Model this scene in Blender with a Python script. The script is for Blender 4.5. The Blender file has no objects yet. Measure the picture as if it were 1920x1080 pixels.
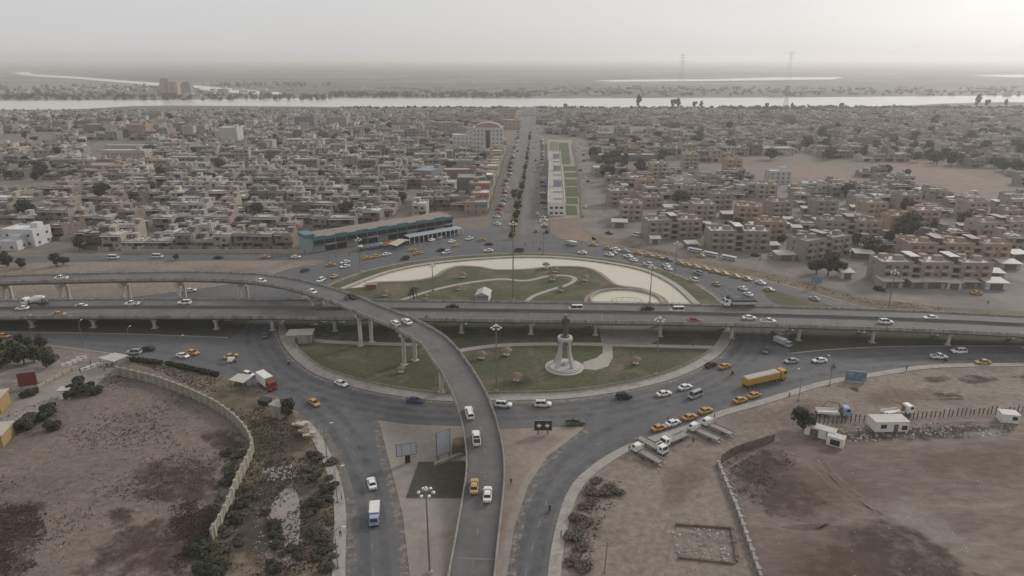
import bpy, math, random
from mathutils import Vector, Matrix, noise as mnoise
R = math.radians
rng = random.Random(964)
sc = bpy.context.scene
col = sc.collection

# ------------------------------------------------------------ camera, sky, sun, exposure
CAM_H, FPX, PITCH = 90.0, 1280.0, math.atan(432 / 1280.0)
cam_d = bpy.data.cameras.new('camera'); cam_d.lens = 24.0; cam_d.sensor_width = 36.0
cam_d.clip_start = 1.0; cam_d.clip_end = 150000.0
cam = bpy.data.objects.new('camera', cam_d); col.objects.link(cam)
cam.location = (0, 0, CAM_H); cam.rotation_euler = (math.pi / 2 - PITCH, 0, 0)
sc.camera = cam

SUN_EL, SUN_AZ = R(28), R(50)      # azimuth clockwise from +Y (view direction)
world = bpy.data.worlds.new('World'); sc.world = world; world.use_nodes = True
wn = world.node_tree.nodes; wl = world.node_tree.links
bg = wn['Background']
sky = wn.new('ShaderNodeTexSky'); sky.sky_type = 'NISHITA'; sky.sun_disc = False
sky.sun_elevation = SUN_EL; sky.sun_rotation = SUN_AZ
sky.altitude = 100; sky.air_density = 1.0; sky.dust_density = 3.0; sky.ozone_density = 1.0
hs = wn.new('ShaderNodeHueSaturation'); hs.inputs['Saturation'].default_value = 0.34
wl.new(sky.outputs[0], hs.inputs['Color'])
# a thin even veil of high cloud evens the clear-sky radiance out
veil = wn.new('ShaderNodeMix'); veil.data_type = 'RGBA'
veil.inputs[0].default_value = 0.80
veil.inputs[7].default_value = (4.5, 4.46, 4.5, 1)
vn = wn.new('ShaderNodeTexNoise'); vn.inputs['Scale'].default_value = 2.2; vn.inputs['Detail'].default_value = 4; vn.inputs['Roughness'].default_value = 0.55
vm = wn.new('ShaderNodeMapping'); vm.inputs['Scale'].default_value = (1, 1, 4); vt = wn.new('ShaderNodeTexCoord')
wl.new(vt.outputs['Generated'], vm.inputs[0]); wl.new(vm.outputs[0], vn.inputs['Vector'])
vr = wn.new('ShaderNodeMapRange'); vr.inputs['To Min'].default_value = 0.72; vr.inputs['To Max'].default_value = 0.95
wl.new(vn.outputs['Fac'], vr.inputs['Value']); wl.new(vr.outputs[0], veil.inputs[0])
wl.new(hs.outputs[0], veil.inputs[6]); wl.new(veil.outputs[2], bg.inputs['Color'])
bg.inputs['Strength'].default_value = 0.133

sun_d = bpy.data.lights.new('sun', 'SUN'); sun_d.energy = 1.5; sun_d.angle = R(10); sun_d.color = (1.0, 0.93, 0.84)
sun = bpy.data.objects.new('sun', sun_d); col.objects.link(sun)
_d = Vector((math.sin(SUN_AZ) * math.cos(SUN_EL), math.cos(SUN_AZ) * math.cos(SUN_EL), math.sin(SUN_EL)))
sun.rotation_euler = _d.to_track_quat('Z', 'Y').to_euler()
sun.location = (200, 200, 300)

vs = sc.view_settings
vs.view_transform = 'Standard'; vs.look = 'None'; vs.exposure = 0.17; vs.gamma = 1.0; vs.use_curve_mapping = False
sc.render.engine = 'CYCLES'
cy = sc.cycles
cy.max_bounces = 6; cy.diffuse_bounces = 2; cy.glossy_bounces = 2; cy.transmission_bounces = 2; cy.volume_bounces = 4
cy.transparent_max_bounces = 6; cy.use_denoising = True; cy.caustics_reflective = False; cy.caustics_refractive = False

# ------------------------------------------------------------ survey: photo pixel (1920x1080) -> point on the level z
def G(px, py, z=0.0):
    a = (px - 960) / FPX; b = (py - 540) / FPX
    dy = math.cos(PITCH) - b * math.sin(PITCH); dz = -math.sin(PITCH) - b * math.cos(PITCH)
    t = (CAM_H - z) / -dz
    return Vector((a * t, dy * t, z))
def GP(pts, z=0.0): return [G(x, y, z) for x, y in pts]
def spline(pts, n=8, closed=False):
    out = []; N = len(pts); last = N if closed else N - 1
    for i in range(last):
        if closed: p0, p1, p2, p3 = pts[(i-1) % N], pts[i], pts[(i+1) % N], pts[(i+2) % N]
        else: p0, p1, p2, p3 = pts[max(i-1, 0)], pts[i], pts[i+1], pts[min(i+2, N-1)]
        for k in range(n):
            t = k / n
            out.append(0.5 * ((2*p1) + (-p0+p2)*t + (2*p0-5*p1+4*p2-p3)*t*t + (-p0+3*p1-3*p2+p3)*t*t*t))
    if not closed: out.append(pts[-1].copy())
    return out
def resample(pts, step):
    out = [pts[0].copy()]; acc = 0.0
    for a, b in zip(pts, pts[1:]):
        L = (b - a).length
        if L < 1e-9: continue
        d = step - acc
        while d <= L:
            out.append(a.lerp(b, d / L)); d += step
        acc = L - (d - step)
    return out
def normals(pts, closed=False):
    ns = []; N = len(pts)
    for i in range(N):
        a = pts[(i-1) % N] if (closed or i > 0) else pts[i]
        b = pts[(i+1) % N] if (closed or i < N-1) else pts[i]
        d = Vector((b.x - a.x, b.y - a.y, 0))
        d = d.normalized() if d.length > 1e-9 else Vector((1, 0, 0))
        ns.append(Vector((-d.y, d.x, 0)))       # left of travel
    return ns
def offset(pts, o, closed=False):
    return [p + n * o for p, n in zip(pts, normals(pts, closed))]
def inside(x, y, poly):
    c = False; j = len(poly) - 1
    for i in range(len(poly)):
        xi, yi = poly[i][0], poly[i][1]; xj, yj = poly[j][0], poly[j][1]
        if (yi > y) != (yj > y) and x < (xj - xi) * (y - yi) / (yj - yi) + xi: c = not c
        j = i
    return c

# ------------------------------------------------------------ mesh builder
class MB:
    def __init__(s): s.v = []; s.f = []; s.m = []; s.c = []
    def add(s, vs, fs, m=0):
        o = len(s.v); s.v.extend([tuple(p) for p in vs])
        for f in fs: s.f.append(tuple(o + i for i in f)); s.m.append(m)
        return s
    def box(s, cx, cy, z0, sx, sy, sz, m=0, rz=0.0, taper=1.0, sides=True):
        hx, hy = sx / 2, sy / 2; c, n = math.cos(rz), math.sin(rz); vs = []
        for z, k in ((z0, 1.0), (z0 + sz, taper)):
            for x, y in ((-hx, -hy), (hx, -hy), (hx, hy), (-hx, hy)):
                x *= k; y *= k
                vs.append((cx + x*c - y*n, cy + x*n + y*c, z))
        return s.add(vs, [(3,2,1,0), (4,5,6,7), (0,1,5,4), (1,2,6,5), (2,3,7,6), (3,0,4,7)], m)
    def prism(s, pts, z0, z1, m=0, mtop=None):
        n = len(pts)
        vs = [(p[0], p[1], z0) for p in pts] + [(p[0], p[1], z1) for p in pts]
        area = sum(pts[i][0]*pts[(i+1) % n][1] - pts[(i+1) % n][0]*pts[i][1] for i in range(n))
        top = tuple(range(n, 2*n)); fs = [(i, (i+1) % n, n + (i+1) % n, n + i) for i in range(n)]
        if area < 0: top = top[::-1]; fs = [f[::-1] for f in fs]
        s.add(vs, fs, m); o = len(s.v) - 2*n
        s.f.append(tuple(o + i for i in top)); s.m.append(m if mtop is None else mtop)
        return s
    def sheet(s, pts, z, m=0):
        n = len(pts); area = sum(pts[i][0]*pts[(i+1) % n][1] - pts[(i+1) % n][0]*pts[i][1] for i in range(n))
        f = tuple(range(n)); f = f if area > 0 else f[::-1]
        return s.add([(p[0], p[1], z) for p in pts], [f], m)
    def ribbon(s, L, Rr, m=0):
        n = len(L); vs = list(L) + list(Rr)
        return s.add(vs, [(n+i, n+i+1, i+1, i) for i in range(n-1)], m)
    def sweep(s, path, prof, m=0, closed_prof=True, closed=False):
        ns = normals(path, closed); k = len(prof); vs = []
        for p, n in zip(path, ns):
            for o, dz in prof: vs.append((p.x + n.x*o, p.y + n.y*o, p.z + dz))
        fs = []; N = len(path)
        for i in range(N if closed else N-1):
            j = (i+1) % N
            for q in range(k if closed_prof else k-1):
                r = (q+1) % k
                fs.append((i*k+q, i*k+r, j*k+r, j*k+q))
        if closed_prof and not closed:
            fs.append(tuple(range(k))[::-1]); fs.append(tuple(range((N-1)*k, N*k)))
        return s.add(vs, fs, m)
    def tube(s, p0, p1, r0, r1=None, n=8, m=0, cap=True):
        r1 = r0 if r1 is None else r1
        p0 = Vector(p0); p1 = Vector(p1); d = (p1 - p0).normalized()
        u = d.orthogonal().normalized(); w = d.cross(u); vs = []
        for p, r in ((p0, r0), (p1, r1)):
            for i in range(n):
                a = 2*math.pi*i/n; vs.append(p + (u*math.cos(a) + w*math.sin(a))*r)
        fs = [(i, (i+1) % n, n+(i+1) % n, n+i) for i in range(n)]
        if cap: fs += [tuple(range(n))[::-1], tuple(range(n, 2*n))]
        return s.add(vs, fs, m)
    def loft(s, rings, m=0, cap=True):
        k = len(rings[0]); vs = [p for r in rings for p in r]; fs = []
        for i in range(len(rings)-1):
            for q in range(k):
                r = (q+1) % k; fs.append((i*k+q, i*k+r, (i+1)*k+r, (i+1)*k+q))
        if cap: fs += [tuple(range(k))[::-1], tuple(range((len(rings)-1)*k, len(rings)*k))]
        return s.add(vs, fs, m)
    def lathe(s, prof, n=16, m=0, cx=0, cy=0):
        rings = [[(cx + r*math.cos(2*math.pi*i/n), cy + r*math.sin(2*math.pi*i/n), z) for i in range(n)] for r, z in prof]
        return s.loft(rings, m)
    def mesh(s, name, mats, smooth=False, cols=None):
        me = bpy.data.meshes.new(name); me.from_pydata(s.v, [], s.f)
        for m in (mats if isinstance(mats, (list, tuple)) else [mats]): me.materials.append(m)
        if any(s.m): me.polygons.foreach_set('material_index', s.m)
        if smooth: me.polygons.foreach_set('use_smooth', [True]*len(s.f))
        if s.c:
            at = me.color_attributes.new('tint', 'FLOAT_COLOR', 'CORNER'); buf = []
            for f, c in zip(s.f, s.c): buf.extend([c[0], c[1], c[2], 1.0] * len(f))
            at.data.foreach_set('color', buf)
        me.update(); return me
    def build(s, name, mats, parent=None, smooth=False, loc=None):
        return link(name, s.mesh(name, mats, smooth), parent, loc)
def link(name, me, parent=None, loc=None, rz=0.0, color=None):
    o = bpy.data.objects.new(name, me); col.objects.link(o)
    if parent is not None: o.parent = parent
    if loc is not None: o.location = loc
    if rz: o.rotation_euler[2] = rz
    if color is not None: o.color = (*color, 1.0)
    return o
def tag(o, label, cat, group=None):
    o['label'] = label; o['category'] = cat
    if group: o['group'] = group
    return o
def thing(name, label, cat, loc=(0, 0, 0), rz=0.0, group=None):
    o = bpy.data.objects.new(name, None); col.objects.link(o); o.location = loc; o.rotation_euler[2] = rz
    o.empty_display_size = 0.1
    return tag(o, label, cat, group)
def structure(o, kind='structure'): o['kind'] = kind; return o
class Kit:
    """One kind of thing: its parts as shared meshes, placed as often as needed."""
    def __init__(s, name, cat): s.name = name; s.cat = cat; s.parts = []
    def part(s, name, mb, mats, tint=False, loc=(0, 0, 0), rz=0.0, under=None, smooth=False, mesh=None):
        s.parts.append((name, mesh or mb.mesh(name, mats, smooth), tint, loc, rz, under)); return len(s.parts) - 1
    def place(s, label, loc, rz=0.0, color=None, group=None, scale=None, detail=True):
        t = thing(s.name, label, s.cat, loc, rz, group)
        if scale: t.scale = scale if isinstance(scale, tuple) else (scale,)*3
        made = []
        for name, me, tint, l, r, under in s.parts:
            made.append(link(name, me, t if under is None else made[under], l, r, color if tint else None))
            if name == 'roof_clutter': made[-1]['kind'] = 'stuff'
        return t

# ------------------------------------------------------------ procedural materials
def _mat(name):
    m = bpy.data.materials.new(name); m.use_nodes = True
    return m, m.node_tree.nodes, m.node_tree.links, m.node_tree.nodes['Principled BSDF']
def mat(name, c, rough=0.8, var=0.12, scale=1.0, world=False, tint=False, bump=0.0, bscale=None, metal=0.0, spec=0.5, second=None, scale2=0.03, amt2=0.5, stretch=None, soft2=0.12, detail=6.0, attr=False, dirt=0.0):
    m, n, l, b = _mat(name)
    b.inputs['Roughness'].default_value = rough; b.inputs['Metallic'].default_value = metal
    b.inputs['Specular IOR Level'].default_value = spec
    if world: co = n.new('ShaderNodeNewGeometry').outputs['Position']
    else: co = n.new('ShaderNodeTexCoord').outputs['Object']
    if stretch:
        mp = n.new('ShaderNodeMapping'); mp.inputs['Scale'].default_value = stretch; l.new(co, mp.inputs[0]); co = mp.outputs[0]
    nz = n.new('ShaderNodeTexNoise'); nz.inputs['Scale'].default_value = scale; nz.inputs['Detail'].default_value = detail; nz.inputs['Roughness'].default_value = 0.65
    l.new(co, nz.inputs['Vector'])
    base = None
    if tint or attr:
        if attr: oi = n.new('ShaderNodeVertexColor'); oi.layer_name = 'tint'
        else: oi = n.new('ShaderNodeObjectInfo')
        base = oi.outputs['Color']
    if second:
        n2 = n.new('ShaderNodeTexNoise'); n2.inputs['Scale'].default_value = scale2; n2.inputs['Detail'].default_value = 7; n2.inputs['Roughness'].default_value = 0.6; n2.inputs['Distortion'].default_value = 0.6
        l.new(co, n2.inputs['Vector'])
        mr = n.new('ShaderNodeMapRange'); mr.inputs['From Min'].default_value = amt2 - soft2; mr.inputs['From Max'].default_value = amt2 + soft2
        l.new(n2.outputs['Fac'], mr.inputs['Value'])
        mx = n.new('ShaderNodeMix'); mx.data_type = 'RGBA'; mx.inputs[6].default_value = (*c, 1); mx.inputs[7].default_value = (*second, 1)
        l.new(mr.outputs[0], mx.inputs[0]); base = mx.outputs[2]
    mr = n.new('ShaderNodeMapRange'); mr.inputs['From Min'].default_value = 0.28; mr.inputs['From Max'].default_value = 0.72
    mr.inputs['To Min'].default_value = 1 - var; mr.inputs['To Max'].default_value = 1 + var
    l.new(nz.outputs['Fac'], mr.inputs['Value'])
    mul = n.new('ShaderNodeMix'); mul.data_type = 'RGBA'; mul.blend_type = 'MULTIPLY'; mul.inputs[0].default_value = 1.0
    if base is None: mul.inputs[6].default_value = (*c, 1)
    else: l.new(base, mul.inputs[6])
    l.new(mr.outputs[0], mul.inputs[7])
    out = mul.outputs[2]
    if dirt:
        n3 = n.new('ShaderNodeTexNoise'); n3.inputs['Scale'].default_value = scale * 3.1; n3.inputs['Detail'].default_value = 4; l.new(co, n3.inputs['Vector'])
        m3 = n.new('ShaderNodeMapRange'); m3.inputs['From Min'].default_value = 0.5; m3.inputs['From Max'].default_value = 0.75; m3.inputs['To Max'].default_value = dirt
        l.new(n3.outputs['Fac'], m3.inputs['Value'])
        md = n.new('ShaderNodeMix'); md.data_type = 'RGBA'; md.inputs[7].default_value = (0.16, 0.13, 0.10, 1)
        l.new(m3.outputs[0], md.inputs[0]); l.new(out, md.inputs[6]); out = md.outputs[2]
    l.new(out, b.inputs['Base Color'])
    if bump:
        bp = n.new('ShaderNodeBump'); bp.inputs['Strength'].default_value = bump; bp.inputs['Distance'].default_value = 0.2
        nb = n.new('ShaderNodeTexNoise'); nb.inputs['Scale'].default_value = bscale or scale * 3; nb.inputs['Detail'].default_value = 5; l.new(co, nb.inputs['Vector'])
        l.new(nb.outputs['Fac'], bp.inputs['Height']); l.new(bp.outputs[0], b.inputs['Normal'])
    return m
def ds(c, k=.35):
    g_ = .3*c[0] + .55*c[1] + .15*c[2]; return tuple(v*(1-k) + g_*k for v in c)
def leafmat(name, c1, c2):
    m, n, l, b = _mat(name)
    g = n.new('ShaderNodeNewGeometry'); oi = n.new('ShaderNodeObjectInfo')
    ad = n.new('ShaderNodeMath'); ad.operation = 'ADD'; l.new(g.outputs['Random Per Island'], ad.inputs[0])
    sc_ = n.new('ShaderNodeMath'); sc_.operation = 'MULTIPLY'; sc_.inputs[1].default_value = 0.6; l.new(oi.outputs['Random'], sc_.inputs[0])
    l.new(sc_.outputs[0], ad.inputs[1])
    dv = n.new('ShaderNodeMath'); dv.operation = 'MULTIPLY'; dv.inputs[1].default_value = 0.62; l.new(ad.outputs[0], dv.inputs[0])
    mx = n.new('ShaderNodeMix'); mx.data_type = 'RGBA'; mx.inputs[6].default_value = (*c1, 1); mx.inputs[7].default_value = (*c2, 1)
    l.new(dv.outputs[0], mx.inputs[0]); l.new(mx.outputs[2], b.inputs['Base Color'])
    b.inputs['Roughness'].default_value = 0.75; b.inputs['Specular IOR Level'].default_value = 0.2
    return m
def wearmat(name, c, lo, hi, scale, stretch=(1, 1, 1), most=.8):
    m, n, l, b = _mat(name); b.inputs['Base Color'].default_value = (*c, 1); b.inputs['Roughness'].default_value = .85
    co = n.new('ShaderNodeNewGeometry').outputs['Position']; nz = n.new('ShaderNodeTexNoise'); nz.inputs['Scale'].default_value = scale; nz.inputs['Detail'].default_value = 8; nz.inputs['Roughness'].default_value = .7
    l.new(co, nz.inputs['Vector']); mr = n.new('ShaderNodeMapRange'); mr.inputs['From Min'].default_value = lo; mr.inputs['From Max'].default_value = hi; mr.inputs['To Max'].default_value = most; l.new(nz.outputs['Fac'], mr.inputs['Value'])
    l.new(mr.outputs[0], b.inputs['Alpha']); return m
def stainmat(name, c, scale, most=.9, edge=.10):
    m, n, l, b = _mat(name); b.inputs['Base Color'].default_value = (*c, 1); b.inputs['Roughness'].default_value = .95; b.inputs['Specular IOR Level'].default_value = .1
    co = n.new('ShaderNodeNewGeometry').outputs['Position']; nz = n.new('ShaderNodeTexNoise'); nz.inputs['Scale'].default_value = scale; nz.inputs['Detail'].default_value = 9; nz.inputs['Roughness'].default_value = .68; l.new(co, nz.inputs['Vector'])
    vc = n.new('ShaderNodeVertexColor'); vc.layer_name = 'tint'; ml = n.new('ShaderNodeMath'); ml.operation = 'MULTIPLY_ADD'; ml.inputs[1].default_value = .62; ml.inputs[2].default_value = -.31; l.new(vc.outputs[0], ml.inputs[0])
    ad = n.new('ShaderNodeMath'); ad.operation = 'ADD'; l.new(nz.outputs['Fac'], ad.inputs[0]); l.new(ml.outputs[0], ad.inputs[1])
    mr = n.new('ShaderNodeMapRange'); mr.inputs['From Min'].default_value = .5 - edge; mr.inputs['From Max'].default_value = .5 + edge*1.6; mr.inputs['To Max'].default_value = most; l.new(ad.outputs[0], mr.inputs['Value']); l.new(mr.outputs[0], b.inputs['Alpha'])
    mx = n.new('ShaderNodeMix'); mx.data_type = 'RGBA'; mx.inputs[6].default_value = (*[v*.75 for v in c], 1); mx.inputs[7].default_value = (*[v*1.3 for v in c], 1)
    n2 = n.new('ShaderNodeTexNoise'); n2.inputs['Scale'].default_value = scale*6; n2.inputs['Detail'].default_value = 5; l.new(co, n2.inputs['Vector']); l.new(n2.outputs['Fac'], mx.inputs[0]); l.new(mx.outputs[2], b.inputs['Base Color'])
    return m
MT = {}
MT['asphalt'] = mat('asphalt', (0.090, 0.092, 0.100), 0.82, 0.18, 0.3, world=True, second=(0.112, 0.109, 0.108), scale2=0.05, amt2=0.55, soft2=0.1, detail=9.0, bump=0.12, bscale=6)
MT['asphalt_old'] = mat('asphalt_old', (0.13, 0.122, 0.115), 0.9, 0.18, 0.25, world=True, second=(0.20, 0.175, 0.15), scale2=0.05, amt2=0.52)
MT['deck'] = mat('deck_asphalt', (0.105, 0.102, 0.103), 0.82, 0.14, 0.5, world=True, second=(0.145, 0.138, 0.132), scale2=0.08, amt2=0.55)
MT['concrete'] = mat('concrete', (0.31, 0.292, 0.265), 0.85, 0.3, 1.0, world=True, second=(0.17, 0.155, 0.14), scale2=0.5, amt2=0.56, soft2=0.09, stretch=(1, 1, .22), detail=8.0)
MT['pier'] = mat('pier_concrete', (0.50, 0.48, 0.45), 0.85, 0.2, 0.9, world=True, second=(.34, .31, .28), scale2=.6, amt2=.57, stretch=(1, 1, .2))
MT['kerb'] = mat('kerb_stone', (0.31, 0.29, 0.265), 0.88, 0.2, 1.2, world=True, second=(0.22, 0.205, 0.19), scale2=0.3, amt2=0.57)
MT['paving'] = mat('paving', (0.25, 0.225, 0.20), 0.9, 0.16, 0.6, world=True, second=(0.20, 0.17, 0.15), scale2=0.09, amt2=0.55)
MT['paving_pink'] = mat('paving_pink', (0.25, 0.205, 0.175), 0.9, 0.18, 0.5, world=True, second=(0.20, 0.165, 0.14), scale2=0.08, amt2=0.52)
MT['path'] = mat('garden_path', (0.33, 0.305, 0.27), 0.9, 0.14, 0.8, world=True)
MT['grass'] = mat('lawn', (0.060, 0.066, 0.029), 0.95, 0.4, 0.6, world=True, second=(0.125, 0.10, 0.068), scale2=0.075, amt2=0.575, soft2=0.09, detail=9.0, bump=0.5, bscale=3)
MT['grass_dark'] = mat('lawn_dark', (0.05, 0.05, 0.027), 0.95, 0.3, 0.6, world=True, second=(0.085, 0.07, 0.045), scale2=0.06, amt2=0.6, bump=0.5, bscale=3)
MT['lush'] = mat('watered_lawn', (0.05, 0.075, 0.024), 0.95, 0.3, 0.3, world=True, second=(.08, .08, .04), scale2=.08, amt2=.6)
MT['boulevard'] = mat('dusty_asphalt', (0.145, 0.14, 0.135), 0.9, 0.2, 0.2, world=True, second=(.105, .102, .10), scale2=.06, amt2=.52, stretch=(3, .6, 1))
MT['verge'] = mat('verge', (0.10, 0.085, 0.052), 0.95, 0.3, 0.4, world=True, second=(0.165, 0.13, 0.095), scale2=0.06, amt2=0.5, bump=0.4, bscale=2)
MT['dirt'] = mat('bare_dirt', (0.205, 0.172, 0.143), 0.95, 0.34, 0.6, world=True, second=(0.145, 0.118, 0.097), scale2=0.05, amt2=0.57, soft2=0.1, bump=0.8, bscale=1.2, detail=9.0)
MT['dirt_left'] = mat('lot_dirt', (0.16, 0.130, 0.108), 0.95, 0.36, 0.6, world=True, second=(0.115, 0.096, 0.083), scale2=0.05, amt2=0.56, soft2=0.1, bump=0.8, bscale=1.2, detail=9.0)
MT['dirt_dark'] = mat('dark_dirt', (0.142, 0.110, 0.091), 0.95, 0.38, 0.4, world=True, second=(0.205, 0.172, 0.145), scale2=0.035, amt2=0.56, soft2=0.1, bump=0.8, bscale=1.0, detail=9.0, stretch=(.6, 1.3, 1))
MT['dirt_red'] = mat('red_field', (0.20, 0.148, 0.118), 0.95, 0.2, 0.1, world=True, second=(0.165, 0.13, 0.105), scale2=0.012, amt2=0.5)
MT['ground'] = mat('ground_soil', (0.175, 0.152, 0.13), 0.95, 0.28, 0.12, world=True, second=(0.13, 0.108, 0.085), scale2=0.008, amt2=0.5, soft2=0.2)
MT['white_paint'] = mat('road_paint', (0.62, 0.61, 0.57), 0.8, 0.35, 0.7, world=True)
MT['lane_paint'] = mat('worn_road_paint', (0.22, 0.215, 0.205), 0.85, 0.4, 0.5, world=True)
# ------------------------------------------------------------ the land
MT['pale_dust'] = mat('pale_dust', (0.225, 0.20, 0.175), 0.95, 0.35, 0.35, world=True, second=(.16, .13, .11), scale2=.12, amt2=.5, soft2=.12, detail=9.0)
MT['track'] = mat('wheel_track_dust', (0.22, 0.185, 0.155), 0.95, 0.3, .6, world=True, second=(.16, .13, .105), scale2=.2, amt2=.5)
def flat(name, pts, z, m, smooth_n=0):
    if smooth_n: pts = spline(pts, smooth_n, True)
    return structure(MB().sheet(pts, z).build(name, MT[m]))
def island(name, pts, m, h=0.14, smooth_n=0, kerb='kerb'):
    if smooth_n: pts = spline(pts, smooth_n, True)
    return structure(MB().prism(pts, 0.0, h, 0, 1).build(name, [MT[kerb], MT[m]]))

g = MB(); g.sheet([(-70000, -3000), (70000, -3000), (70000, 90000), (-70000, 90000)], 0.0)
structure(g.build('ground', MT['ground']))

# farmland beyond the river: a patchwork of fields
def field_mat():
    m, n, l, b = _mat('farmland')
    co = n.new('ShaderNodeNewGeometry').outputs['Position']
    mp = n.new('ShaderNodeMapping'); mp.inputs['Scale'].default_value = (0.0011, 0.0021, 0); mp.inputs['Rotation'].default_value = (0, 0, 0.25); l.new(co, mp.inputs[0])
    v = n.new('ShaderNodeTexVoronoi'); v.distance = 'CHEBYCHEV'; v.inputs['Scale'].default_value = 1.6; l.new(mp.outputs[0], v.inputs['Vector'])
    rp = n.new('ShaderNodeValToRGB'); rp.color_ramp.interpolation = 'CONSTANT'
    e = rp.color_ramp.elements; e[0].color = (0.10, 0.096, 0.08, 1); e[1].position = 0.3; e[1].color = (0.15, 0.13, 0.105, 1)
    for p, c in ((0.5, (0.075, 0.076, 0.064, 1)), (0.66, (0.17, 0.15, 0.125, 1)), (0.83, (0.085, 0.081, 0.07, 1))):
        q = e.new(p); q.color = c
    sp = n.new('ShaderNodeSeparateColor'); l.new(v.outputs['Color'], sp.inputs[0]); l.new(sp.outputs[0], rp.inputs[0])
    nz = n.new('ShaderNodeTexNoise'); nz.inputs['Scale'].default_value = 0.012; nz.inputs['Detail'].default_value = 9; l.new(co, nz.inputs['Vector'])
    mr = n.new('ShaderNodeMapRange'); mr.inputs['From Min'].default_value = 0.3; mr.inputs['From Max'].default_value = 0.7; mr.inputs['To Min'].default_value = 0.55; mr.inputs['To Max'].default_value = 1.4
    l.new(nz.outputs['Fac'], mr.inputs[0])
    mx = n.new('ShaderNodeMix'); mx.data_type = 'RGBA'; mx.blend_type = 'MULTIPLY'; mx.inputs[0].default_value = 1
    l.new(rp.outputs[0], mx.inputs[6]); l.new(mr.outputs[0], mx.inputs[7]); l.new(mx.outputs[2], b.inputs['Base Color']); b.inputs['Roughness'].default_value = 0.95
    return m
MT['farmland'] = field_mat()
far_bank = GP([(-200, 189), (0, 189), (300, 188), (600, 184), (960, 185), (1300, 184), (1500, 183), (1700, 181), (1920, 179), (2150, 178)])
flat('farmland', far_bank + [Vector((60000, 6000, 0)), Vector((60000, 80000, 0)), Vector((-60000, 80000, 0)), Vector((-60000, 6000, 0))], 0.15, 'farmland')

def water_mat(name, c, rough, bump=0.0):
    m, n, l, b = _mat(name)
    b.inputs['Base Color'].default_value = (*c, 1); b.inputs['Roughness'].default_value = rough; b.inputs['IOR'].default_value = 1.33
    co = n.new('ShaderNodeNewGeometry').outputs['Position']
    nz = n.new('ShaderNodeTexNoise'); nz.inputs['Scale'].default_value = 0.02; nz.inputs['Detail'].default_value = 5; l.new(co, nz.inputs[0])
    mx = n.new('ShaderNodeMix'); mx.data_type = 'RGBA'; mx.inputs[6].default_value = tuple(v*0.85 for v in c) + (1,); mx.inputs[7].default_value = tuple(min(1, v*1.12) for v in c) + (1,)
    l.new(nz.outputs['Fac'], mx.inputs[0]); l.new(mx.outputs[2], b.inputs['Base Color'])
    if bump:
        nb = n.new('ShaderNodeTexNoise'); nb.inputs['Scale'].default_value = 0.7; nb.inputs['Detail'].default_value = 3; l.new(co, nb.inputs[0])
        bp = n.new('ShaderNodeBump'); bp.inputs['Strength'].default_value = bump; bp.inputs['Distance'].default_value = 0.1; l.new(nb.outputs['Fac'], bp.inputs['Height']); l.new(bp.outputs[0], b.inputs['Normal'])
    return m
MT['river'] = water_mat('river_water', (0.46, 0.45, 0.42), 0.2)
MT['pool'] = water_mat('pool_water', (0.50, 0.47, 0.37), 0.06)
near_bank = GP([(2150, 186), (1920, 192), (1860, 192), (1760, 195), (1690, 199), (1560, 201), (1450, 201), (1300, 202), (1100, 202), (960, 201), (800, 201), (560, 201), (330, 199), (250, 200), (150, 206), (60, 208), (-60, 207), (-300, 206)])
structure(MB().sheet([p for p in far_bank] + near_bank, 0.3).build('river', MT['river']))
flat('mud_bank', GP([(100, 207), (170, 204), (250, 199.2), (330, 198.4), (480, 199.5), (620, 200.6), (620, 204), (420, 204), (250, 205)]), 0.5, 'verge')
for nm, pts in (('river_bend', [(20, 137), (55, 134), (60, 139), (140, 143.5), (260, 153), (380, 161), (470, 169), (528, 173.5), (528, 177.5), (460, 177), (380, 168.5), (250, 157), (150, 148.5), (60, 143)]),
                ('pond', [(1110, 151), (1200, 149.2), (1330, 148.8), (1450, 145), (1585, 145), (1560, 149), (1450, 150.5), (1300, 152.5), (1150, 153.5)]),
                ('pond', [(1815, 141.5), (1930, 140), (2000, 141), (2000, 145), (1890, 144.5)]),
                ('pond', [(1788, 107 + 1.5), (1830, 108 + 0.6), (1840, 110.2), (1800, 110.4)])):
    structure(MB().sheet(GP(pts), 0.4).build(nm, MT['river']))

# ------------------------------------------------------------ dirt lots and verges
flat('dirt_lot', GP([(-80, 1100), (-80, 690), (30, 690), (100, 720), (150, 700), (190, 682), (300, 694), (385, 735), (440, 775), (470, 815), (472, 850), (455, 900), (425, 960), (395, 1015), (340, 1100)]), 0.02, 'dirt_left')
flat('scrub_ground', GP([(340, 1100), (395, 1015), (425, 960), (455, 900), (472, 850), (470, 815), (440, 775), (385, 735), (300, 694), (215, 672), (240, 667), (411, 702), (430, 710), (500, 738), (552, 776), (590, 806), (612, 850), (629, 910), (632, 1100)]), 0.025, 'verge')
flat('yard', GP([(-80, 720), (-80, 655), (90, 668), (150, 690), (95, 715)]), 0.03, 'paving')
flat('dirt_track', GP([(150, 690), (215, 690), (165, 735), (70, 775), (-80, 830), (-80, 780), (60, 735)]), 0.035, 'paving')
flat('roadside_dirt', GP([(-80, 656), (-80, 640), (60, 647), (150, 656), (238, 670), (190, 684), (90, 668)]), 0.03, 'dirt')
flat('dirt_yard', GP([(2000, 684), (1919, 688), (1750, 691), (1625, 708), (1535, 724), (1429, 756), (1344, 780), (1290, 806), (1180, 840), (1115, 880), (1080, 920), (1060, 985), (1048, 1100), (2000, 1100)]), 0.02, 'dirt')
flat('dark_yard', GP([(2000, 790), (1800, 790), (1700, 800), (1560, 812), (1470, 832), (1450, 826), (1400, 838), (1350, 862), (1350, 890), (1375, 950), (1400, 1020), (1425, 1100), (2000, 1100)]), 0.035, 'dirt_dark')
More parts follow.
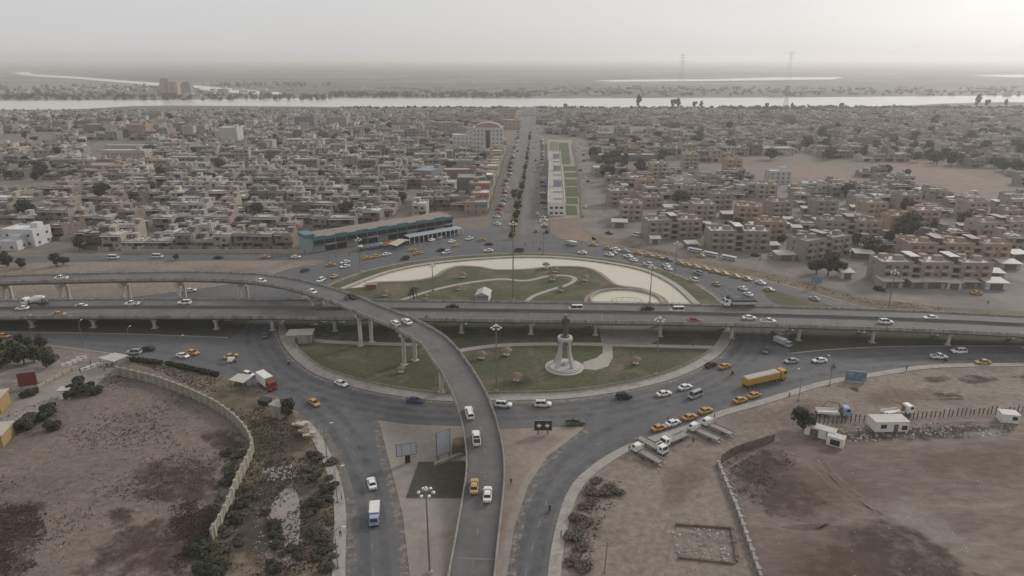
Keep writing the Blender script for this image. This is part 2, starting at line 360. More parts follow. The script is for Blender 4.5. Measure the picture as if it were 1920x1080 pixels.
flat('dirt_strip', GP([(-80, 494), (200, 491), (400, 489), (600, 489), (547, 503), (500, 517), (440, 531), (383, 540), (333, 547), (250, 557), (140, 564), (-80, 566)]), 0.02, 'dirt')
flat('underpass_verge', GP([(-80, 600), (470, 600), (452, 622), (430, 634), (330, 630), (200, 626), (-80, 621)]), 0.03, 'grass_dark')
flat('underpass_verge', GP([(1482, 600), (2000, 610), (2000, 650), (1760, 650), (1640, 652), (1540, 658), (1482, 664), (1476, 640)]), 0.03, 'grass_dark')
flat('dirt_patch', GP([(1030, 412), (1094, 408), (1090, 430), (1120, 450), (1098, 450), (1050, 446), (1035, 438)]), 0.03, 'dirt_red')
flat('scrub_verge', GP([(1110, 442), (1180, 455), (1300, 484), (1450, 514), (1640, 563), (1990, 590), (1990, 600), (1800, 597), (1640, 580), (1560, 560), (1470, 535), (1400, 518), (1280, 488), (1180, 466), (1110, 453)]), 0.03, 'verge')
flat('service_road', GP([(1095, 405), (1118, 405), (1150, 432), (1210, 447), (1300, 462), (1450, 488), (1640, 535), (1780, 556), (1990, 566), (1990, 588), (1780, 577), (1640, 560), (1450, 511), (1300, 481), (1180, 452), (1110, 440), (1090, 428)]), 0.04, 'asphalt_old')
flat('bare_field', GP([(1410, 311), (1560, 309), (1630, 338), (1650, 350), (1530, 352), (1470, 338), (1420, 335)]), 0.03, 'dirt_red')
flat('bare_field', GP([(1640, 305), (1760, 300), (1800, 325), (1920, 352), (1920, 380), (1840, 372), (1730, 350)]), 0.03, 'dirt_red')
flat('block_yard', GP([(1180, 452), (1160, 400), (1250, 345), (1420, 340), (1560, 352), (1700, 365), (1990, 375), (1990, 566), (1780, 556), (1640, 535), (1450, 488), (1300, 462)]), 0.02, 'asphalt_old')
flat('dirt_street', GP([(1090, 405), (1095, 360), (1085, 300), (1078, 262), (1098, 262), (1110, 300), (1125, 360), (1130, 405)]), 0.035, 'asphalt_old')
for a, b, w in (((0, 372), (110, 345), 9), ((1560, 345), (1920, 470), 6), ((1640, 318), (1920, 355), 5), ((1410, 338), (1580, 395), 5), ((700, 460), (880, 270), 7)):
    p, q = G(*a), G(*b); n_ = Vector((-(q-p).y, (q-p).x, 0)).normalized() * w * 0.5
    flat('lane', [p+n_, p-n_, q-n_, q+n_], 0.05, 'asphalt_old')

# ------------------------------------------------------------ roads
road_px = [(647, 1110), (649, 961), (640, 905), (623, 858), (600, 815), (575, 785), (548, 765), (524, 744), (480, 728), (430, 706), (411, 700), (300, 679), (238, 667), (150, 655), (60, 645), (-80, 638),
    (-80, 622), (0, 623), (200, 626), (330, 630), (430, 634), (452, 622), (470, 605), (470, 590), (300, 575), (60, 572), (-80, 572), (-80, 566), (140, 564), (250, 557), (333, 547), (383, 540), (440, 531), (500, 517), (547, 503), (600, 495), (615, 489), (600, 487), (400, 488), (200, 490), (-80, 493),
    (-80, 482), (200, 479), (400, 478), (585, 478), (720, 458), (870, 432), (918, 424), (926, 400), (938, 350), (948, 310), (957, 270), (973, 235), (990, 213), (1003, 213), (1013, 230), (1023, 262), (1025, 300), (1027, 360), (1030, 410), (1034, 438),
    (1050, 447), (1100, 452), (1180, 466), (1280, 488), (1400, 518), (1470, 535), (1560, 560), (1640, 580), (1800, 597), (1990, 606), (1990, 612), (1700, 610), (1560, 600), (1490, 600), (1476, 640), (1482, 664), (1540, 658), (1640, 652), (1760, 650), (1990, 650),
    (1990, 682), (1919, 681), (1750, 684), (1625, 701), (1535, 717), (1429, 749), (1344, 773), (1290, 797), (1178, 834), (1108, 875), (1067, 918), (1043, 985), (1029, 1060), (1026, 1110)]
flat('road', GP(road_px), 0.06, 'asphalt')
# worn lane lines
lm = MB()
def dashes(path, dash, gap, w, z=0.068):
    pts = resample(path, 0.5); k = 0
    while k < len(pts) - 2:
        e = min(k + int(dash / 0.5), len(pts) - 1); seg = pts[k:e+1]
        if len(seg) > 1:
            L = offset(seg, w/2); Rr = offset(seg, -w/2)
            lm.ribbon([Vector((p.x, p.y, z)) for p in L], [Vector((p.x, p.y, z)) for p in Rr])
        k = e + max(1, int(gap / 0.5))
ring_px = [(524, 606), (530, 645), (575, 692), (650, 722), (740, 742), (830, 752), (950, 751), (1060, 748), (1160, 735), (1250, 714), (1310, 690), (1355, 660), (1374, 625), (1368, 590), (1340, 556), (1280, 520), (1200, 496), (1100, 481), (1000, 475), (900, 478), (800, 487), (700, 505), (625, 532), (555, 568)]
ring = spline(GP(ring_px), 8, True)
if sum(ring[i].x*ring[(i+1) % len(ring)].y - ring[(i+1) % len(ring)].x*ring[i].y for i in range(len(ring))) < 0: ring.reverse()
dashes(spline(GP([(700, 1080), (692, 950), (672, 870), (635, 800), (590, 760)]), 10), 2.2, 5, 0.14)
dashes(spline(GP([(985, 1080), (1010, 985), (1045, 900), (1110, 840), (1190, 800)]), 10), 2.2, 5, 0.14)
dashes(spline(GP([(-60, 632), (150, 640), (330, 655)]), 10), 3, 6, 0.15)
dashes(spline(GP([(1480, 700), (1620, 676), (1760, 668), (1980, 667)]), 10), 3, 6, 0.15)
structure(lm.build('road_markings', MT['lane_paint']))
# kerbside gutter line round the roundabout
structure(MB().sweep(offset([p + Vector((0, 0, 0.066)) for p in ring], -0.9, True), [(-0.09, 0), (0.09, 0)], closed_prof=False, closed=True).build('edge_marking', MT['lane_paint']))

# ------------------------------------------------------------ pavements and islands
def walk(name, inner_px, width, m='kerb', h=0.15):
    p = resample(spline(GP(inner_px), 8), 1.5)
    return structure(MB().sweep(p, [(0, 0), (0, h), (-width, h), (-width, 0)]).build(name, [MT[m]]))
walk('pavement', [(1990, 682), (1919, 681), (1750, 684), (1625, 701), (1535, 717), (1429, 749), (1344, 773), (1290, 797), (1178, 834), (1108, 875), (1067, 918), (1043, 985), (1029, 1060), (1026, 1130)][::-1], 2.4)
walk('pavement', [(580, 790), (600, 815), (623, 858), (640, 905), (649, 961), (648, 1040), (647, 1130)][::-1], -2.4)
walk('pavement', [(-80, 638), (60, 645), (150, 655), (238, 667), (300, 679), (411, 700)][::-1], -0.5)
walk('pavement', [(1482, 664), (1540, 658), (1640, 652), (1760, 650), (1990, 650)][::-1], 0.6)
walk('pavement', [(-80, 622), (200, 626), (330, 630), (430, 634)], -0.4)
walk('pavement', [(1050, 447), (1100, 452), (1180, 466), (1280, 488), (1400, 518), (1470, 535), (1560, 560), (1640, 580), (1800, 597)], -0.6)
walk('pavement', [(140, 564), (250, 557), (333, 547), (383, 540), (440, 531), (500, 517), (547, 503), (600, 495)], -0.5)
island('triangle_island', GP([(710, 789), (760, 796), (880, 801), (880, 880), (862, 960), (838, 1110), (772, 1110), (755, 965), (732, 875)]), 'paving')
island('triangle_island', GP([(930, 806), (1085, 800), (1096, 803), (1025, 858), (991, 910), (965, 986), (944, 1110), (922, 1110), (932, 960), (940, 880)]), 'paving_pink')
flat('kerbside_track', GP([(1096, 803), (1025, 858), (991, 910), (965, 986), (946, 1110), (936, 1110), (950, 985), (978, 905), (1012, 856), (1080, 806)]), 0.16, 'paving')
island('lawn_plot', GP([(785, 868), (878, 866), (866, 936), (762, 935)]), 'grass_dark', 0.30)
island('grass_triangle', GP([(1435, 540), (1475, 552), (1545, 570), (1560, 578), (1475, 574), (1440, 560)]), 'grass', smooth_n=3)
island('boulevard_median', GP([(955, 452), (973, 452), (976, 400), (985, 350), (991, 300), (996, 250), (1000, 214), (998, 214), (992, 250), (984, 300), (971, 350), (960, 400)]), 'verge')
# the roundabout: pavement, then garden inside
structure(MB().prism(ring, 0.0, 0.15, 0, 1).build('roundabout_pavement', [MT['kerb'], MT['kerb']]))
inner = [p + n_ * (0.5 + 3.3*max(0., min(1., (232 - p.y)/18))) for p, n_ in zip(ring, normals(ring, True))]
structure(MB().sheet(inner, 0.17).build('lawn', MT['grass']))
# shade-side lawns and paths
path_z = 0.19
def pathstrip(pts, w, name='garden_path', m='path', z=path_z, closed=False):
    p = resample(spline(GP(pts), 8), 1.0)
    L = [Vector((a.x, a.y, z)) for a in offset(p, w/2)]; Rr = [Vector((a.x, a.y, z)) for a in offset(p, -w/2)]
    return structure(MB().ribbon(L, Rr).build(name, MT[m]))
pathstrip([(560, 628), (600, 640), (700, 645), (790, 647)], 2.6)
pathstrip([(850, 661), (880, 655), (930, 649), (1000, 646), (1100, 646), (1250, 650), (1340, 652)], 2.6)
flat('garden_plaza', GP([(1130, 649), (1148, 649), (1149, 672), (1140, 688), (1118, 695), (1092, 693), (1094, 680), (1118, 672), (1130, 663)]), 0.205, 'path')
flat('sandy_plaza', GP([(1122, 612), (1240, 612), (1232, 640), (1215, 648), (1128, 646)]), 0.20, 'paving')
for pts in () and ([(870, 668), (905, 660), (935, 668), (930, 690), (900, 690)], [(925, 700), (960, 705), (985, 730), (960, 742), (925, 735)], [(1000, 722), (1030, 718), (1045, 732), (1015, 738)], [(1175, 675), (1200, 672), (1205, 690), (1180, 695)]):
    flat('bare_earth', GP(pts), 0.185, 'paving_pink', 4)
# pool, its rim and the wavy shore
rim_px = [(640, 543), (720, 513), (800, 496), (900, 486), (1000, 482), (1100, 488), (1200, 505), (1262, 532), (1312, 575)]
shore_px = [(1312, 583), (1244, 583), (1235, 560), (1205, 545), (1160, 538), (1142, 530), (1120, 513), (1092, 503), (1040, 502), (985, 507), (930, 508), (900, 503), (862, 501), (838, 508), (815, 521), (770, 529), (700, 532), (688, 538)]
rim = spline(GP(rim_px), 8); shore = spline(GP(shore_px), 8)
structure(MB().sheet(rim + shore, 0.21).build('pool_water', MT['pool']))
def wallring(name, path, o0, o1, z0, z1, m, closed=False):
    return structure(MB().sweep(path, [(o0, z0), (o0, z1), (o1, z1), (o1, z0)], closed=closed).build(name, MT[m]))
wallring('pool_rim', [p for p in rim], -1.6, 0.9, 0.16, 0.55, 'path')
wallring('pool_coping', [p for p in rim], -1.9, -1.6, 0.16, 0.75, 'concrete')
wallring('pool_shore', [p for p in shore], -1.7, -0.1, 0.16, 0.36, 'paving_pink')
pathstrip([(745, 566), (800, 548), (860, 534), (935, 524), (985, 527), (1030, 518), (1065, 518), (1078, 524), (1065, 534), (1030, 545), (1000, 556), (985, 568)], 2.0)
# round basin with its low wall
bc = G(1174, 566); br = (G(1240, 566) - G(1108, 566)).length / 2
circ = [Vector((bc.x + br*math.cos(a), bc.y + br*math.sin(a), 0)) for a in [2*math.pi*i/56 for i in range(56)]]
structure(MB().sheet(circ, 0.24).build('round_pool_water', MT['pool']))
wallring('basin_wall', circ, -0.35, 0.35, 0.16, 1.0, 'concrete', True)
wallring('basin_path', circ, -2.6, -0.36, 0.16, 0.30, 'paving_pink', True)

for a in ([(1540, 862), (1570, 900), (1620, 940), (1668, 975)], [(1470, 850), (1520, 868), (1580, 925), (1640, 965)], [(1450, 815), (1380, 845), (1290, 900), (1220, 980), (1190, 1090)], [(1475, 812), (1400, 850), (1320, 905), (1260, 985), (1235, 1090)], [(1920, 745), (1700, 752), (1520, 762), (1440, 790), (1380, 830)]):
    for o in (-.9, .9):
        pp = resample(offset(spline(GP(a), 8), o), 1.0); structure(MB().ribbon([Vector((q.x, q.y, .056)) for q in offset(pp, .22)], [Vector((q.x, q.y, .056)) for q in offset(pp, -.22)]).build('wheel_track', MT['track']))

# tyre-darkened lanes, patches and sand drifted along the kerbs
MT['tyrewear'] = wearmat('tyre_wear', (.042, .042, .046), .40, .65, .35, most=.25)
MT['sanddrift'] = wearmat('sand_drift', (.24, .205, .17), .42, .60, .6, most=.9)
MT['patch'] = wearmat('tar_patch', (.05, .05, .053), .3, .45, .8, most=.4)
def wear(a, w, m, z, closed=False, name='tyre_wear'):
    p = a if isinstance(a[0], Vector) else resample(spline(GP(a), 8), 1.5)
    structure(MB().ribbon([Vector((q.x, q.y, z)) for q in offset(p, w/2)], [Vector((q.x, q.y, z)) for q in offset(p, -w/2)]).build(name, MT[m]))
rr_ = ring + [ring[0]]
for o in (-3.2, -6.6, -10): wear(offset(rr_, o), 1.9, 'tyrewear', .0625 + abs(o)*.0001)
for a in ([(686, 1090), (680, 950), (658, 880), (615, 800), (560, 745), (480, 705), (300, 660), (-60, 632)], [(725, 1090), (712, 950), (690, 870), (655, 800), (600, 745)], [(965, 1090), (990, 985), (1025, 905), (1090, 835), (1200, 780), (1400, 720), (1600, 680), (1980, 672)], [(1002, 1090), (1025, 985), (1060, 910), (1130, 850), (1240, 800), (1420, 735), (1620, 692), (1980, 676)], [(1980, 660), (1700, 664), (1500, 685), (1400, 715)], [(955, 425), (960, 380), (972, 320), (984, 260)], [(990, 445), (996, 380), (1002, 320), (1004, 260)]):
    wear(a, 1.9, 'tyrewear', .0641)
wear(offset(rr_, -1.0), 1.6, 'sanddrift', .0650, name='sand_drift')
for a, o in (([(1990, 682), (1919, 681), (1750, 684), (1625, 701), (1535, 717), (1429, 749), (1344, 773), (1290, 797), (1178, 834), (1108, 875), (1067, 918), (1043, 985), (1029, 1060), (1026, 1110)], .9), ([(580, 790), (600, 815), (623, 858), (640, 905), (649, 961), (648, 1040), (647, 1110)], .9), ([(710, 789), (732, 875), (755, 965), (772, 1110)], -.8), ([(1096, 803), (1025, 858), (991, 910), (965, 986), (944, 1110)], .8), ([(1050, 447), (1100, 452), (1180, 466), (1280, 488), (1400, 518), (1470, 535), (1560, 560), (1640, 580)], -1), ([(-80, 638), (60, 645), (150, 655), (238, 667), (300, 679), (411, 700), (480, 728), (524, 744), (575, 785)], -1.1)):
    p = resample(spline(GP(a), 8), 1.5); wear(offset(p, o), 2.2, 'sanddrift', .0655, name='sand_drift')
MT['scrubstain'] = stainmat('scrub_litter', (.08, .056, .044), .25)
MT['weedstain'] = stainmat('weed_litter', (.075, .066, .05), .25)
MT['palestain'] = stainmat('pale_dust', (.37, .34, .30), .3, most=.85, edge=.22)
MT['redstain'] = stainmat('red_earth', (.165, .118, .093), .12, most=.55, edge=.2)
def stain(name, pts, z, m, grow=1.25):
    o = spline(GP(pts), 5, True); c = sum(o, Vector())/len(o); k = len(o); mb = MB()
    lv = [(grow, 0.), (.95, .28), (.7, .48), (.35, .60)]; val = []
    for s, f in lv: mb.v.extend([tuple(Vector((c.x + (p.x - c.x)*s, c.y + (p.y - c.y)*s, z))) for p in o]); val += [f]*k
    mb.v.append((c.x, c.y, z)); val.append(.62); area = sum(o[i].x*o[(i+1) % k].y - o[(i+1) % k].x*o[i].y for i in range(k))
    for a in range(3):
        for i in range(k): j = (i+1) % k; mb.f.append((a*k+i, a*k+j, (a+1)*k+j, (a+1)*k+i)); mb.m.append(0)
    for i in range(k): mb.f.append((3*k+i, 3*k+(i+1) % k, 4*k)); mb.m.append(0)
    if area < 0: mb.f = [f[::-1] for f in mb.f]
    me = mb.mesh(name, MT[m]); at = me.color_attributes.new('tint', 'FLOAT_COLOR', 'POINT'); at.data.foreach_set('color', [q for f in val for q in (f, f, f, 1.)])
    return structure(link(name, me))
for pts in ([(140, 1095), (150, 1040), (185, 1010), (240, 985), (300, 965), (380, 955), (420, 930), (432, 940), (400, 1000), (350, 1095)], [(-60, 1095), (-60, 985), (0, 960), (60, 925), (95, 930), (75, 985), (80, 1030), (40, 1095)], [(250, 870), (330, 850), (400, 860), (440, 900), (400, 950), (300, 955), (240, 930)], [(360, 810), (440, 800), (465, 835), (452, 880), (410, 850)], [(195, 960), (225, 948), (262, 955), (250, 985), (200, 990)]):
    stain('scrub_litter', pts, .0445, 'scrubstain')
for pts in ([(400, 1090), (420, 1000), (470, 880), (560, 860), (612, 860), (630, 960), (630, 1090)], [(430, 850), (475, 790), (560, 790), (605, 840), (560, 870), (480, 880)], [(1350, 870), (1440, 836), (1500, 860), (1440, 905), (1380, 930)], [(1480, 1100), (1540, 1010), (1640, 970), (1760, 1000), (1850, 1100)], [(1490, 815), (1900, 795), (1900, 818), (1560, 832)], [(1400, 900), (1470, 880), (1560, 930), (1520, 980), (1420, 960)]):
    stain('weed_litter', pts, .0465, 'weedstain')
flat('pale_track', GP([(520, 930), (545, 915), (560, 935), (562, 1000), (550, 1055), (535, 1050), (530, 990), (505, 965)]), .0485, 'paving', 4)

stain('pale_ground', [(1640, 945), (1690, 938), (1745, 960), (1790, 990), (1830, 1030), (1790, 1035), (1720, 1000), (1660, 970)], .058, 'palestain')
stain('pale_ground', [(1800, 812), (1880, 806), (1885, 818), (1815, 820)], .058, 'palestain')
for q_, pts in enumerate(([(1400, 880), (1520, 860), (1640, 900), (1620, 960), (1480, 980), (1410, 940)], [(1700, 850), (1930, 830), (1940, 900), (1760, 890)], [(1480, 1000), (1640, 1010), (1700, 1090), (1450, 1095)], [(1430, 770), (1540, 745), (1560, 770), (1470, 800)], [(1250, 880), (1330, 860), (1300, 930), (1240, 960)], [(1600, 735), (1760, 730), (1740, 755), (1620, 760)])):
    stain('red_earth', pts, .060 + q_*.0008, 'redstain')

flat('boulevard_carriageway', GP([(930, 424), (955, 440), (961, 400), (972, 350), (985, 300), (993, 250), (998, 216), (990, 216), (974, 237), (958, 271), (949, 311), (939, 351), (928, 400)]), .0672, 'boulevard')
flat('boulevard_carriageway', GP([(975, 440), (1032, 438), (1029, 410), (1026, 360), (1024, 300), (1022, 263), (1012, 231), (1003, 215), (1001, 216), (997, 250), (992, 300), (986, 350), (977, 400)]), .0672, 'boulevard')
for pts in ([(1725, 708), (1765, 704), (1790, 712), (1755, 720)], [(1790, 705), (1860, 704), (1880, 716), (1810, 722)], [(1890, 705), (1930, 704), (1930, 718)], [(1735, 738), (1800, 735), (1805, 752), (1745, 752)], [(1590, 728), (1610, 726), (1608, 736)]):
    stain('weed_litter', pts, .0495, 'weedstain')
# ------------------------------------------------------------ flyovers
def deck_path(rows):
    pts = []
    for x, y, z in rows: pts.append(G(x, y, z))
    return resample(spline(pts, 10), 2.0)
ramp_rows = [(-330, 545, 7.5), (-150, 534, 8.4), (0, 524.5, 9), (114, 521, 9.6), (300, 517.5, 10.5), (400, 518, 11), (490, 523, 11.7), (560, 535, 12.3), (640, 559, 12.9), (700, 584, 12.9), (757, 607, 12.4), (812, 640, 11.3), (850, 687, 9.9), (876, 731, 8.6), (893, 773, 7.2), (906, 826, 5.3), (910, 874, 3.8), (907, 918, 2.7), (895, 1003, 1.1), (884, 1080, 0.35), (872, 1170, 0.12)]
main_rows = [(-420, 590, 3.6), (-200, 584, 4.4), (0, 580, 5.0), (150, 578, 5.4), (300, 577.5, 5.9), (480, 578, 6.3), (640, 580, 6.5), (960, 584, 6.6), (1280, 589, 6.6), (1640, 598.5, 6.6), (1920, 611, 6.2), (2200, 627, 5.6), (2420, 642, 5.0)]
RAMP = deck_path(ramp_rows); MAIN = deck_path(main_rows)
def deck_z(path, px, py):
    z = 7.0
    for _ in range(6):
        p = G(px, py, z); q = min(path, key=lambda a: (a.x-p.x)**2 + (a.y-p.y)**2); z = q.z
    return z
def flyover(name, label, path, hw, depth, seg, median, pier_at, col_off, solid_below):
    t = thing(name, label, 'flyover', (path[0].x, path[0].y, 0))
    base = Vector((path[0].x, path[0].y, 0)); P_ = [p - base for p in path]
    MBd = MB().sweep(P_, [(-hw-0.35, 0.0), (hw+0.35, 0.0), (hw+0.35, -0.45), (hw-1.2, -depth), (-hw+1.2, -depth), (-hw-0.35, -0.45)][::-1])
    MBd.build('deck', MT['concrete'], t)
    MB().ribbon([p + Vector((0, 0, 0.03)) for p in offset(P_, hw-0.05)], [p + Vector((0, 0, 0.03)) for p in offset(P_, -hw+0.05)]).build('road_surface', MT['deck'], t)
    k = int(seg / 2)
    for side in (1, -1):
        for i in range(0, len(P_) - 1, k):
            s = [q.copy() for q in P_[i:min(i+k, len(P_)-1)+1]]
            if len(s) < 2: continue
            s = offset_z(P_, i, min(i+k, len(P_)-1), side * (hw + 0.18))
            d = (s[-1] - s[-2]).normalized(); s[-1] = s[-1] - d * 0.12
            m = MB().sweep(s, [(-0.17, 0.02), (-0.17, 0.5), (-0.12, 0.62), (0.12, 0.62), (0.17, 0.5), (0.17, 0.02)])
            par = m.build('parapet_panel', MT['concrete'], t)
            r = MB().sweep(s, [(-0.06, 0.92), (-0.06, 1.02), (0.06, 1.02), (0.06, 0.92)])
            for q in s[::1]: r.box(q.x, q.y, q.z + 0.6, 0.1, 0.1, 0.34)
            r.build('handrail', MT['railmetal'], par)
    if median:
        for i in range(0, len(P_) - 1, k):
            s = offset_z(P_, i, min(i+k, len(P_)-1), 0.0)
            d = (s[-1] - s[-2]).normalized(); s[-1] = s[-1] - d * 0.1
            MB().sweep(s, [(-0.35, 0.04), (-0.16, 0.45), (-0.12, 0.95), (0.12, 0.95), (0.16, 0.45), (0.35, 0.04)]).build('median_barrier', MT['concrete_dark'], t)
    # lane lines
    lm_ = MB()
    offs = (-hw/2, hw/2) if median else (0.0,)
    for o in offs:
        q = offset(P_, o); i = 2
        while i < len(q) - 2:
            s = q[i:i+2]; nn = normals(s)
            lm_.ribbon([a + b*0.07 + Vector((0, 0, 0.042)) for a, b in zip(s, nn)], [a - b*0.07 + Vector((0, 0, 0.042)) for a, b in zip(s, nn)]); i += 4
    structure(lm_.build('lane_line', MT['lane_paint'], t), 'stuff')
    ns = normals(P_)
    for i, q in enumerate(P_):
        if i % (k * 3) == k // 2:
            d = Vector((ns[i].y, -ns[i].x, 0)); u = Vector((0, 0, 0.045))
            vs_ = [q + ns[i]*(hw-0.1) + d*0.18 + u, q + ns[i]*(hw-0.1) - d*0.18 + u, q - ns[i]*(hw-0.1) - d*0.18 + u, q - ns[i]*(hw-0.1) + d*0.18 + u]
            MB().add(vs_, [(0, 1, 2, 3)]).build('expansion_joint', MT['joint'], t)
    for w in pier_at:
        i = min(range(len(P_)), key=lambda a: (P_[a].x + base.x - w.x)**2 + (P_[a].y + base.y - w.y)**2)
        q, n = P_[i], ns[i]; a = math.atan2(n.y, n.x); top = q.z - depth
        cap = MB(); L = 2*col_off + 2.2
        cap.box(0, 0, top - 1.1, L, 1.5, 1.1); cap.box(0, 0, top - 1.9, L - 1.4, 1.5, 0.8)
        pc = cap.build('pier_cap', MT['pier'], t, loc=(q.x, q.y, 0)); pc.rotation_euler[2] = a
        for s in (-1, 1):
            c = MB(); c.lathe([(0.62, -0.3), (0.62, top - 1.9)], 12)
            c.box(0, 0, -0.3, 2.0, 2.0, 0.5)
            cc = c.build('column', MT['pier'], t, loc=(q.x + n.x*s*col_off, q.y + n.y*s*col_off, 0)); cc.rotation_euler[2] = a
    if solid_below:
        idx = [i for i in range(len(P_)) if P_[i].z < solid_below and i > len(P_)//2]
        s = P_[idx[0]:]
        for o, nm in ((hw - 0.3, 'retaining_wall'), (-hw + 0.3, 'retaining_wall')):
            q = offset(s, o); lo = [Vector((v.x, v.y, -0.2)) for v in q]; hi = [v - Vector((0, 0, 0.3)) for v in q]
            MB().ribbon(hi, lo).build(nm, MT['concrete'], t)
        a, b = offset(s, hw-0.3)[0], offset(s, -hw+0.3)[0]
        MB().add([(a.x, a.y, -0.2), (b.x, b.y, -0.2), (b.x, b.y, b.z - 0.3), (a.x, a.y, a.z - 0.3)], [(0, 1, 2, 3)]).build('abutment', MT['concrete'], t)
    return t
def offset_z(P_, i, j, o):
    ns = normals(P_)
    return [P_[a] + ns[a] * o for a in range(i, j+1)]
MT['railmetal'] = mat('rail_metal', (0.20, 0.195, 0.18), 0.6, 0.2, 2)
MT['concrete_dark'] = mat('concrete_dark', (0.13, 0.125, 0.115), 0.88, 0.2, 1, world=True)
MT['joint'] = mat('joint_filler', (0.17, 0.165, 0.16), 0.9, 0.2, 1, world=True)
rp = [G(687, 646), G(761, 683), G(833, 737)] + [G(x, y, z) for x, y, z in ((592, 545, 12.5), (452, 520, 11.4), (333, 517.5, 10.6), (228, 519, 10.1), (118, 521, 9.6), (12, 524, 9), (-90, 530, 8.6))]
flyover('curved_flyover', 'curved two lane concrete ramp sweeping over the straight flyover down to the triangle', RAMP, 4.0, 1.7, 8, False, rp, 2.1, 5.2)
mp_ = [G(x, 588, 6.5) for x in (-90, 35, 152, 275, 392, 508, 628, 745, 868, 992, 1114, 1234, 1362, 1492, 1620, 1753, 1888)]
flyover('straight_flyover', 'straight dual carriageway concrete flyover crossing the whole roundabout', MAIN, 8.6, 1.5, 8, True, mp_, 4.4, 0)

# ------------------------------------------------------------ haze
hz = MB(); hz.box(0, 43000, -1.0, 139000, 92000, 127)
HAZE = structure(hz.build('haze', []), 'stuff')
hm = bpy.data.materials.new('haze_air'); hm.use_nodes = True
hn = hm.node_tree.nodes; hl = hm.node_tree.links
hn.remove(hn['Principled BSDF'])
pv = hn.new('ShaderNodeVolumePrincipled'); pv.inputs['Color'].default_value = (0.985, 0.981, 0.973, 1); pv.inputs['Density'].default_value = 0.00017; pv.inputs['Anisotropy'].default_value = 0.45
hl.new(pv.outputs[0], hn['Material Output'].inputs['Volume'])
HAZE.data.materials.append(hm)
# ------------------------------------------------------------ vehicles
MT['paint'] = mat('car_paint', (1, 1, 1), 0.5, 0.05, 1.5, tint=True, spec=.3, dirt=0.22)
MT['glass'] = mat('car_glass', (0.02, 0.022, 0.025), 0.4, 0.1, 1, spec=.3)
MT['tyre'] = mat('tyre_rubber', (0.018, 0.018, 0.018), 0.9, 0.1, 3)
MT['rim'] = mat('wheel_rim', (0.35, 0.35, 0.35), 0.4, 0.1, 3, metal=0.6)
MT['lamp_white'] = mat('headlamp', (0.6, 0.6, 0.58), 0.4, 0.05, 3)
MT['lamp_red'] = mat('tail_lamp', (0.30, 0.02, 0.015), 0.25, 0.05, 3)
MT['chassis'] = mat('chassis', (0.03, 0.03, 0.032), 0.7, 0.2, 2)
MT['steel'] = mat('worn_steel', (0.24, 0.225, 0.205), 0.6, 0.25, 1.5, dirt=0.5)
MT['sheetwhite'] = mat('white_sheet_metal', (0.66, 0.65, 0.62), 0.5, 0.1, 1.2, dirt=0.3)
MT['tarp'] = mat('tarpaulin', (0.40, 0.37, 0.31), 0.85, 0.12, 1.0, dirt=0.3)
def sec(x, w, zb, zs, k=0.88):
    return [(x, -w*0.93, zb), (x, w*0.93, zb), (x, w, zb + 0.18), (x, w, zs - 0.14), (x, w*k, zs), (x, -w*k, zs), (x, -w, zs - 0.14), (x, -w, zb + 0.18)]
def wheel_mesh(r, w):
    m = MB(); prof = [(r*0.62, -w/2), (r*0.95, -w/2), (r, -w*0.32), (r, w*0.32), (r*0.95, w/2), (r*0.62, w/2)]
    rings = [[(a*math.cos(2*math.pi*i/12), y, a*math.sin(2*math.pi*i/12)) for i in range(12)] for a, y in prof]
    m.loft(rings, 0, True); m.m[-1] = 1; m.m[-2] = 1
    return m.mesh('wheel', [MT['tyre'], MT['rim']])
WHEEL = wheel_mesh(0.33, 0.22); WHEEL_BIG = wheel_mesh(0.5, 0.3); WHEEL_SMALL = wheel_mesh(0.27, 0.1)
def bar(m, a, b, w, mt=0): m.tube(a, b, w, w, 4, mt)
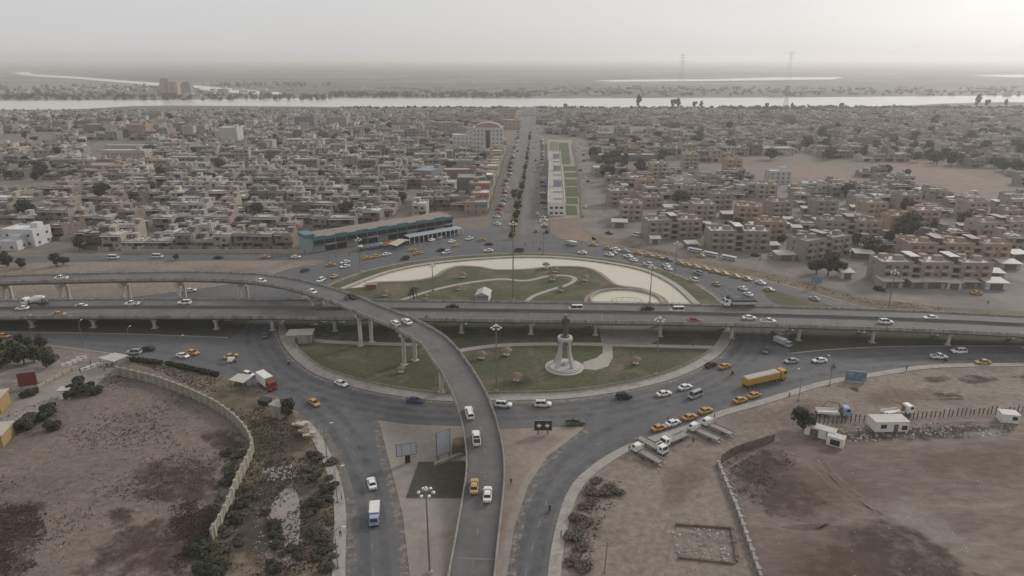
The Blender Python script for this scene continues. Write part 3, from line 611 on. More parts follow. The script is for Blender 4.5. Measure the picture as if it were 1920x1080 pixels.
def car_kit(name, cat, L, W, prof, cab, roof_h, belt, bed=None, wheel_x=None, taxi=False, rack=False):
    """prof: stations of the lower hull; cab: (rear belt x, front belt x, rear roof x, front roof x)"""
    k = Kit(name, cat); m = MB()
    m.loft([sec(x, w, zb, zs) for x, w, zb, zs in prof], 0)
    rb, fb, rr, fr = cab; wb, wr = W/2*0.90, W/2*0.70
    m.loft([[(rr-0.08, -wr, roof_h-0.05), (fr+0.08, -wr, roof_h-0.05), (fr+0.08, wr, roof_h-0.05), (rr-0.08, wr, roof_h-0.05)],
            [(rr+0.05, -wr*0.88, roof_h+0.03), (fr-0.08, -wr*0.88, roof_h+0.03), (fr-0.08, wr*0.88, roof_h+0.03), (rr+0.05, wr*0.88, roof_h+0.03)]], 0)
    for s in (-1, 1):
        bar(m, (rb+0.05, s*wb, belt), (rr, s*wr, roof_h-0.02), 0.07); bar(m, (fb-0.05, s*wb, belt), (fr, s*wr, roof_h-0.02), 0.05)
        c = (rb+fb)/2; bar(m, (c-0.1, s*(wb+0.01), belt), (c-0.15, s*(wr+0.02), roof_h-0.02), 0.06)
        m.box(fb-0.25, s*(W/2+0.06), belt+0.02, 0.16, 0.16, 0.13)          # mirrors
    if bed:
        x0, x1, zf, zt = bed
        for s in (-1, 1): m.box((x0+x1)/2, s*(W/2-0.07), zf, x1-x0, 0.1, zt-zf)
        m.box(x0, 0, zf, 0.1, W-0.1, zt-zf)
    k.part('body', m, [MT['paint']], tint=True)
    gl = MB(); gl.loft([[(rb, -wb, belt-0.03), (fb, -wb, belt-0.03), (fb, wb, belt-0.03), (rb, wb, belt-0.03)],
                        [(rr, -wr, roof_h-0.05), (fr, -wr, roof_h-0.05), (fr, wr, roof_h-0.05), (rr, wr, roof_h-0.05)]], 0)
    k.part('window_glass', gl, [MT['glass']])
    if bed:
        x0, x1, zf, zt = bed
        k.part('cargo_bed', MB().box((x0+x1)/2, 0, zf, x1-x0-0.08, W-0.24, 0.04), [MT['chassis']])
    wx = wheel_x or (-L*0.29, L*0.30)
    for x in wx:
        for s in (-1, 1): k.part('wheel', None, None, mesh=WHEEL, loc=(x, s*(W/2-0.1), 0.33))
    hl_ = MB().box(0, 0, 0, 0.08, 0.36, 0.15).mesh('headlight', MT['lamp_white']); tl_ = MB().box(0, 0, 0, 0.07, 0.32, 0.17).mesh('tail_light', MT['lamp_red'])
    zh, zt_ = prof[-1][3]-0.17, prof[0][3]-0.2
    for s in (-1, 1):
        k.part('headlight', None, None, mesh=hl_, loc=(prof[-1][0]-0.03, s*prof[-1][1]*0.72, zh))
        k.part('tail_light', None, None, mesh=tl_, loc=(prof[0][0]+0.01, s*prof[0][1]*0.75, zt_))
    k.part('bumper', MB().box(prof[-1][0]+0.01, 0, prof[-1][2]+0.02, 0.12, prof[-1][1]*1.7, 0.16), [MT['chassis']])
    if taxi: k.part('roof_sign', MB().box((rr+fr)/2, 0, roof_h+0.03, 0.16, 0.42, 0.14), [MT['lamp_white']])
    if rack:
        for s in (-1, 1): k.part('roof_rail', MB().box((rr+fr)/2, s*wr*0.8, roof_h+0.03, (fr-rr)*0.85, 0.05, 0.07), [MT['chassis']])
    return k
sed = [(-2.28, .68, .42, .86), (-2.12, .84, .27, .97), (-1.3, .89, .2, .99), (0, .91, .19, .95), (1.15, .89, .19, .92), (2.0, .85, .25, .80), (2.27, .68, .36, .68)]
suv = [(-2.3, .76, .45, 1.0), (-2.2, .90, .32, 1.1), (-1.2, .94, .26, 1.1), (0, .95, .25, 1.08), (1.15, .93, .25, 1.06), (2.05, .90, .3, .98), (2.32, .74, .42, .85)]
pik = [(-2.6, .80, .5, .80), (-2.5, .88, .42, .82), (-0.62, .90, .32, .82), (-0.55, .91, .3, 1.08), (1.2, .90, .3, 1.06), (2.2, .86, .36, .98), (2.45, .70, .45, .85)]
van = [(-2.4, .80, .4, 1.05), (-2.35, .88, .3, 1.1), (0, .9, .28, 1.1), (1.9, .88, .28, 1.08), (2.35, .82, .36, .98), (2.5, .66, .45, .85)]
hat = [(-1.95, .72, .42, .92), (-1.85, .84, .27, 1.0), (-1.1, .87, .2, 1.0), (0, .88, .19, .96), (1.0, .87, .19, .93), (1.75, .83, .25, .82), (1.98, .68, .36, .70)]
K = {'sedan': car_kit('sedan_car', 'car', 4.55, 1.82, sed, (-1.62, 1.18, -1.02, .32), 1.43, .95),
     'taxi': car_kit('taxi', 'taxi', 4.55, 1.82, sed, (-1.62, 1.18, -1.02, .32), 1.43, .95, taxi=True),
     'suv': car_kit('suv_car', 'car', 4.65, 1.9, suv, (-2.15, 1.2, -1.85, .45), 1.76, 1.08, rack=True),
     'hatch': car_kit('hatchback_car', 'car', 3.95, 1.76, hat, (-1.85, 1.05, -1.5, .25), 1.48, .96),
     'pickup': car_kit('pickup_truck', 'pickup', 5.1, 1.85, pik, (-.55, 1.25, -.45, .55), 1.74, 1.05, bed=(-2.5, -.62, .8, 1.15)),
     'van': car_kit('minibus_van', 'van', 4.95, 1.82, van, (-2.32, 2.05, -2.2, 1.25), 2.0, 1.08)}
# far cars: too small to show their parts
def plain_car():
    m = MB(); m.loft([sec(x, w, zb, zs) for x, w, zb, zs in sed], 0)
    m.loft([[(-1.62, -.82, .93), (1.18, -.82, .93), (1.18, .82, .93), (-1.62, .82, .93)], [(-1.02, -.62, 1.4), (.32, -.62, 1.4), (.32, .62, 1.4), (-1.02, .62, 1.4)]], 1)
    m.box(-.35, 0, 1.39, 1.3, 1.2, .06)
    for x in (-1.3, 1.35):
        for s in (-1, 1): m.tube((x, s*.70, .33), (x, s*.92, .33), .33, .33, 8, 2)
    return m.mesh('sedan_car', [MT['paint'], MT['glass'], MT['tyre']])
PLAIN = plain_car()
# --- lorries
def wheels(k, xs, w, mesh=None, r=0.5):
    for x in xs:
        for s in (-1, 1): k.part('wheel', None, None, mesh=mesh or WHEEL_BIG, loc=(x, s*(w/2-0.16), r))
def cab_part(k, x, w, l, z0, h, tint=True):
    """a forward-control cab with its nose at x"""
    m = MB()
    m.loft([[(x-l, -w/2, z0), (x, -w/2*0.96, z0), (x, w/2*0.96, z0), (x-l, w/2, z0)], [(x-l, -w/2, z0+h*0.5), (x+0.04, -w/2*0.96, z0+h*0.5), (x+0.04, w/2*0.96, z0+h*0.5), (x-l, w/2, z0+h*0.5)],
            [(x-l, -w/2*0.97, z0+h*0.92), (x-0.28, -w/2*0.9, z0+h*0.92), (x-0.28, w/2*0.9, z0+h*0.92), (x-l, w/2*0.97, z0+h*0.92)], [(x-l+0.12, -w/2*0.8, z0+h), (x-0.45, -w/2*0.8, z0+h), (x-0.45, w/2*0.8, z0+h), (x-l+0.12, w/2*0.8, z0+h)]])
    c = k.part('cab', m, [MT['paint']], tint=tint)
    k.part('windscreen', MB().add([(x+0.05, -w*0.42, z0+h*0.53), (x+0.05, w*0.42, z0+h*0.53), (x-0.24, w*0.39, z0+h*0.9), (x-0.24, -w*0.39, z0+h*0.9)], [(0, 1, 2, 3)]), [MT['glass']], under=c)
    for s in (-1, 1):
        k.part('side_window', MB().add([(x-0.25, s*(w/2+0.01), z0+h*0.54), (x-l*0.62, s*(w/2+0.01), z0+h*0.54), (x-l*0.62, s*(w/2*0.99+0.01), z0+h*0.86), (x-0.38, s*(w/2*0.99+0.01), z0+h*0.86)], [(0, 1, 2, 3)]), [MT['glass']], under=c)
        k.part('headlight', MB().box(x+0.05, s*w*0.36, z0+0.12, 0.08, 0.32, 0.16), [MT['lamp_white']], under=c)
    k.part('bumper', MB().box(x+0.06, 0, z0-0.28, 0.18, w*0.96, 0.34), [MT['chassis']])
    return c
def box_truck():
    k = Kit('box_truck', 'truck')
    k.part('chassis', MB().box(-0.3, 0, 0.55, 8.4, 0.9, 0.28), [MT['chassis']]); cab_part(k, 4.2, 2.4, 1.9, 0.75, 2.1)
    b = MB().box(-1.05, 0, 0.95, 6.3, 2.5, 2.75); k.part('cargo_box', b, [MT['sheetwhite']])
    r = MB()
    for x in (-4.2, 2.1): r.box(x, 0, 0.95, 0.06, 2.54, 2.79)
    k.part('box_frame', r, [MT['steel']]); wheels(k, (-3.0, -1.8, 3.1), 2.4); return k
def semi():
    k = Kit('semi_trailer_truck', 'truck')
    k.part('chassis', MB().box(-0.5, 0, 0.7, 14.5, 1.0, 0.3), [MT['chassis']]); cab_part(k, 7.6, 2.5, 2.2, 0.8, 2.5)
    b = MB(); b.loft([[(-7.4, -1.2, 1.05), (4.7, -1.2, 1.05), (4.7, 1.2, 1.05), (-7.4, 1.2, 1.05)], [(-7.4, -1.28, 1.4), (4.75, -1.28, 1.4), (4.75, 1.28, 1.4), (-7.4, 1.28, 1.4)], [(-7.4, -1.28, 3.1), (4.75, -1.28, 3.1), (4.75, 1.28, 3.1), (-7.4, 1.28, 3.1)]])
    k.part('trailer_body', b, [MT['paint']], tint=True)
    t = MB(); t.loft([[(-7.35, -1.3, 3.08), (4.7, -1.3, 3.08), (4.7, 1.3, 3.08), (-7.35, 1.3, 3.08)], [(-7.2, -0.9, 3.32), (4.5, -0.9, 3.32), (4.5, 0.9, 3.32), (-7.2, 0.9, 3.32)]]); k.part('tarpaulin_cover', t, [MT['tarp']])
    for i in range(10):
        for s in (-1, 1): k.part('rib', MB().box(-7.0 + i*1.27, s*1.31, 1.1, 0.1, 0.06, 1.95), [MT['paint']], tint=True)
    wheels(k, (-6.2, -4.9, -3.6, 3.6, 6.4), 2.5); return k
def dump_truck():
    k = Kit('dump_truck', 'truck')
    k.part('chassis', MB().box(-0.3, 0, 0.7, 11, 1.0, 0.3), [MT['chassis']]); cab_part(k, 5.6, 2.5, 2.1, 0.85, 2.3)
    k.part('load_bed', MB().loft([[(-5.6, -1.0, 1.15), (2.5, -1.0, 1.15), (2.5, 1.0, 1.15), (-5.6, 1.0, 1.15)], [(-5.8, -1.27, 2.2), (2.7, -1.27, 2.2), (2.7, 1.27, 2.2), (-5.8, 1.27, 2.2)]]), [MT['sheetwhite']])
    k.part('black_cover', MB().loft([[(-5.85, -1.32, 2.2), (2.75, -1.32, 2.2), (2.75, 1.32, 2.2), (-5.85, 1.32, 2.2)], [(-5.6, -1.2, 2.75), (2.5, -1.2, 2.75), (2.5, 1.2, 2.75), (-5.6, 1.2, 2.75)]]), [MT['chassis']])
    k.part('air_deflector', MB().loft([[(3.7, -1.1, 3.1), (4.9, -1.0, 3.1), (4.9, 1.0, 3.1), (3.7, 1.1, 3.1)], [(3.6, -1.0, 4.1), (4.0, -0.8, 4.1), (4.0, 0.8, 4.1), (3.6, 1.0, 4.1)]]), [MT['chassis']])
    wheels(k, (-4.6, -3.3, 1.4, 4.5), 2.5); return k
def mixer():
    k = Kit('concrete_mixer_truck', 'truck')
    k.part('chassis', MB().box(-0.3, 0, 0.7, 8.6, 1.0, 0.3), [MT['chassis']]); cab_part(k, 4.3, 2.5, 1.9, 0.85, 2.2)
    n = 14; rings = []
    for t, r in ((-3.6, .55), (-3.3, .75), (-1.8, 1.15), (-0.4, 1.25), (0.9, 1.0), (1.7, .6)):
        z = 2.45 - 0.16*t; rings.append([(t, r*math.cos(2*math.pi*i/n), z + r*math.sin(2*math.pi*i/n)) for i in range(n)])
    k.part('drum', MB().loft(rings), [MT['sheetwhite']], smooth=True)
    ch = MB(); ch.tube((-3.6, 0, 2.9), (-4.6, 0, 1.4), .28, .22, 6); k.part('chute', ch, [MT['steel']])
    fr = MB()
    for s in (-1, 1): fr.box(-3.3, s*.8, 1.0, .25, .2, 2.0); fr.box(1.7, s*.7, 1.0, .3, .2, 1.3)
    k.part('drum_support', fr, [MT['chassis']]); wheels(k, (-3.2, -1.9, 3.2), 2.5); return k
def tow_truck():
    k = Kit('flatbed_tow_truck', 'tow truck')
    k.part('chassis', MB().box(-0.2, 0, 0.55, 7.2, 0.9, 0.25), [MT['chassis']]); cab_part(k, 3.7, 2.1, 1.7, 0.6, 1.75)
    p = MB(); p.box(-1.5, 0, 0.86, 6.2, 2.25, 0.16)
    for s in (-1, 1): p.box(-1.5, s*1.1, 1.02, 6.2, 0.09, 0.2)
    k.part('flatbed', p, [MT['steel']])
    h = MB()
    for s in (-1, 1): h.box(1.5, s*.95, 1.02, .12, .12, 1.5)
    h.box(1.5, 0, 2.4, .14, 2.0, .14); h.box(1.5, 0, 1.6, .1, 1.9, .08); k.part('headboard', h, [MT['sheetwhite']])
    r = MB()
    for s in (-1, 1): r.box(-4.9, s*.75, .62, 1.1, .5, .1)
    k.part('loading_ramp', r, [MT['steel']]); wheels(k, (-2.4, 2.7), 2.1, mesh=WHEEL, r=.36); return k
def crane_truck(arm):
    k = Kit('crane_truck', 'truck')
    k.part('chassis', MB().box(-0.2, 0, 0.7, 8.4, 1.0, 0.3), [MT['chassis']]); cab_part(k, 4.2, 2.4, 1.9, 0.8, 2.2)
    b = MB(); b.box(-1.4, 0, 1.05, 5.6, 2.4, .14)
    for s in (-1, 1): b.box(-1.4, s*1.17, 1.19, 5.6, .08, .55)
    b.box(-4.16, 0, 1.19, .08, 2.4, .55); k.part('cargo_bed', b, [MT['sheetwhite']])
    c = MB(); c.box(1.75, 0, 1.1, .5, .6, 1.5); c.tube((1.75, 0, 2.5), arm[0], .17, .15, 6); c.tube(arm[0], arm[1], .14, .11, 6); c.tube(arm[1], arm[2], .09, .09, 6)
    k.part('crane_arm', c, [MT['rust_red']]); wheels(k, (-3.0, -1.8, 3.1), 2.4); return k
MT['rust_red'] = mat('rust_red_paint', (0.24, 0.075, 0.045), 0.7, 0.25, 2)
MT['bus_blue'] = mat('bus_blue_paint', (0.05, 0.07, 0.20), 0.35, 0.1, 2)
def bus():
    k = Kit('coach_bus', 'bus'); b = MB()
    b.loft([[(-5.2, -1.2, .4), (5.1, -1.2, .4), (5.1, 1.2, .4), (-5.2, 1.2, .4)], [(-5.25, -1.25, 1.5), (5.25, -1.25, 1.5), (5.25, 1.25, 1.5), (-5.25, 1.25, 1.5)], [(-5.25, -1.22, 2.75), (5.0, -1.22, 2.75), (5.0, 1.22, 2.75), (-5.25, 1.22, 2.75)], [(-5.05, -1.0, 3.05), (4.75, -1.0, 3.05), (4.75, 1.0, 3.05), (-5.05, 1.0, 3.05)]])
    k.part('body', b, [MT['paint']], tint=True)
    for s in (-1, 1):
        for i in range(6): k.part('window', MB().box(-4.3 + i*1.55, s*1.235, 1.62, 1.35, .06, .95), [MT['glass']])
        k.part('blue_stripe', MB().box(-0.05, s*1.25, .62, 10.2, .05, .55), [MT['bus_blue']])
    k.part('windscreen', MB().add([(5.27, -1.1, 1.5), (5.27, 1.1, 1.5), (5.03, 1.08, 2.7), (5.03, -1.08, 2.7)], [(0, 1, 2, 3)]), [MT['glass']])
    k.part('rear_window', MB().box(-5.26, 0, 1.8, .06, 2.0, .8), [MT['glass']])
    k.part('roof_unit', MB().box(-.5, 0, 3.03, 2.4, 1.5, .25), [MT['sheetwhite']]); wheels(k, (-3.1, 3.2), 2.4); return k
K.update(box_truck=box_truck(), semi=semi(), dump=dump_truck(), mixer=mixer(), tow=tow_truck(), bus=bus(),
         crane1=crane_truck([(1.2, 0, 3.6), (-1.6, .1, 4.4), (-2.9, .2, 2.6)]), crane2=crane_truck([(1.0, 0, 3.2), (-2.2, 0, 4.6), (-3.4, .2, 3.2)]))
def light_truck():
    k = Kit('light_truck', 'truck'); k.part('chassis', MB().box(-0.2, 0, 0.5, 5.6, 0.8, 0.25), [MT['chassis']]); cab_part(k, 2.9, 1.9, 1.6, 0.55, 1.6)
    k.part('load_box', MB().box(-1.0, 0, .75, 4.0, 2.0, 1.5), [MT['paint']], tint=True)
    k.part('roof_sheet', MB().box(-1.0, 0, 2.26, 4.05, 2.05, .08), [MT['sheetwhite']]); wheels(k, (-1.9, 2.0), 1.9, mesh=WHEEL, r=.36); return k
K['light_truck'] = light_truck()
def three_wheeler():
    k = Kit('three_wheeler', 'three wheeler')
    k.part('tray', MB().box(-.6, 0, .5, 1.5, 1.15, .38, taper=1.08), [MT['paint']], tint=True)
    k.part('canopy', MB().loft([[(-1.3, -.6, 1.55), (.9, -.5, 1.55), (.9, .5, 1.55), (-1.3, .6, 1.55)], [(-1.2, -.5, 1.66), (.8, -.4, 1.66), (.8, .4, 1.66), (-1.2, .5, 1.66)]]), [MT['sheetwhite']])
    f = MB()
    for x in (-1.25, .85):
        for s in (-1, 1): f.tube((x, s*.5, .5), (x, s*.52, 1.56), .03, .03, 4)
    f.box(.6, 0, .4, 1.0, .5, .3); k.part('frame', f, [MT['chassis']])
    for x, y in ((-.8, .5), (-.8, -.5), (1.1, 0)): k.part('wheel', None, None, mesh=WHEEL_SMALL, loc=(x, y, .27))
    return k
K['trike'] = three_wheeler()
def motorcycle():
    k = Kit('motorcycle', 'motorcycle'); f = MB(); f.box(0, 0, .38, .75, .24, .3); f.tube((.35, 0, .6), (.68, 0, .27), .05, .04, 6); f.tube((.3, 0, .55), (.42, 0, 1.0), .04, .03, 6)
    f.tube((-.2, 0, .4), (-.62, 0, .27), .05, .04, 6); k.part('frame', f, [MT['chassis']])
    k.part('fuel_tank', MB().lathe([(.02, .68), (.16, .72), (.17, .82), (.05, .9)], 8, cx=.16), [MT['paint']], tint=True)
    k.part('seat', MB().box(-.32, 0, .72, .6, .26, .1), [MT['tyre']]); k.part('handlebar', MB().tube((.4, -.33, 1.02), (.4, .33, 1.02), .025, .025, 6), [MT['rim']])
    for x in (-.63, .68): k.part('wheel', None, None, mesh=WHEEL_SMALL, loc=(x, 0, .27))
    return k
K['moto'] = motorcycle()

# --- people: one skinned body each
MT['skin'] = mat('skin', (0.28, 0.17, 0.115), 0.6, 0.05, 4); MT['hair'] = mat('hair', (0.015, 0.012, 0.01), 0.8, 0.1, 4)
MT['cloth'] = mat('cloth', (1, 1, 1), 0.9, 0.12, 3, tint=True); MT['trousers'] = mat('trousers', (0.03, 0.032, 0.04), 0.9, 0.15, 3)
def skin_body(name, joints, edges, radii, mats, pick, sub=1):
    me = bpy.data.meshes.new(name); me.from_pydata(joints, edges, [])
    o = bpy.data.objects.new(name, me); col.objects.link(o)
    o.modifiers.new('s', 'SKIN'); md = o.modifiers.new('d', 'SUBSURF'); md.levels = sub; md.render_levels = sub
    for i, sv in enumerate(me.skin_vertices[0].data): sv.radius = radii[i] if isinstance(radii[i], tuple) else (radii[i], radii[i]); sv.use_root = (i == 0)
    dg = bpy.context.evaluated_depsgraph_get(); out = bpy.data.meshes.new_from_object(o.evaluated_get(dg))
    bpy.data.objects.remove(o); bpy.data.meshes.remove(me)
    out.name = name; out.materials.clear()
    for m in mats: out.materials.append(m)
    for p in out.polygons: p.material_index = pick(p.center); p.use_smooth = True
    return out
def person_mesh(pose):
    if pose == 'ride':    # seated on a motorcycle, +x forward
        J = [(-.25, 0, .85), (-.18, 0, 1.1), (-.08, 0, 1.32), (-.03, 0, 1.45), (.02, 0, 1.55), (.03, 0, 1.68),
             (-.08, .18, 1.34), (.12, .24, 1.15), (.36, .28, 1.06), (-.08, -.18, 1.34), (.12, -.24, 1.15), (.36, -.28, 1.06),
             (-.2, .12, .84), (.18, .2, .76), (.12, .2, .38), (.28, .2, .34), (-.2, -.12, .84), (.18, -.2, .76), (.12, -.2, .38), (.28, -.2, .34)]
    else:
        w = 0.16 if pose == 'walk' else 0.02
        J = [(0, 0, .95), (0, 0, 1.15), (0, 0, 1.38), (0, 0, 1.5), (.02, 0, 1.58), (.03, 0, 1.7),
             (0, .19, 1.4), (-w*.5, .23, 1.12), (w*.4, .24, .88), (0, -.19, 1.4), (w*.5, -.23, 1.12), (w, -.24, .9),
             (0, .1, .92), (w, .1, .5), (w*.7, .1, .07), (w*.7+.16, .1, .04), (0, -.1, .92), (-w*.6, -.1, .5), (-w*1.7, -.1, .09), (-w*1.7+.15, -.1, .05)]
    E_ = [(0, 1), (1, 2), (2, 3), (3, 4), (4, 5), (2, 6), (6, 7), (7, 8), (2, 9), (9, 10), (10, 11), (0, 12), (12, 13), (13, 14), (14, 15), (0, 16), (16, 17), (17, 18), (18, 19)]
    Rr = [(.13, .16), (.12, .15), (.12, .17), .06, .09, .085, .07, .05, .04, .07, .05, .04, .09, .07, .05, .04, .09, .07, .05, .04]
    hz_ = J[5][2]
    def pick(c):
        if c.z > hz_ - .02 or (c.z > hz_ - .12 and c.x < .01): return 1
        if c.z > hz_ - .22: return 0
        if pose == 'ride': return 3 if c.z < .9 else 2
        return 3 if c.z < .95 else 2
    return skin_body('person', J, E_, Rr, [MT['skin'], MT['hair'], MT['cloth'], MT['trousers']], pick)
PERSON = {p: person_mesh(p) for p in ('ride', 'walk', 'stand')}
def person(px, py, label, pose='walk', color=(0.05, 0.05, 0.06), rz=None, z=0.07, group=None):
    p = G(px, py, z + 0.85); o = link('person', PERSON[pose], None, (p.x, p.y, z), rng.uniform(0, 6.28) if rz is None else rz, color)
    return tag(o, label, 'person', group)

WHITE, SILVER, BLACK, GREYC, RED, YEL, ORG, BLUE = (.72, .72, .70), (.36, .37, .37), (.02, .02, .022), (.12, .125, .13), (.30, .035, .03), (.46, .32, .12), (.46, .26, .09), (.04, .06, .14)
def put(kind, color, px, py, dx, dy, label, on='g', group=None):
    hgt = {'g': 0.07, 'k': 0.07}.get(on)
    if on == 'M': hgt = deck_z(MAIN, px, py + 3) + 0.035
    if on == 'R': hgt = deck_z(RAMP, px, py + 3) + 0.035
    if on == 'd': hgt = 0.045
    up = 0.7 if kind in ('sedan', 'taxi', 'hatch', 'suv', 'pickup', 'moto', 'trike') else 1.4
    p = G(px, py, hgt + up); q = G(px + dx, py + dy, hgt + up); d = q - p
    rz = math.atan2(d.y, d.x)
    t = K[kind].place(label, (p.x, p.y, hgt), rz, color, group, scale=.68 if kind == 'bus' else None)
    if on in 'MR':   # follow the slope of the deck
        path = MAIN if on == 'M' else RAMP; i = min(range(1, len(path)-1), key=lambda a: (path[a].x-p.x)**2 + (path[a].y-p.y)**2)
        s = path[i+1] - path[i-1]; sl = s.z / Vector((s.x, s.y, 0)).length
        if s.x*d.x + s.y*d.y < 0: sl = -sl
        t.rotation_euler[1] = -math.atan(sl)
    return t, p, rz, hgt
def ride(color, px, py, dx, dy, label, plabel, shirt=(.04, .04, .05), on='g'):
    t, p, rz, h = put('moto', color, px, py, dx, dy, label, on)
    tag(link('person', PERSON['ride'], None, (p.x, p.y, h), rz, shirt), plabel, 'person', 'motorcycle riders')
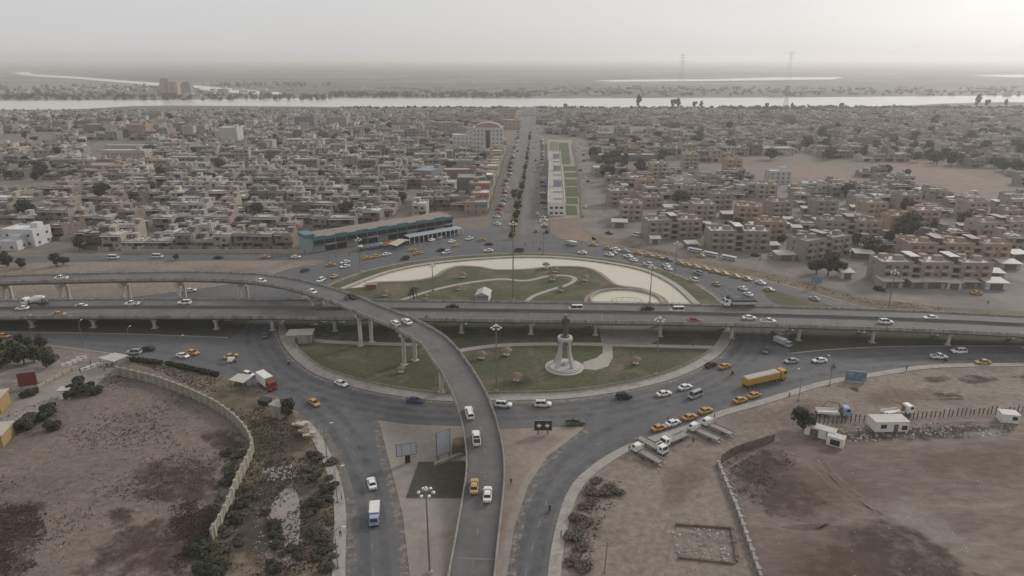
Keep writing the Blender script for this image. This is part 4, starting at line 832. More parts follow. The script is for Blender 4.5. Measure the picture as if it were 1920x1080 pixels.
V = [
 # curved ramp
 ('pickup', WHITE, 114, 521, -1, 0, 'white pickup on the curved ramp near the photo\'s left edge', 'R'),
 ('sedan', WHITE, 490, 526, 10, 2, 'white sedan alone on the far bend of the curved ramp', 'R'),
 ('sedan', WHITE, 586, 546, 8, 4, 'white sedan on curved ramp where it starts crossing the straight flyover', 'R'),
 ('hatch', BLACK, 660, 556, 8, 4, 'small black hatchback on the curved ramp beside a motorcycle', 'R'),
 ('hatch', WHITE, 741, 605, -6, -4, 'left white hatchback of the pair abreast on the curved ramp', 'R'),
 ('sedan', WHITE, 763, 602, -6, -4, 'right white sedan of the pair abreast on the curved ramp', 'R'),
 ('suv', WHITE, 880, 773, -5, -15, 'white car driving up the ramp above the triangular islands', 'R'),
 ('pickup', WHITE, 893, 820, -2, -15, 'white pickup with dark bed on the ramp beside the frame hoarding', 'R'),
 ('taxi', YEL, 889, 910, 1, -15, 'orange taxi on the ramp beside the square lawn plot', 'R'),
 ('sedan', WHITE, 914, 925, 1, -15, 'white sedan beside the orange taxi on the lower ramp', 'R'),
 # straight flyover
 ('mixer', WHITE, 66, 566, -10, 0, 'white concrete mixer truck on the straight flyover', 'M'),
 ('sedan', WHITE, 42, 577, -10, 0, 'white sedan just in front of the concrete mixer', 'M'),
 ('sedan', WHITE, 151, 573, -10, 0, 'white sedan following the concrete mixer on the straight flyover', 'M'),
 ('pickup', WHITE, 247, 569, -10, 0, 'white pickup on the straight flyover under the ramp\'s left bend', 'M'),
 ('suv', WHITE, 346, 567, -10, 0, 'white SUV on the straight flyover left of the ramp crossing', 'M'),
 ('taxi', ORG, 111, 588, 10, 0, 'orange taxi alone on the near lanes of the straight flyover', 'M'),
 ('sedan', BLACK, 848, 574, -10, 0, 'black sedan on the straight flyover in front of the lawn', 'M'),
 ('van', WHITE, 1080, 574.5, -10, 0, 'white minibus on the straight flyover above the statue', 'M'),
 ('sedan', BLACK, 1214, 577.5, -10, 0, 'black and silver sedan on straight flyover by the round basin', 'M'),
 ('van', WHITE, 1270, 577.5, -10, 0, 'white minibus behind the black sedan on the straight flyover', 'M'),
 ('dump', WHITE, 1386, 568, -10, 0, 'white lorry with black covered load on the straight flyover', 'M'),
 ('sedan', RED, 1302, 600, 10, 0, 'red sedan on the near lanes of the straight flyover', 'M'),
 ('sedan', WHITE, 1405, 595, 10, 0, 'white sedan right of the red car on the straight flyover', 'M'),
 ('pickup', WHITE, 1441, 602, 10, 0, 'white pickup behind the red car on the near flyover lanes', 'M'),
 ('suv', WHITE, 1661, 603, 10, 0, 'white SUV on the right third of the straight flyover', 'M'),
 ('sedan', WHITE, 1745, 595, -10, 0, 'white sedan on the far lanes of flyover at the right', 'M'),
 # road left of the roundabout, in front of the flyover
 ('sedan', WHITE, 357, 544, 8, -1, 'white car on the ground road seen under the curved ramp', 'g'),
 ('taxi', ORG, 7, 629, 10, 1, 'orange taxi cut by the photo\'s left edge', 'g'),
 ('suv', SILVER, 251, 660, -10, 0, 'silver SUV stopped by the grey canopy', 'g'),
 ('sedan', BLACK, 277, 653, -10, -1, 'black sedan behind the SUV near the grey canopy', 'g'),
 ('sedan', WHITE, 343, 666, 10, 2, 'white sedan beside a taxi above the clipped hedge', 'g'),
 ('taxi', ORG, 361, 660, 10, 2, 'orange taxi beside a white sedan above the clipped hedge', 'g'),
 ('taxi', ORG, 433, 667, 8, -2, 'orange taxi beside the small three wheeler', 'g'),
 ('trike', WHITE, 435, 676, 10, 0, 'small white three wheeler with a canopy on the road', 'g'),
 ('sedan', GREYC, 497, 628, 3, -10, 'dark grey sedan entering the shade under the straight flyover', 'g'),
 ('box_truck', (.30, .035, .035), 500, 717, 14, 10, 'red cab box truck with white box parked at the kerb', 'g'),
 ('hatch', WHITE, 466, 701, 10, 3, 'white car parked behind the small roadside canopy', 'g'),
 ('sedan', WHITE, 640, 718, 10, 4, 'white sedan alone on the near left arc of the roundabout', 'g'),
 ('sedan', BLUE, 778, 750, 10, 1, 'dark blue sedan just left of the ramp', 'g'),
 ('taxi', ORG, 589, 754, 8, 6, 'orange taxi alone above the west approach road', 'g'),
 ('sedan', WHITE, 697, 905, -3, -12, 'white sedan driving up the west approach road', 'g'),
 ('light_truck', (.30, .34, .50), 702, 962, -1, 12, 'small truck with pale blue load box on the west approach', 'g'),
 # near ring, right of the ramp
 ('suv', WHITE, 944, 758, 10, 0.5, 'white SUV just right of the ramp on the near ring', 'g'),
 ('suv', WHITE, 1018, 757, 10, 0, 'second white SUV on the near ring below the statue', 'g'),
 ('suv', BLACK, 1170, 743, 10, -1, 'black SUV on the near ring', 'g'),
 ('pickup', (.09, .10, .07), 1079, 792, 10, -1, 'dark olive pickup parked at the tip of the pink triangle', 'g'),
 ('sedan', WHITE, 1245, 737, 10, -2, 'white sedan right of the black SUV', 'g'),
 ('sedan', WHITE, 1285, 725, 10, -3, 'white sedan beside the silver minibus', 'g'),
 ('van', SILVER, 1304, 736, -10, 4, 'silver minibus coming round near the yellow trailer truck', 'g'),
 ('sedan', BLACK, 1333, 683, 8, -3, 'black sedan at the fence beside a taxi', 'g'),
 ('taxi', ORG, 1359, 686, 8, -3, 'orange taxi right of the black sedan near the fence', 'g'),
 ('semi', (.44, .28, .05), 1433, 710, 30, -7, 'long yellow trailer truck with tarpaulin top', 'g'),
 ('taxi', ORG, 1388, 749, 10, -3, 'left orange taxi of the pair below the yellow trailer truck', 'g'),
 ('taxi', ORG, 1414, 740, 10, -3, 'right orange taxi of the pair below the yellow trailer truck', 'g'),
 ('taxi', ORG, 1236, 801, 10, -3, 'orange taxi in the kerb queue nearest the lowest tow truck', 'g'),
 ('sedan', WHITE, 1262, 792, 10, -3.5, 'white sedan between orange taxis in the kerb queue', 'g'),
 ('taxi', ORG, 1293, 781, 10, -3.5, 'orange taxi just right of the queue\'s white sedan', 'g'),
 ('taxi', ORG, 1323, 769, 10, -3.5, 'orange taxi at the upper end of the kerb queue', 'g'),
 ('sedan', GREYC, 1437, 656, -4, 6, 'dark grey sedan coming out from under the straight flyover', 'g'),
 ('light_truck', GREYC, 1462, 630, 6, 3, 'dark small truck under the flyover, upper one of three', 'g'),
 ('light_truck', SILVER, 1468, 640, 8, 3, 'pale small truck under the flyover, lowest of three', 'g'),
 ('sedan', SILVER, 1484, 676, -10, 1, 'silver sedan left of a white sedan on east approach', 'g'),
 ('sedan', WHITE, 1537, 675, -10, 0.5, 'white sedan right of a silver one on east approach', 'g'),
 ('pickup', WHITE, 1761, 668, 10, 0, 'white pickup with dark bed on the east approach road', 'g'),
 ('suv', WHITE, 1798, 658, -10, 0, 'white SUV on the far side of the east approach road', 'g'),
 ('taxi', (.40, .30, .10), 1843, 678, -10, 0, 'dull yellow taxi near the photo\'s right edge', 'g'),
 # dirt yard
 ('tow', WHITE, 1211, 847, -16, -9, 'beige tow truck at the lower end of the tow truck row', 'd'),
 ('tow', WHITE, 1226, 832, 14, 8, 'white tow truck facing down the yard, second in the row', 'd'),
 ('tow', WHITE, 1262, 820, -14, 6, 'white tow truck lying along the kerb, third in the row', 'd'),
 ('tow', WHITE, 1318, 807, -18, -8, 'white tow truck fourth in the row with an empty flatbed', 'd'),
 ('tow', WHITE, 1343, 797, -18, -8, 'blue white tow truck at the upper end of the row', 'd'),
 ('crane1', (.25, .36, .44), 1562, 771, 20, 1, 'pale blue crane truck with folded red arm by the tree', 'd'),
 ('crane2', WHITE, 1682, 770, 18, -2, 'white crane truck with red arm behind the white cabin', 'd'),
 # far arc, left part
 ('sedan', BLACK, 572, 506, 10, -3, 'black sedan on the road left of the far arc', 'g'),
 ('suv', WHITE, 601, 525, -8, 4, 'white SUV entering beside the pool\'s left tip', 'g'),
 ('taxi', YEL, 627, 517, 8, -5, 'yellow taxi beside the pool\'s left tip', 'g'),
 ('taxi', ORG, 621, 496, 10, -1, 'orange taxi below the teal corner shop', 'g'),
 ('sedan', WHITE, 647, 491, -10, 2, 'upper white car of two stacked below the teal corner shop', 'g'),
 ('sedan', WHITE, 647, 499, -10, 2, 'lower white car of two stacked below the teal corner shop', 'g'),
 ('sedan', BLACK, 410, 482, 10, 0, 'black sedan on the street along the dirt strip', 'g'),
 ('taxi', YEL, 498, 481, 10, 0, 'yellow taxi on the street along the dirt strip', 'g'),
 ('sedan', WHITE, 555, 481, 10, 0, 'white sedan on the street along the dirt strip', 'g'),
 ('van', WHITE, 295, 478, 10, 0, 'white van on the street in front of the tan houses', 'g'),
 ('van', WHITE, 212, 480, 10, 0, 'leftmost white van on the street in front of the houses', 'g'),
 ('taxi', ORG, 689, 483, 10, -2, 'first orange taxi in the queue below the shops', 'g'),
 ('taxi', YEL, 706, 480, 10, -2, 'second taxi, yellow, in the queue below the shops', 'g'),
 ('sedan', WHITE, 725, 476, 10, -2, 'white sedan parked after two taxis below the shops', 'g'),
 ('taxi', YEL, 773, 468, 10, -2, 'yellow taxi by the umbrella stalls below the shops', 'g'),
 ('taxi', ORG, 784, 474, 10, -2, 'orange taxi passing the umbrella stalls', 'g'),
 ('suv', BLACK, 759, 484, -10, 2, 'black SUV on the far arc at its left part', 'g'),
 ('sedan', BLACK, 827, 468, -10, 1, 'black sedan behind a white SUV on the far arc', 'g'),
 ('suv', WHITE, 837, 473, -10, 2, 'white SUV in front of a black sedan on the far arc', 'g'),
 ('sedan', WHITE, 916, 469, -10, 0, 'white sedan alone on the far arc left of the mast', 'g'),
 ('van', BLUE, 973, 467, -10, 0, 'dark blue van on the far arc by the tall mast', 'g'),
 ('sedan', WHITE, 1092, 473, -10, -1, 'white sedan on the far arc right of the boulevard mouth', 'g'),
 ('light_truck', SILVER, 1071, 455, -10, -2, 'pale small truck at the boulevard mouth', 'g'),
 ('sedan', BLACK, 917, 457, 10, -1, 'black sedan at the left side of the boulevard mouth', 'g'),
 ('taxi', ORG, 903, 449, 10, -1, 'orange taxi behind the black sedan at the boulevard mouth', 'g'),
 ('pickup', WHITE, 880, 447, 10, -3, 'white pickup right of the white awning', 'g'),
 ('taxi', YEL, 856, 459, 10, -3, 'yellow taxi in front of the white awning', 'g'),
 ('sedan', WHITE, 847, 452, 10, -3, 'white sedan by the kerb strip before the awning', 'g'),
 ('sedan', WHITE, 810, 449, 10, -4, 'left white sedan parked under the awning edge', 'g'),
 ('sedan', WHITE, 826, 444, 10, -4, 'right white sedan parked under the awning edge', 'g'),
 ('suv', BLACK, 1026, 434, 5, -6, 'black SUV turning at the right of the boulevard mouth', 'g'),
 # far arc, right part
 ('taxi', YEL, 1113, 458, 10, 1, 'taxi at the head of the right hand queue by the dirt', 'g'),
 ('taxi', ORG, 1140, 465, 10, 2, 'orange taxi second in the right hand queue', 'g'),
 ('sedan', WHITE, 1155, 467, 10, 2, 'white sedan third in the right hand queue', 'g'),
 ('sedan', SILVER, 1173, 470, 10, 2, 'silver sedan fourth in the right hand queue', 'g'),
 ('taxi', ORG, 1197, 474, 10, 2, 'orange taxi fifth in the right hand queue', 'g'),
 ('taxi', YEL, 1218, 478, 10, 2, 'yellow taxi sixth in the right hand queue', 'g'),
 ('taxi', ORG, 1236, 482, 10, 2, 'orange taxi seventh in the right hand queue', 'g'),
 ('sedan', GREYC, 1253, 486, 10, 2, 'dark sedan eighth in the right hand queue', 'g'),
 ('taxi', YEL, 1275, 492, 10, 2, 'yellow taxi ninth in the right hand queue', 'g'),
 ('taxi', YEL, 1289, 496, 10, 2.3, 'yellow taxi tenth in the right hand queue', 'g'),
 ('taxi', YEL, 1304, 499, 10, 2.3, 'yellow taxi eleventh in the right hand queue', 'g'),
 ('taxi', YEL, 1322, 503, 10, 2.3, 'yellow taxi twelfth in the right hand queue', 'g'),
 ('taxi', YEL, 1340, 508, 10, 2.3, 'yellow taxi thirteenth in the right hand queue', 'g'),
 ('taxi', YEL, 1358, 512, 10, 2.3, 'yellow taxi fourteenth in the right hand queue', 'g'),
 ('taxi', YEL, 1379, 517, 10, 2.5, 'yellow taxi fifteenth in the right hand queue', 'g'),
 ('taxi', YEL, 1401, 522, 10, 2.5, 'yellow taxi sixteenth in the right hand queue', 'g'),
 ('sedan', WHITE, 1427, 529, 10, 3, 'white sedan at the tail of the right hand queue', 'g'),
 ('taxi', (.45, .38, .22), 1442, 542, 10, 2, 'pale taxi beside the grass triangle\'s tip', 'g'),
 ('sedan', WHITE, 1143, 477, -10, -2, 'left white sedan of a tight pair on the far arc', 'g'),
 ('sedan', SILVER, 1150, 473.5, -10, -2, 'silver sedan of a tight pair on the far arc', 'g'),
 ('sedan', WHITE, 1178, 480, -10, -2, 'white sedan ahead of another right of the tight pair', 'g'),
 ('sedan', WHITE, 1188, 487, -10, -3, 'lower white sedan right of the tight pair', 'g'),
 ('suv', WHITE, 1215, 495, -10, -3, 'white SUV alone beside the pool rim', 'g'),
 ('sedan', WHITE, 1250, 497, -10, -4, 'upper white sedan of two touching left of the lamp mast', 'g'),
 ('sedan', WHITE, 1253, 503, -10, -4, 'lower white sedan of two touching left of the lamp mast', 'g'),
 ('suv', SILVER, 1310, 511, -10, -4, 'silver SUV right of the lamp mast', 'g'),
 ('suv', WHITE, 1302, 524, -10, -5, 'white SUV on the inner lane above the grass verge', 'g'),
 ('taxi', (.32, .27, .16), 1343, 532, -10, -5, 'dull taxi alone in the middle of the right arc', 'g'),
 ('sedan', WHITE, 1393, 540, -10, -5, 'upper white sedan of two behind the black covered lorry', 'g'),
 ('sedan', WHITE, 1403, 551, -10, -4, 'lower white sedan of two behind the black covered lorry', 'g'),
 ('sedan', SILVER, 1527, 559, -10, -3, 'silver sedan alone on the slip road', 'g'),
 # service road
 ('bus', WHITE, 1303, 468, -10, -2, 'first blue striped bus of the three, farthest up the road', 'd'),
 ('bus', WHITE, 1332, 475, -10, -2, 'middle one of three blue striped buses', 'd'),
 ('bus', WHITE, 1367, 482, -10, -2, 'last blue striped bus, nearest the brown block corner', 'd'),
 ('taxi', YEL, 1314, 479, -10, -2, 'yellow taxi between the first and middle buses', 'd'),
 ('sedan', BLACK, 1417, 478, 10, 0, 'black sedan parked in front of the brown block by the buses', 'd'),
 ('taxi', ORG, 1446, 478, 3, 8, 'orange taxi facing out beside the brown block', 'd'),
 ('suv', BLACK, 1649, 542, 10, 2, 'black SUV on the service road beside the flat roofed sheds', 'd'),
 ('taxi', ORG, 1832, 549, 10, 0, 'orange taxi on the service road below the right sheds', 'd'),
 ('sedan', BLACK, 1142, 436, -10, -2, 'black sedan on the service road near the dirt patch', 'd'),
 ('van', WHITE, 1193, 438, -10, -2, 'white van on the service road near the dirt patch', 'd'),
 ('sedan', WHITE, 1602, 471, 10, 0, 'white sedan parked between the apartment blocks', 'd'),
 ('sedan', WHITE, 1780, 437, 10, 0, 'white sedan parked beside the big dark tree', 'd'),
]
for kind, c, px, py, dx, dy, lab, on in V: put(kind, c, px, py, dx, dy, lab, on)
ride(RED, 541, 679, 8, 4, 'motorcycle on the left ring lane near the roundabout kerb', 'rider in a white shirt on the left ring lane', (.5, .5, .5))
ride(BLACK, 1373, 699, -8, 3, 'motorcycle left of the yellow trailer truck', 'rider in black left of the yellow trailer truck')
ride(BLACK, 1563, 687, 8, -1, 'motorcycle alone on the east approach road', 'rider in black alone on the east approach road')
ride(BLACK, 1773, 675, 10, 0, 'motorcycle just below the white pickup', 'rider in dark clothes just below the white pickup')
ride(BLACK, 1031, 953, -2, 10, 'motorcycle on the lower south east road', 'rider in dark clothes on the lower south east road')
ride(BLACK, 648, 559, 8, 4, 'motorcycle beside the black hatchback on the ramp', 'rider beside the black hatchback on the ramp', on='R')
ride(BLACK, 800, 594, 10, 0, 'motorcycle on the near flyover lanes beside the ramp', 'rider on the near flyover lanes beside the ramp', on='M')
ride(BLACK, 1012, 466, -10, 0, 'motorcycle in the boulevard mouth', 'rider in dark clothes in the boulevard mouth')
person(958, 902, 'person in dark clothes walking on the pink triangle by the ramp', z=.16)
person(1276, 789, 'person in dark clothes standing by the kerb queue', 'stand')
person(1252, 787, 'person standing behind the queue\'s white sedan', 'stand')
person(1424, 737, 'person standing beside the right taxi of the pair', 'stand')
person(1425, 487, 'person standing on the service road near the last bus', 'stand', z=.05)
person(1299, 645, 'person walking by the fence near the underpass', z=.17)
person(1853, 567, 'person standing in the verge at the far right', 'stand', z=.04, color=(.1, .1, .1))
person(1378, 511, 'person in an orange vest standing among the taxi queue', 'stand', color=(.45, .16, .02))
person(1369, 510, 'person in a pale shirt talking at the taxi queue', 'stand', color=(.4, .4, .38))
person(1108, 446, 'person standing at the dirt patch corner', 'stand', z=.06)
# ------------------------------------------------------------ buildings
MT['wall'] = mat('house_wall', (1, 1, 1), 0.92, 0.16, 0.35, tint=True, dirt=0.35)
MT['roofing'] = mat('roof_screed', (1, 1, 1), 0.95, 0.22, 0.5, tint=True, dirt=0.4)
MT['windowdark'] = mat('window_pane', (0.035, 0.035, 0.035), 0.3, 0.3, 1)
MT['frame'] = mat('window_frame', (0.34, 0.32, 0.29), 0.7, 0.1, 2)
MT['door'] = mat('metal_door', (0.13, 0.10, 0.085), 0.6, 0.2, 1.5)
MT['tank'] = mat('water_tank', (0.40, 0.40, 0.39), 0.45, 0.15, 2, metal=0.2)
MT['inside_shade'] = mat('painted_inside_shade', (0.035, 0.032, 0.03), 0.9, 0.3, 1)  # indoor and porch shade, put into one flat dark colour
MT['tinroof'] = mat('tin_roof', (0.42, 0.40, 0.37), 0.6, 0.14, 0.8, dirt=0.3)
MT['mass'] = mat('far_walls', (1, 1, 1), 0.93, 0.14, 0.2, world=True, attr=True)
PAL = [('tan', (.235, .185, .135)), ('brown', (.175, .128, .095)), ('grey', (.19, .175, .16)), ('sand coloured', (.29, .235, .175)), ('cream', (.37, .32, .255)), ('dusty pink', (.26, .18, .145)), ('pale grey', (.30, .285, .265)), ('dark brown', (.115, .088, .07)), ('yellowish', (.29, .225, .14))]
ORD = ['first', 'second', 'third', 'fourth', 'fifth', 'sixth', 'seventh', 'eighth', 'ninth', 'tenth', 'eleventh', 'twelfth', 'thirteenth', 'fourteenth', 'fifteenth', 'sixteenth', 'seventeenth', 'eighteenth', 'nineteenth', 'twentieth']
ORD += ['twenty-' + o for o in ORD[:9]] + ['thirtieth'] + ['thirty-' + o for o in ORD[:9]] + ['fortieth'] + ['forty-' + o for o in ORD[:9]] + ['fiftieth'] + ['fifty-' + o for o in ORD[:9]]
PAL = [(n_, tuple(v*1.12 for v in ds(c, .42))) for n_, c in PAL]
ORD += ['sixtieth'] + ['sixty-' + o for o in ORD[:9]] + ['seventieth'] + ['seventy-' + o for o in ORD[:9]] + ['eightieth'] + ['eighty-' + o for o in ORD[:9]] + ['ninetieth'] + ['ninety-' + o for o in ORD[:9]]
def window_mesh(w, h):
    m = MB(); m.box(0, 0, 0, w, .06, h, 1); t = .09
    for x in (-w/2, w/2): m.box(x, -.02, -t/2, t, .16, h + t, 0)
    for z in (-t/2, h - t/2): m.box(0, -.03, z, w + t, .2, t, 0)
    m.box(0, -.01, 0, .05, .1, h, 0)
    return m.mesh('window', [MT['frame'], MT['windowdark']])
WIN = [window_mesh(1.3, 1.3), window_mesh(1.8, 1.3), window_mesh(1.0, 1.5)]
TANKM = None
def tank_mesh():
    m = MB(); m.lathe([(.05, .35), (.55, .35), (.58, .5), (.58, 1.25), (.45, 1.42), (.05, 1.46)], 12)
    for x in (-.4, .4):
        for y in (-.4, .4): m.box(x, y, 0, .08, .08, .4)
    return m.mesh('water_tank', MT['tank'])
TANKM = tank_mesh()
DISH = MB().lathe([(.05, 0), (.35, .08), (.5, .2), (.48, .22), (.33, .11), (.02, .04)], 10).mesh('satellite_dish', MT['tank'])
ACM = MB().box(0, -.2, 0, .85, .4, .6).mesh('air_conditioner', MT['tank'])
def parapet_walls(m, w, d, z, h, t=.22, x0=0, y0=0, mt=0):
    m.box(x0, y0 - d/2 + t/2, z, w, t, h, mt); m.box(x0, y0 + d/2 - t/2, z, w, t, h, mt)
    m.box(x0 - w/2 + t/2, y0, z, t, d - 2*t, h, mt); m.box(x0 + w/2 - t/2, y0, z, t, d - 2*t, h, mt)
def house_kit(seed, w, d, st):
    r = random.Random(seed); k = Kit('house', 'house'); h = 3.3 * st; m = MB()
    m.box(0, 0, -.2, w, d, h + .2); parapet_walls(m, w, d, h, r.uniform(.5, 1.1))
    style = seed % 4
    wl_ = k.part('wall', m, [MT['wall']], tint=True)
    k.part('roof', MB().box(0, 0, h, w - .46, d - .46, .05), [MT['roofing']], tint=True)
    # stair room
    sx = r.choice((-1, 1)) * (w/2 - 2.1); sy = d/2 - 2.2
    if r.random() < .8:
        s = MB().box(sx, sy, h + .05, 3.2, 3.6, 2.5); s.box(sx, sy, h + 2.55, 3.7, 4.1, .18)
        rr = k.part('stair_room', s, [MT['wall']], tint=True)
        k.part('door', MB().box(sx, sy - 1.82, h + .05, .9, .06, 1.9), [MT['door']], under=rr)
    k.part('roof_eave', MB().box(0, -d/2 - .62, h - .12, w + .3, 1.25, .16), [MT['roofing']], tint=True)
    if st > 1:
        if style == 0:
            b = MB().box(0, -d/2 - .6, 3.2, w*.9, 1.3, .2); b.box(0, -d/2 - 1.2, 3.4, w*.9, .12, .8); k.part('balcony', b, [MT['wall']], tint=True)
        elif style == 1: k.part('canopy_slab', MB().box(0, -d/2 - .7, h - .25, w, 1.5, .2), [MT['wall']], tint=True)
        elif style == 2:
            b = MB().box(w*.22, -d/2 - .75, 3.0, w*.5, 1.5, h - 3.0 + .3); k.part('upper_bay', b, [MT['wall']], tint=True)
            k.part('window', None, None, mesh=WIN[1], loc=(w*.22, -d/2 - 1.53, 4.3))
    else: k.part('canopy_slab', MB().box(0, -d/2 - .5, h - .15, w*.8, 1.1, .16), [MT['wall']], tint=True)
    px_ = r.choice((-1, 1))*w*.2
    k.part('porch_shade_sheet', MB().box(px_, -d/2 - .03, .1, w*.46, .1, 2.55), [MT['inside_shade']])  # porch shade painted as a dark sheet on the flat wall
    if st > 1 and style != 2: k.part('upper_shade_sheet', MB().box(-px_*.8, -d/2 - .03, 4.0, w*.34, .1, 1.9), [MT['inside_shade']])  # upper recess shade, painted as a dark sheet too
    e_ = MB()
    for q_ in range(3): e_.box(r.uniform(-.4, .4)*w, r.uniform(-.4, .1)*d, h + .05, r.uniform(.9, 2.6), r.uniform(.8, 2.2), r.uniform(.4, 1.3), rz=r.uniform(-.2, .2))
    k.part('roof_clutter', e_, [MT['tinroof'] if seed % 2 else MT['tank']])
    for fl in range(st):
        z = fl*3.3 + 1.1; n = 2 if w < 11 else 3
        for i in range(n):
            x = -w/2 + w*(i + .5)/n
            if style == 2 and fl > 0 and x > 0: continue
            if fl == 0 and i == 0: k.part('door', MB().box(x, -d/2 - .03, 0, 1.3, .08, 2.2), [MT['door']])
            else: k.part('window', None, None, mesh=WIN[r.randrange(3)], loc=(x, -d/2 - .03, z))
        for s in (-1, 1):
            if r.random() < .6: k.part('window', None, None, mesh=WIN[0], loc=(s*(w/2 + .03), r.uniform(-d*.25, d*.2), z), rz=s*math.pi/2)
    if r.random() < .75: k.part('water_tank', None, None, mesh=TANKM, loc=(-sx*.6, d*.2, h + .05))
    if r.random() < .4: k.part('satellite_dish', None, None, mesh=DISH, loc=(-sx*.4, -d*.25, h + .4))
    if r.random() < .5: k.part('air_conditioner', None, None, mesh=ACM, loc=(w*.3, -d/2 - .02, 2.4))
    y = MB(); y.box(0, -d/2 - 4.0, 0, w + .2, .2, 2.1); y.box(-w/2, -d/2 - 2.0, 0, .2, 3.8, 2.1); y.box(w/2, -d/2 - 2.0, 0, .2, 3.8, 2.1)
    ya = k.part('yard_wall', y, [MT['wall']], tint=True)
    k.part('gate', MB().box(w*.2, -d/2 - 4.12, 0, 2.6, .06, 2.2), [MT['door']], under=ya)
    return k
HK = [house_kit(s, w, d, st) for s, w, d, st in ((0, 9, 11, 2), (1, 10.5, 10, 1), (2, 12, 11, 2), (3, 9.5, 10, 1), (4, 13, 11, 1), (5, 11, 9, 1), (6, 8.5, 12, 2), (7, 10, 11, 2), (8, 12, 10, 1), (9, 14, 11, 2), (10, 9, 9, 2), (11, 10.5, 12, 1))]
HDIM = [(9, 2), (10.5, 1), (12, 2), (9.5, 1), (13, 1), (11, 1), (8.5, 2), (10, 2), (12, 1), (14, 2), (9, 2), (10.5, 1)]
def roof_of(c):  # roofs paler than walls: random tone plus skylight put into the colour
    k = rng.uniform(.75, 1.6) if rng.random() < .85 else 2.1; return tuple(min(.62, v*k*.55 + .185*k) for v in c)
# keep clear: streets, shops, special buildings
KEEP = [GP(p) for p in (
    [(570, 492), (570, 450), (640, 438), (720, 425), (868, 400), (930, 395), (930, 470)],            # shop arcade and forecourt
    [(890, 470), (908, 400), (925, 340), (940, 280), (965, 205), (1012, 205), (1026, 250), (1100, 262), (1132, 300), (1135, 470)],   # boulevard corridor
    [(690, 462), (710, 462), (892, 262), (876, 262)],                                     # slanting street
    [(-80, 500), (-80, 425), (70, 425), (110, 500)],                                        # white corner building
    [(-80, 392), (-80, 345), (120, 338), (118, 352)],
    [(860, 378), (860, 325), (930, 325), (930, 378)], [(890, 290), (890, 235), (960, 235), (960, 290)],
    [(405, 275), (405, 235), (460, 235), (460, 275)], [(160, 310), (160, 262), (290, 262), (290, 310)])]
def clear(x, y): return not any(inside(x, y, p) for p in KEEP)
n_house = 0; row = 0; y = 334.0
occupied = []
while n_house < 266:
    x = -16.0 - (y - 334)*0.0; idx = 0; width_m = 0.80 * y + 10
    nxt = rng.uniform(70, 110)
    while x > -width_m:
        i = rng.randrange(len(HK)); w, st = HDIM[i]
        x -= w/2 + .3
        yy = y + rng.uniform(-1.2, 1.2)
        ok = clear(x, yy) and clear(x - w/2, yy - 6) and clear(x + w/2, yy - 6) and clear(x, yy + 7) and rng.random() > .05
        if ok and n_house < 266:
            cn, c = PAL[rng.choices(range(9), (24, 20, 14, 14, 8, 7, 9, 9, 6))[0]]; kk = rng.uniform(.82, 1.15); c = tuple(v*kk for v in c)
            st_w = ('one', 'two', 'three')[st-1]
            h = HK[i].place('%s %s-storey house, %s row up from the dirt strip, %s house from boulevard' % (cn, st_w, ORD[row], ORD[min(idx, 58)]), (x, yy, 0), (math.pi if row % 2 else 0)*0 + rng.uniform(-.06, .06) - .02, c, 'houses west of the boulevard')
            rc = roof_of(c)
            for ch in h.children:
                if ch.name.split('.')[0] in ('roof', 'roof_eave', 'canopy_slab'): ch.color = (*rc, 1)
            n_house += 1; idx += 1
        x -= w/2 + .3; nxt -= w
        if nxt < 0: x -= rng.uniform(5, 8); nxt = rng.uniform(70, 110)
    y += 17.0 if row % 2 == 0 else 20.5; row += 1
HOUSE_END = y
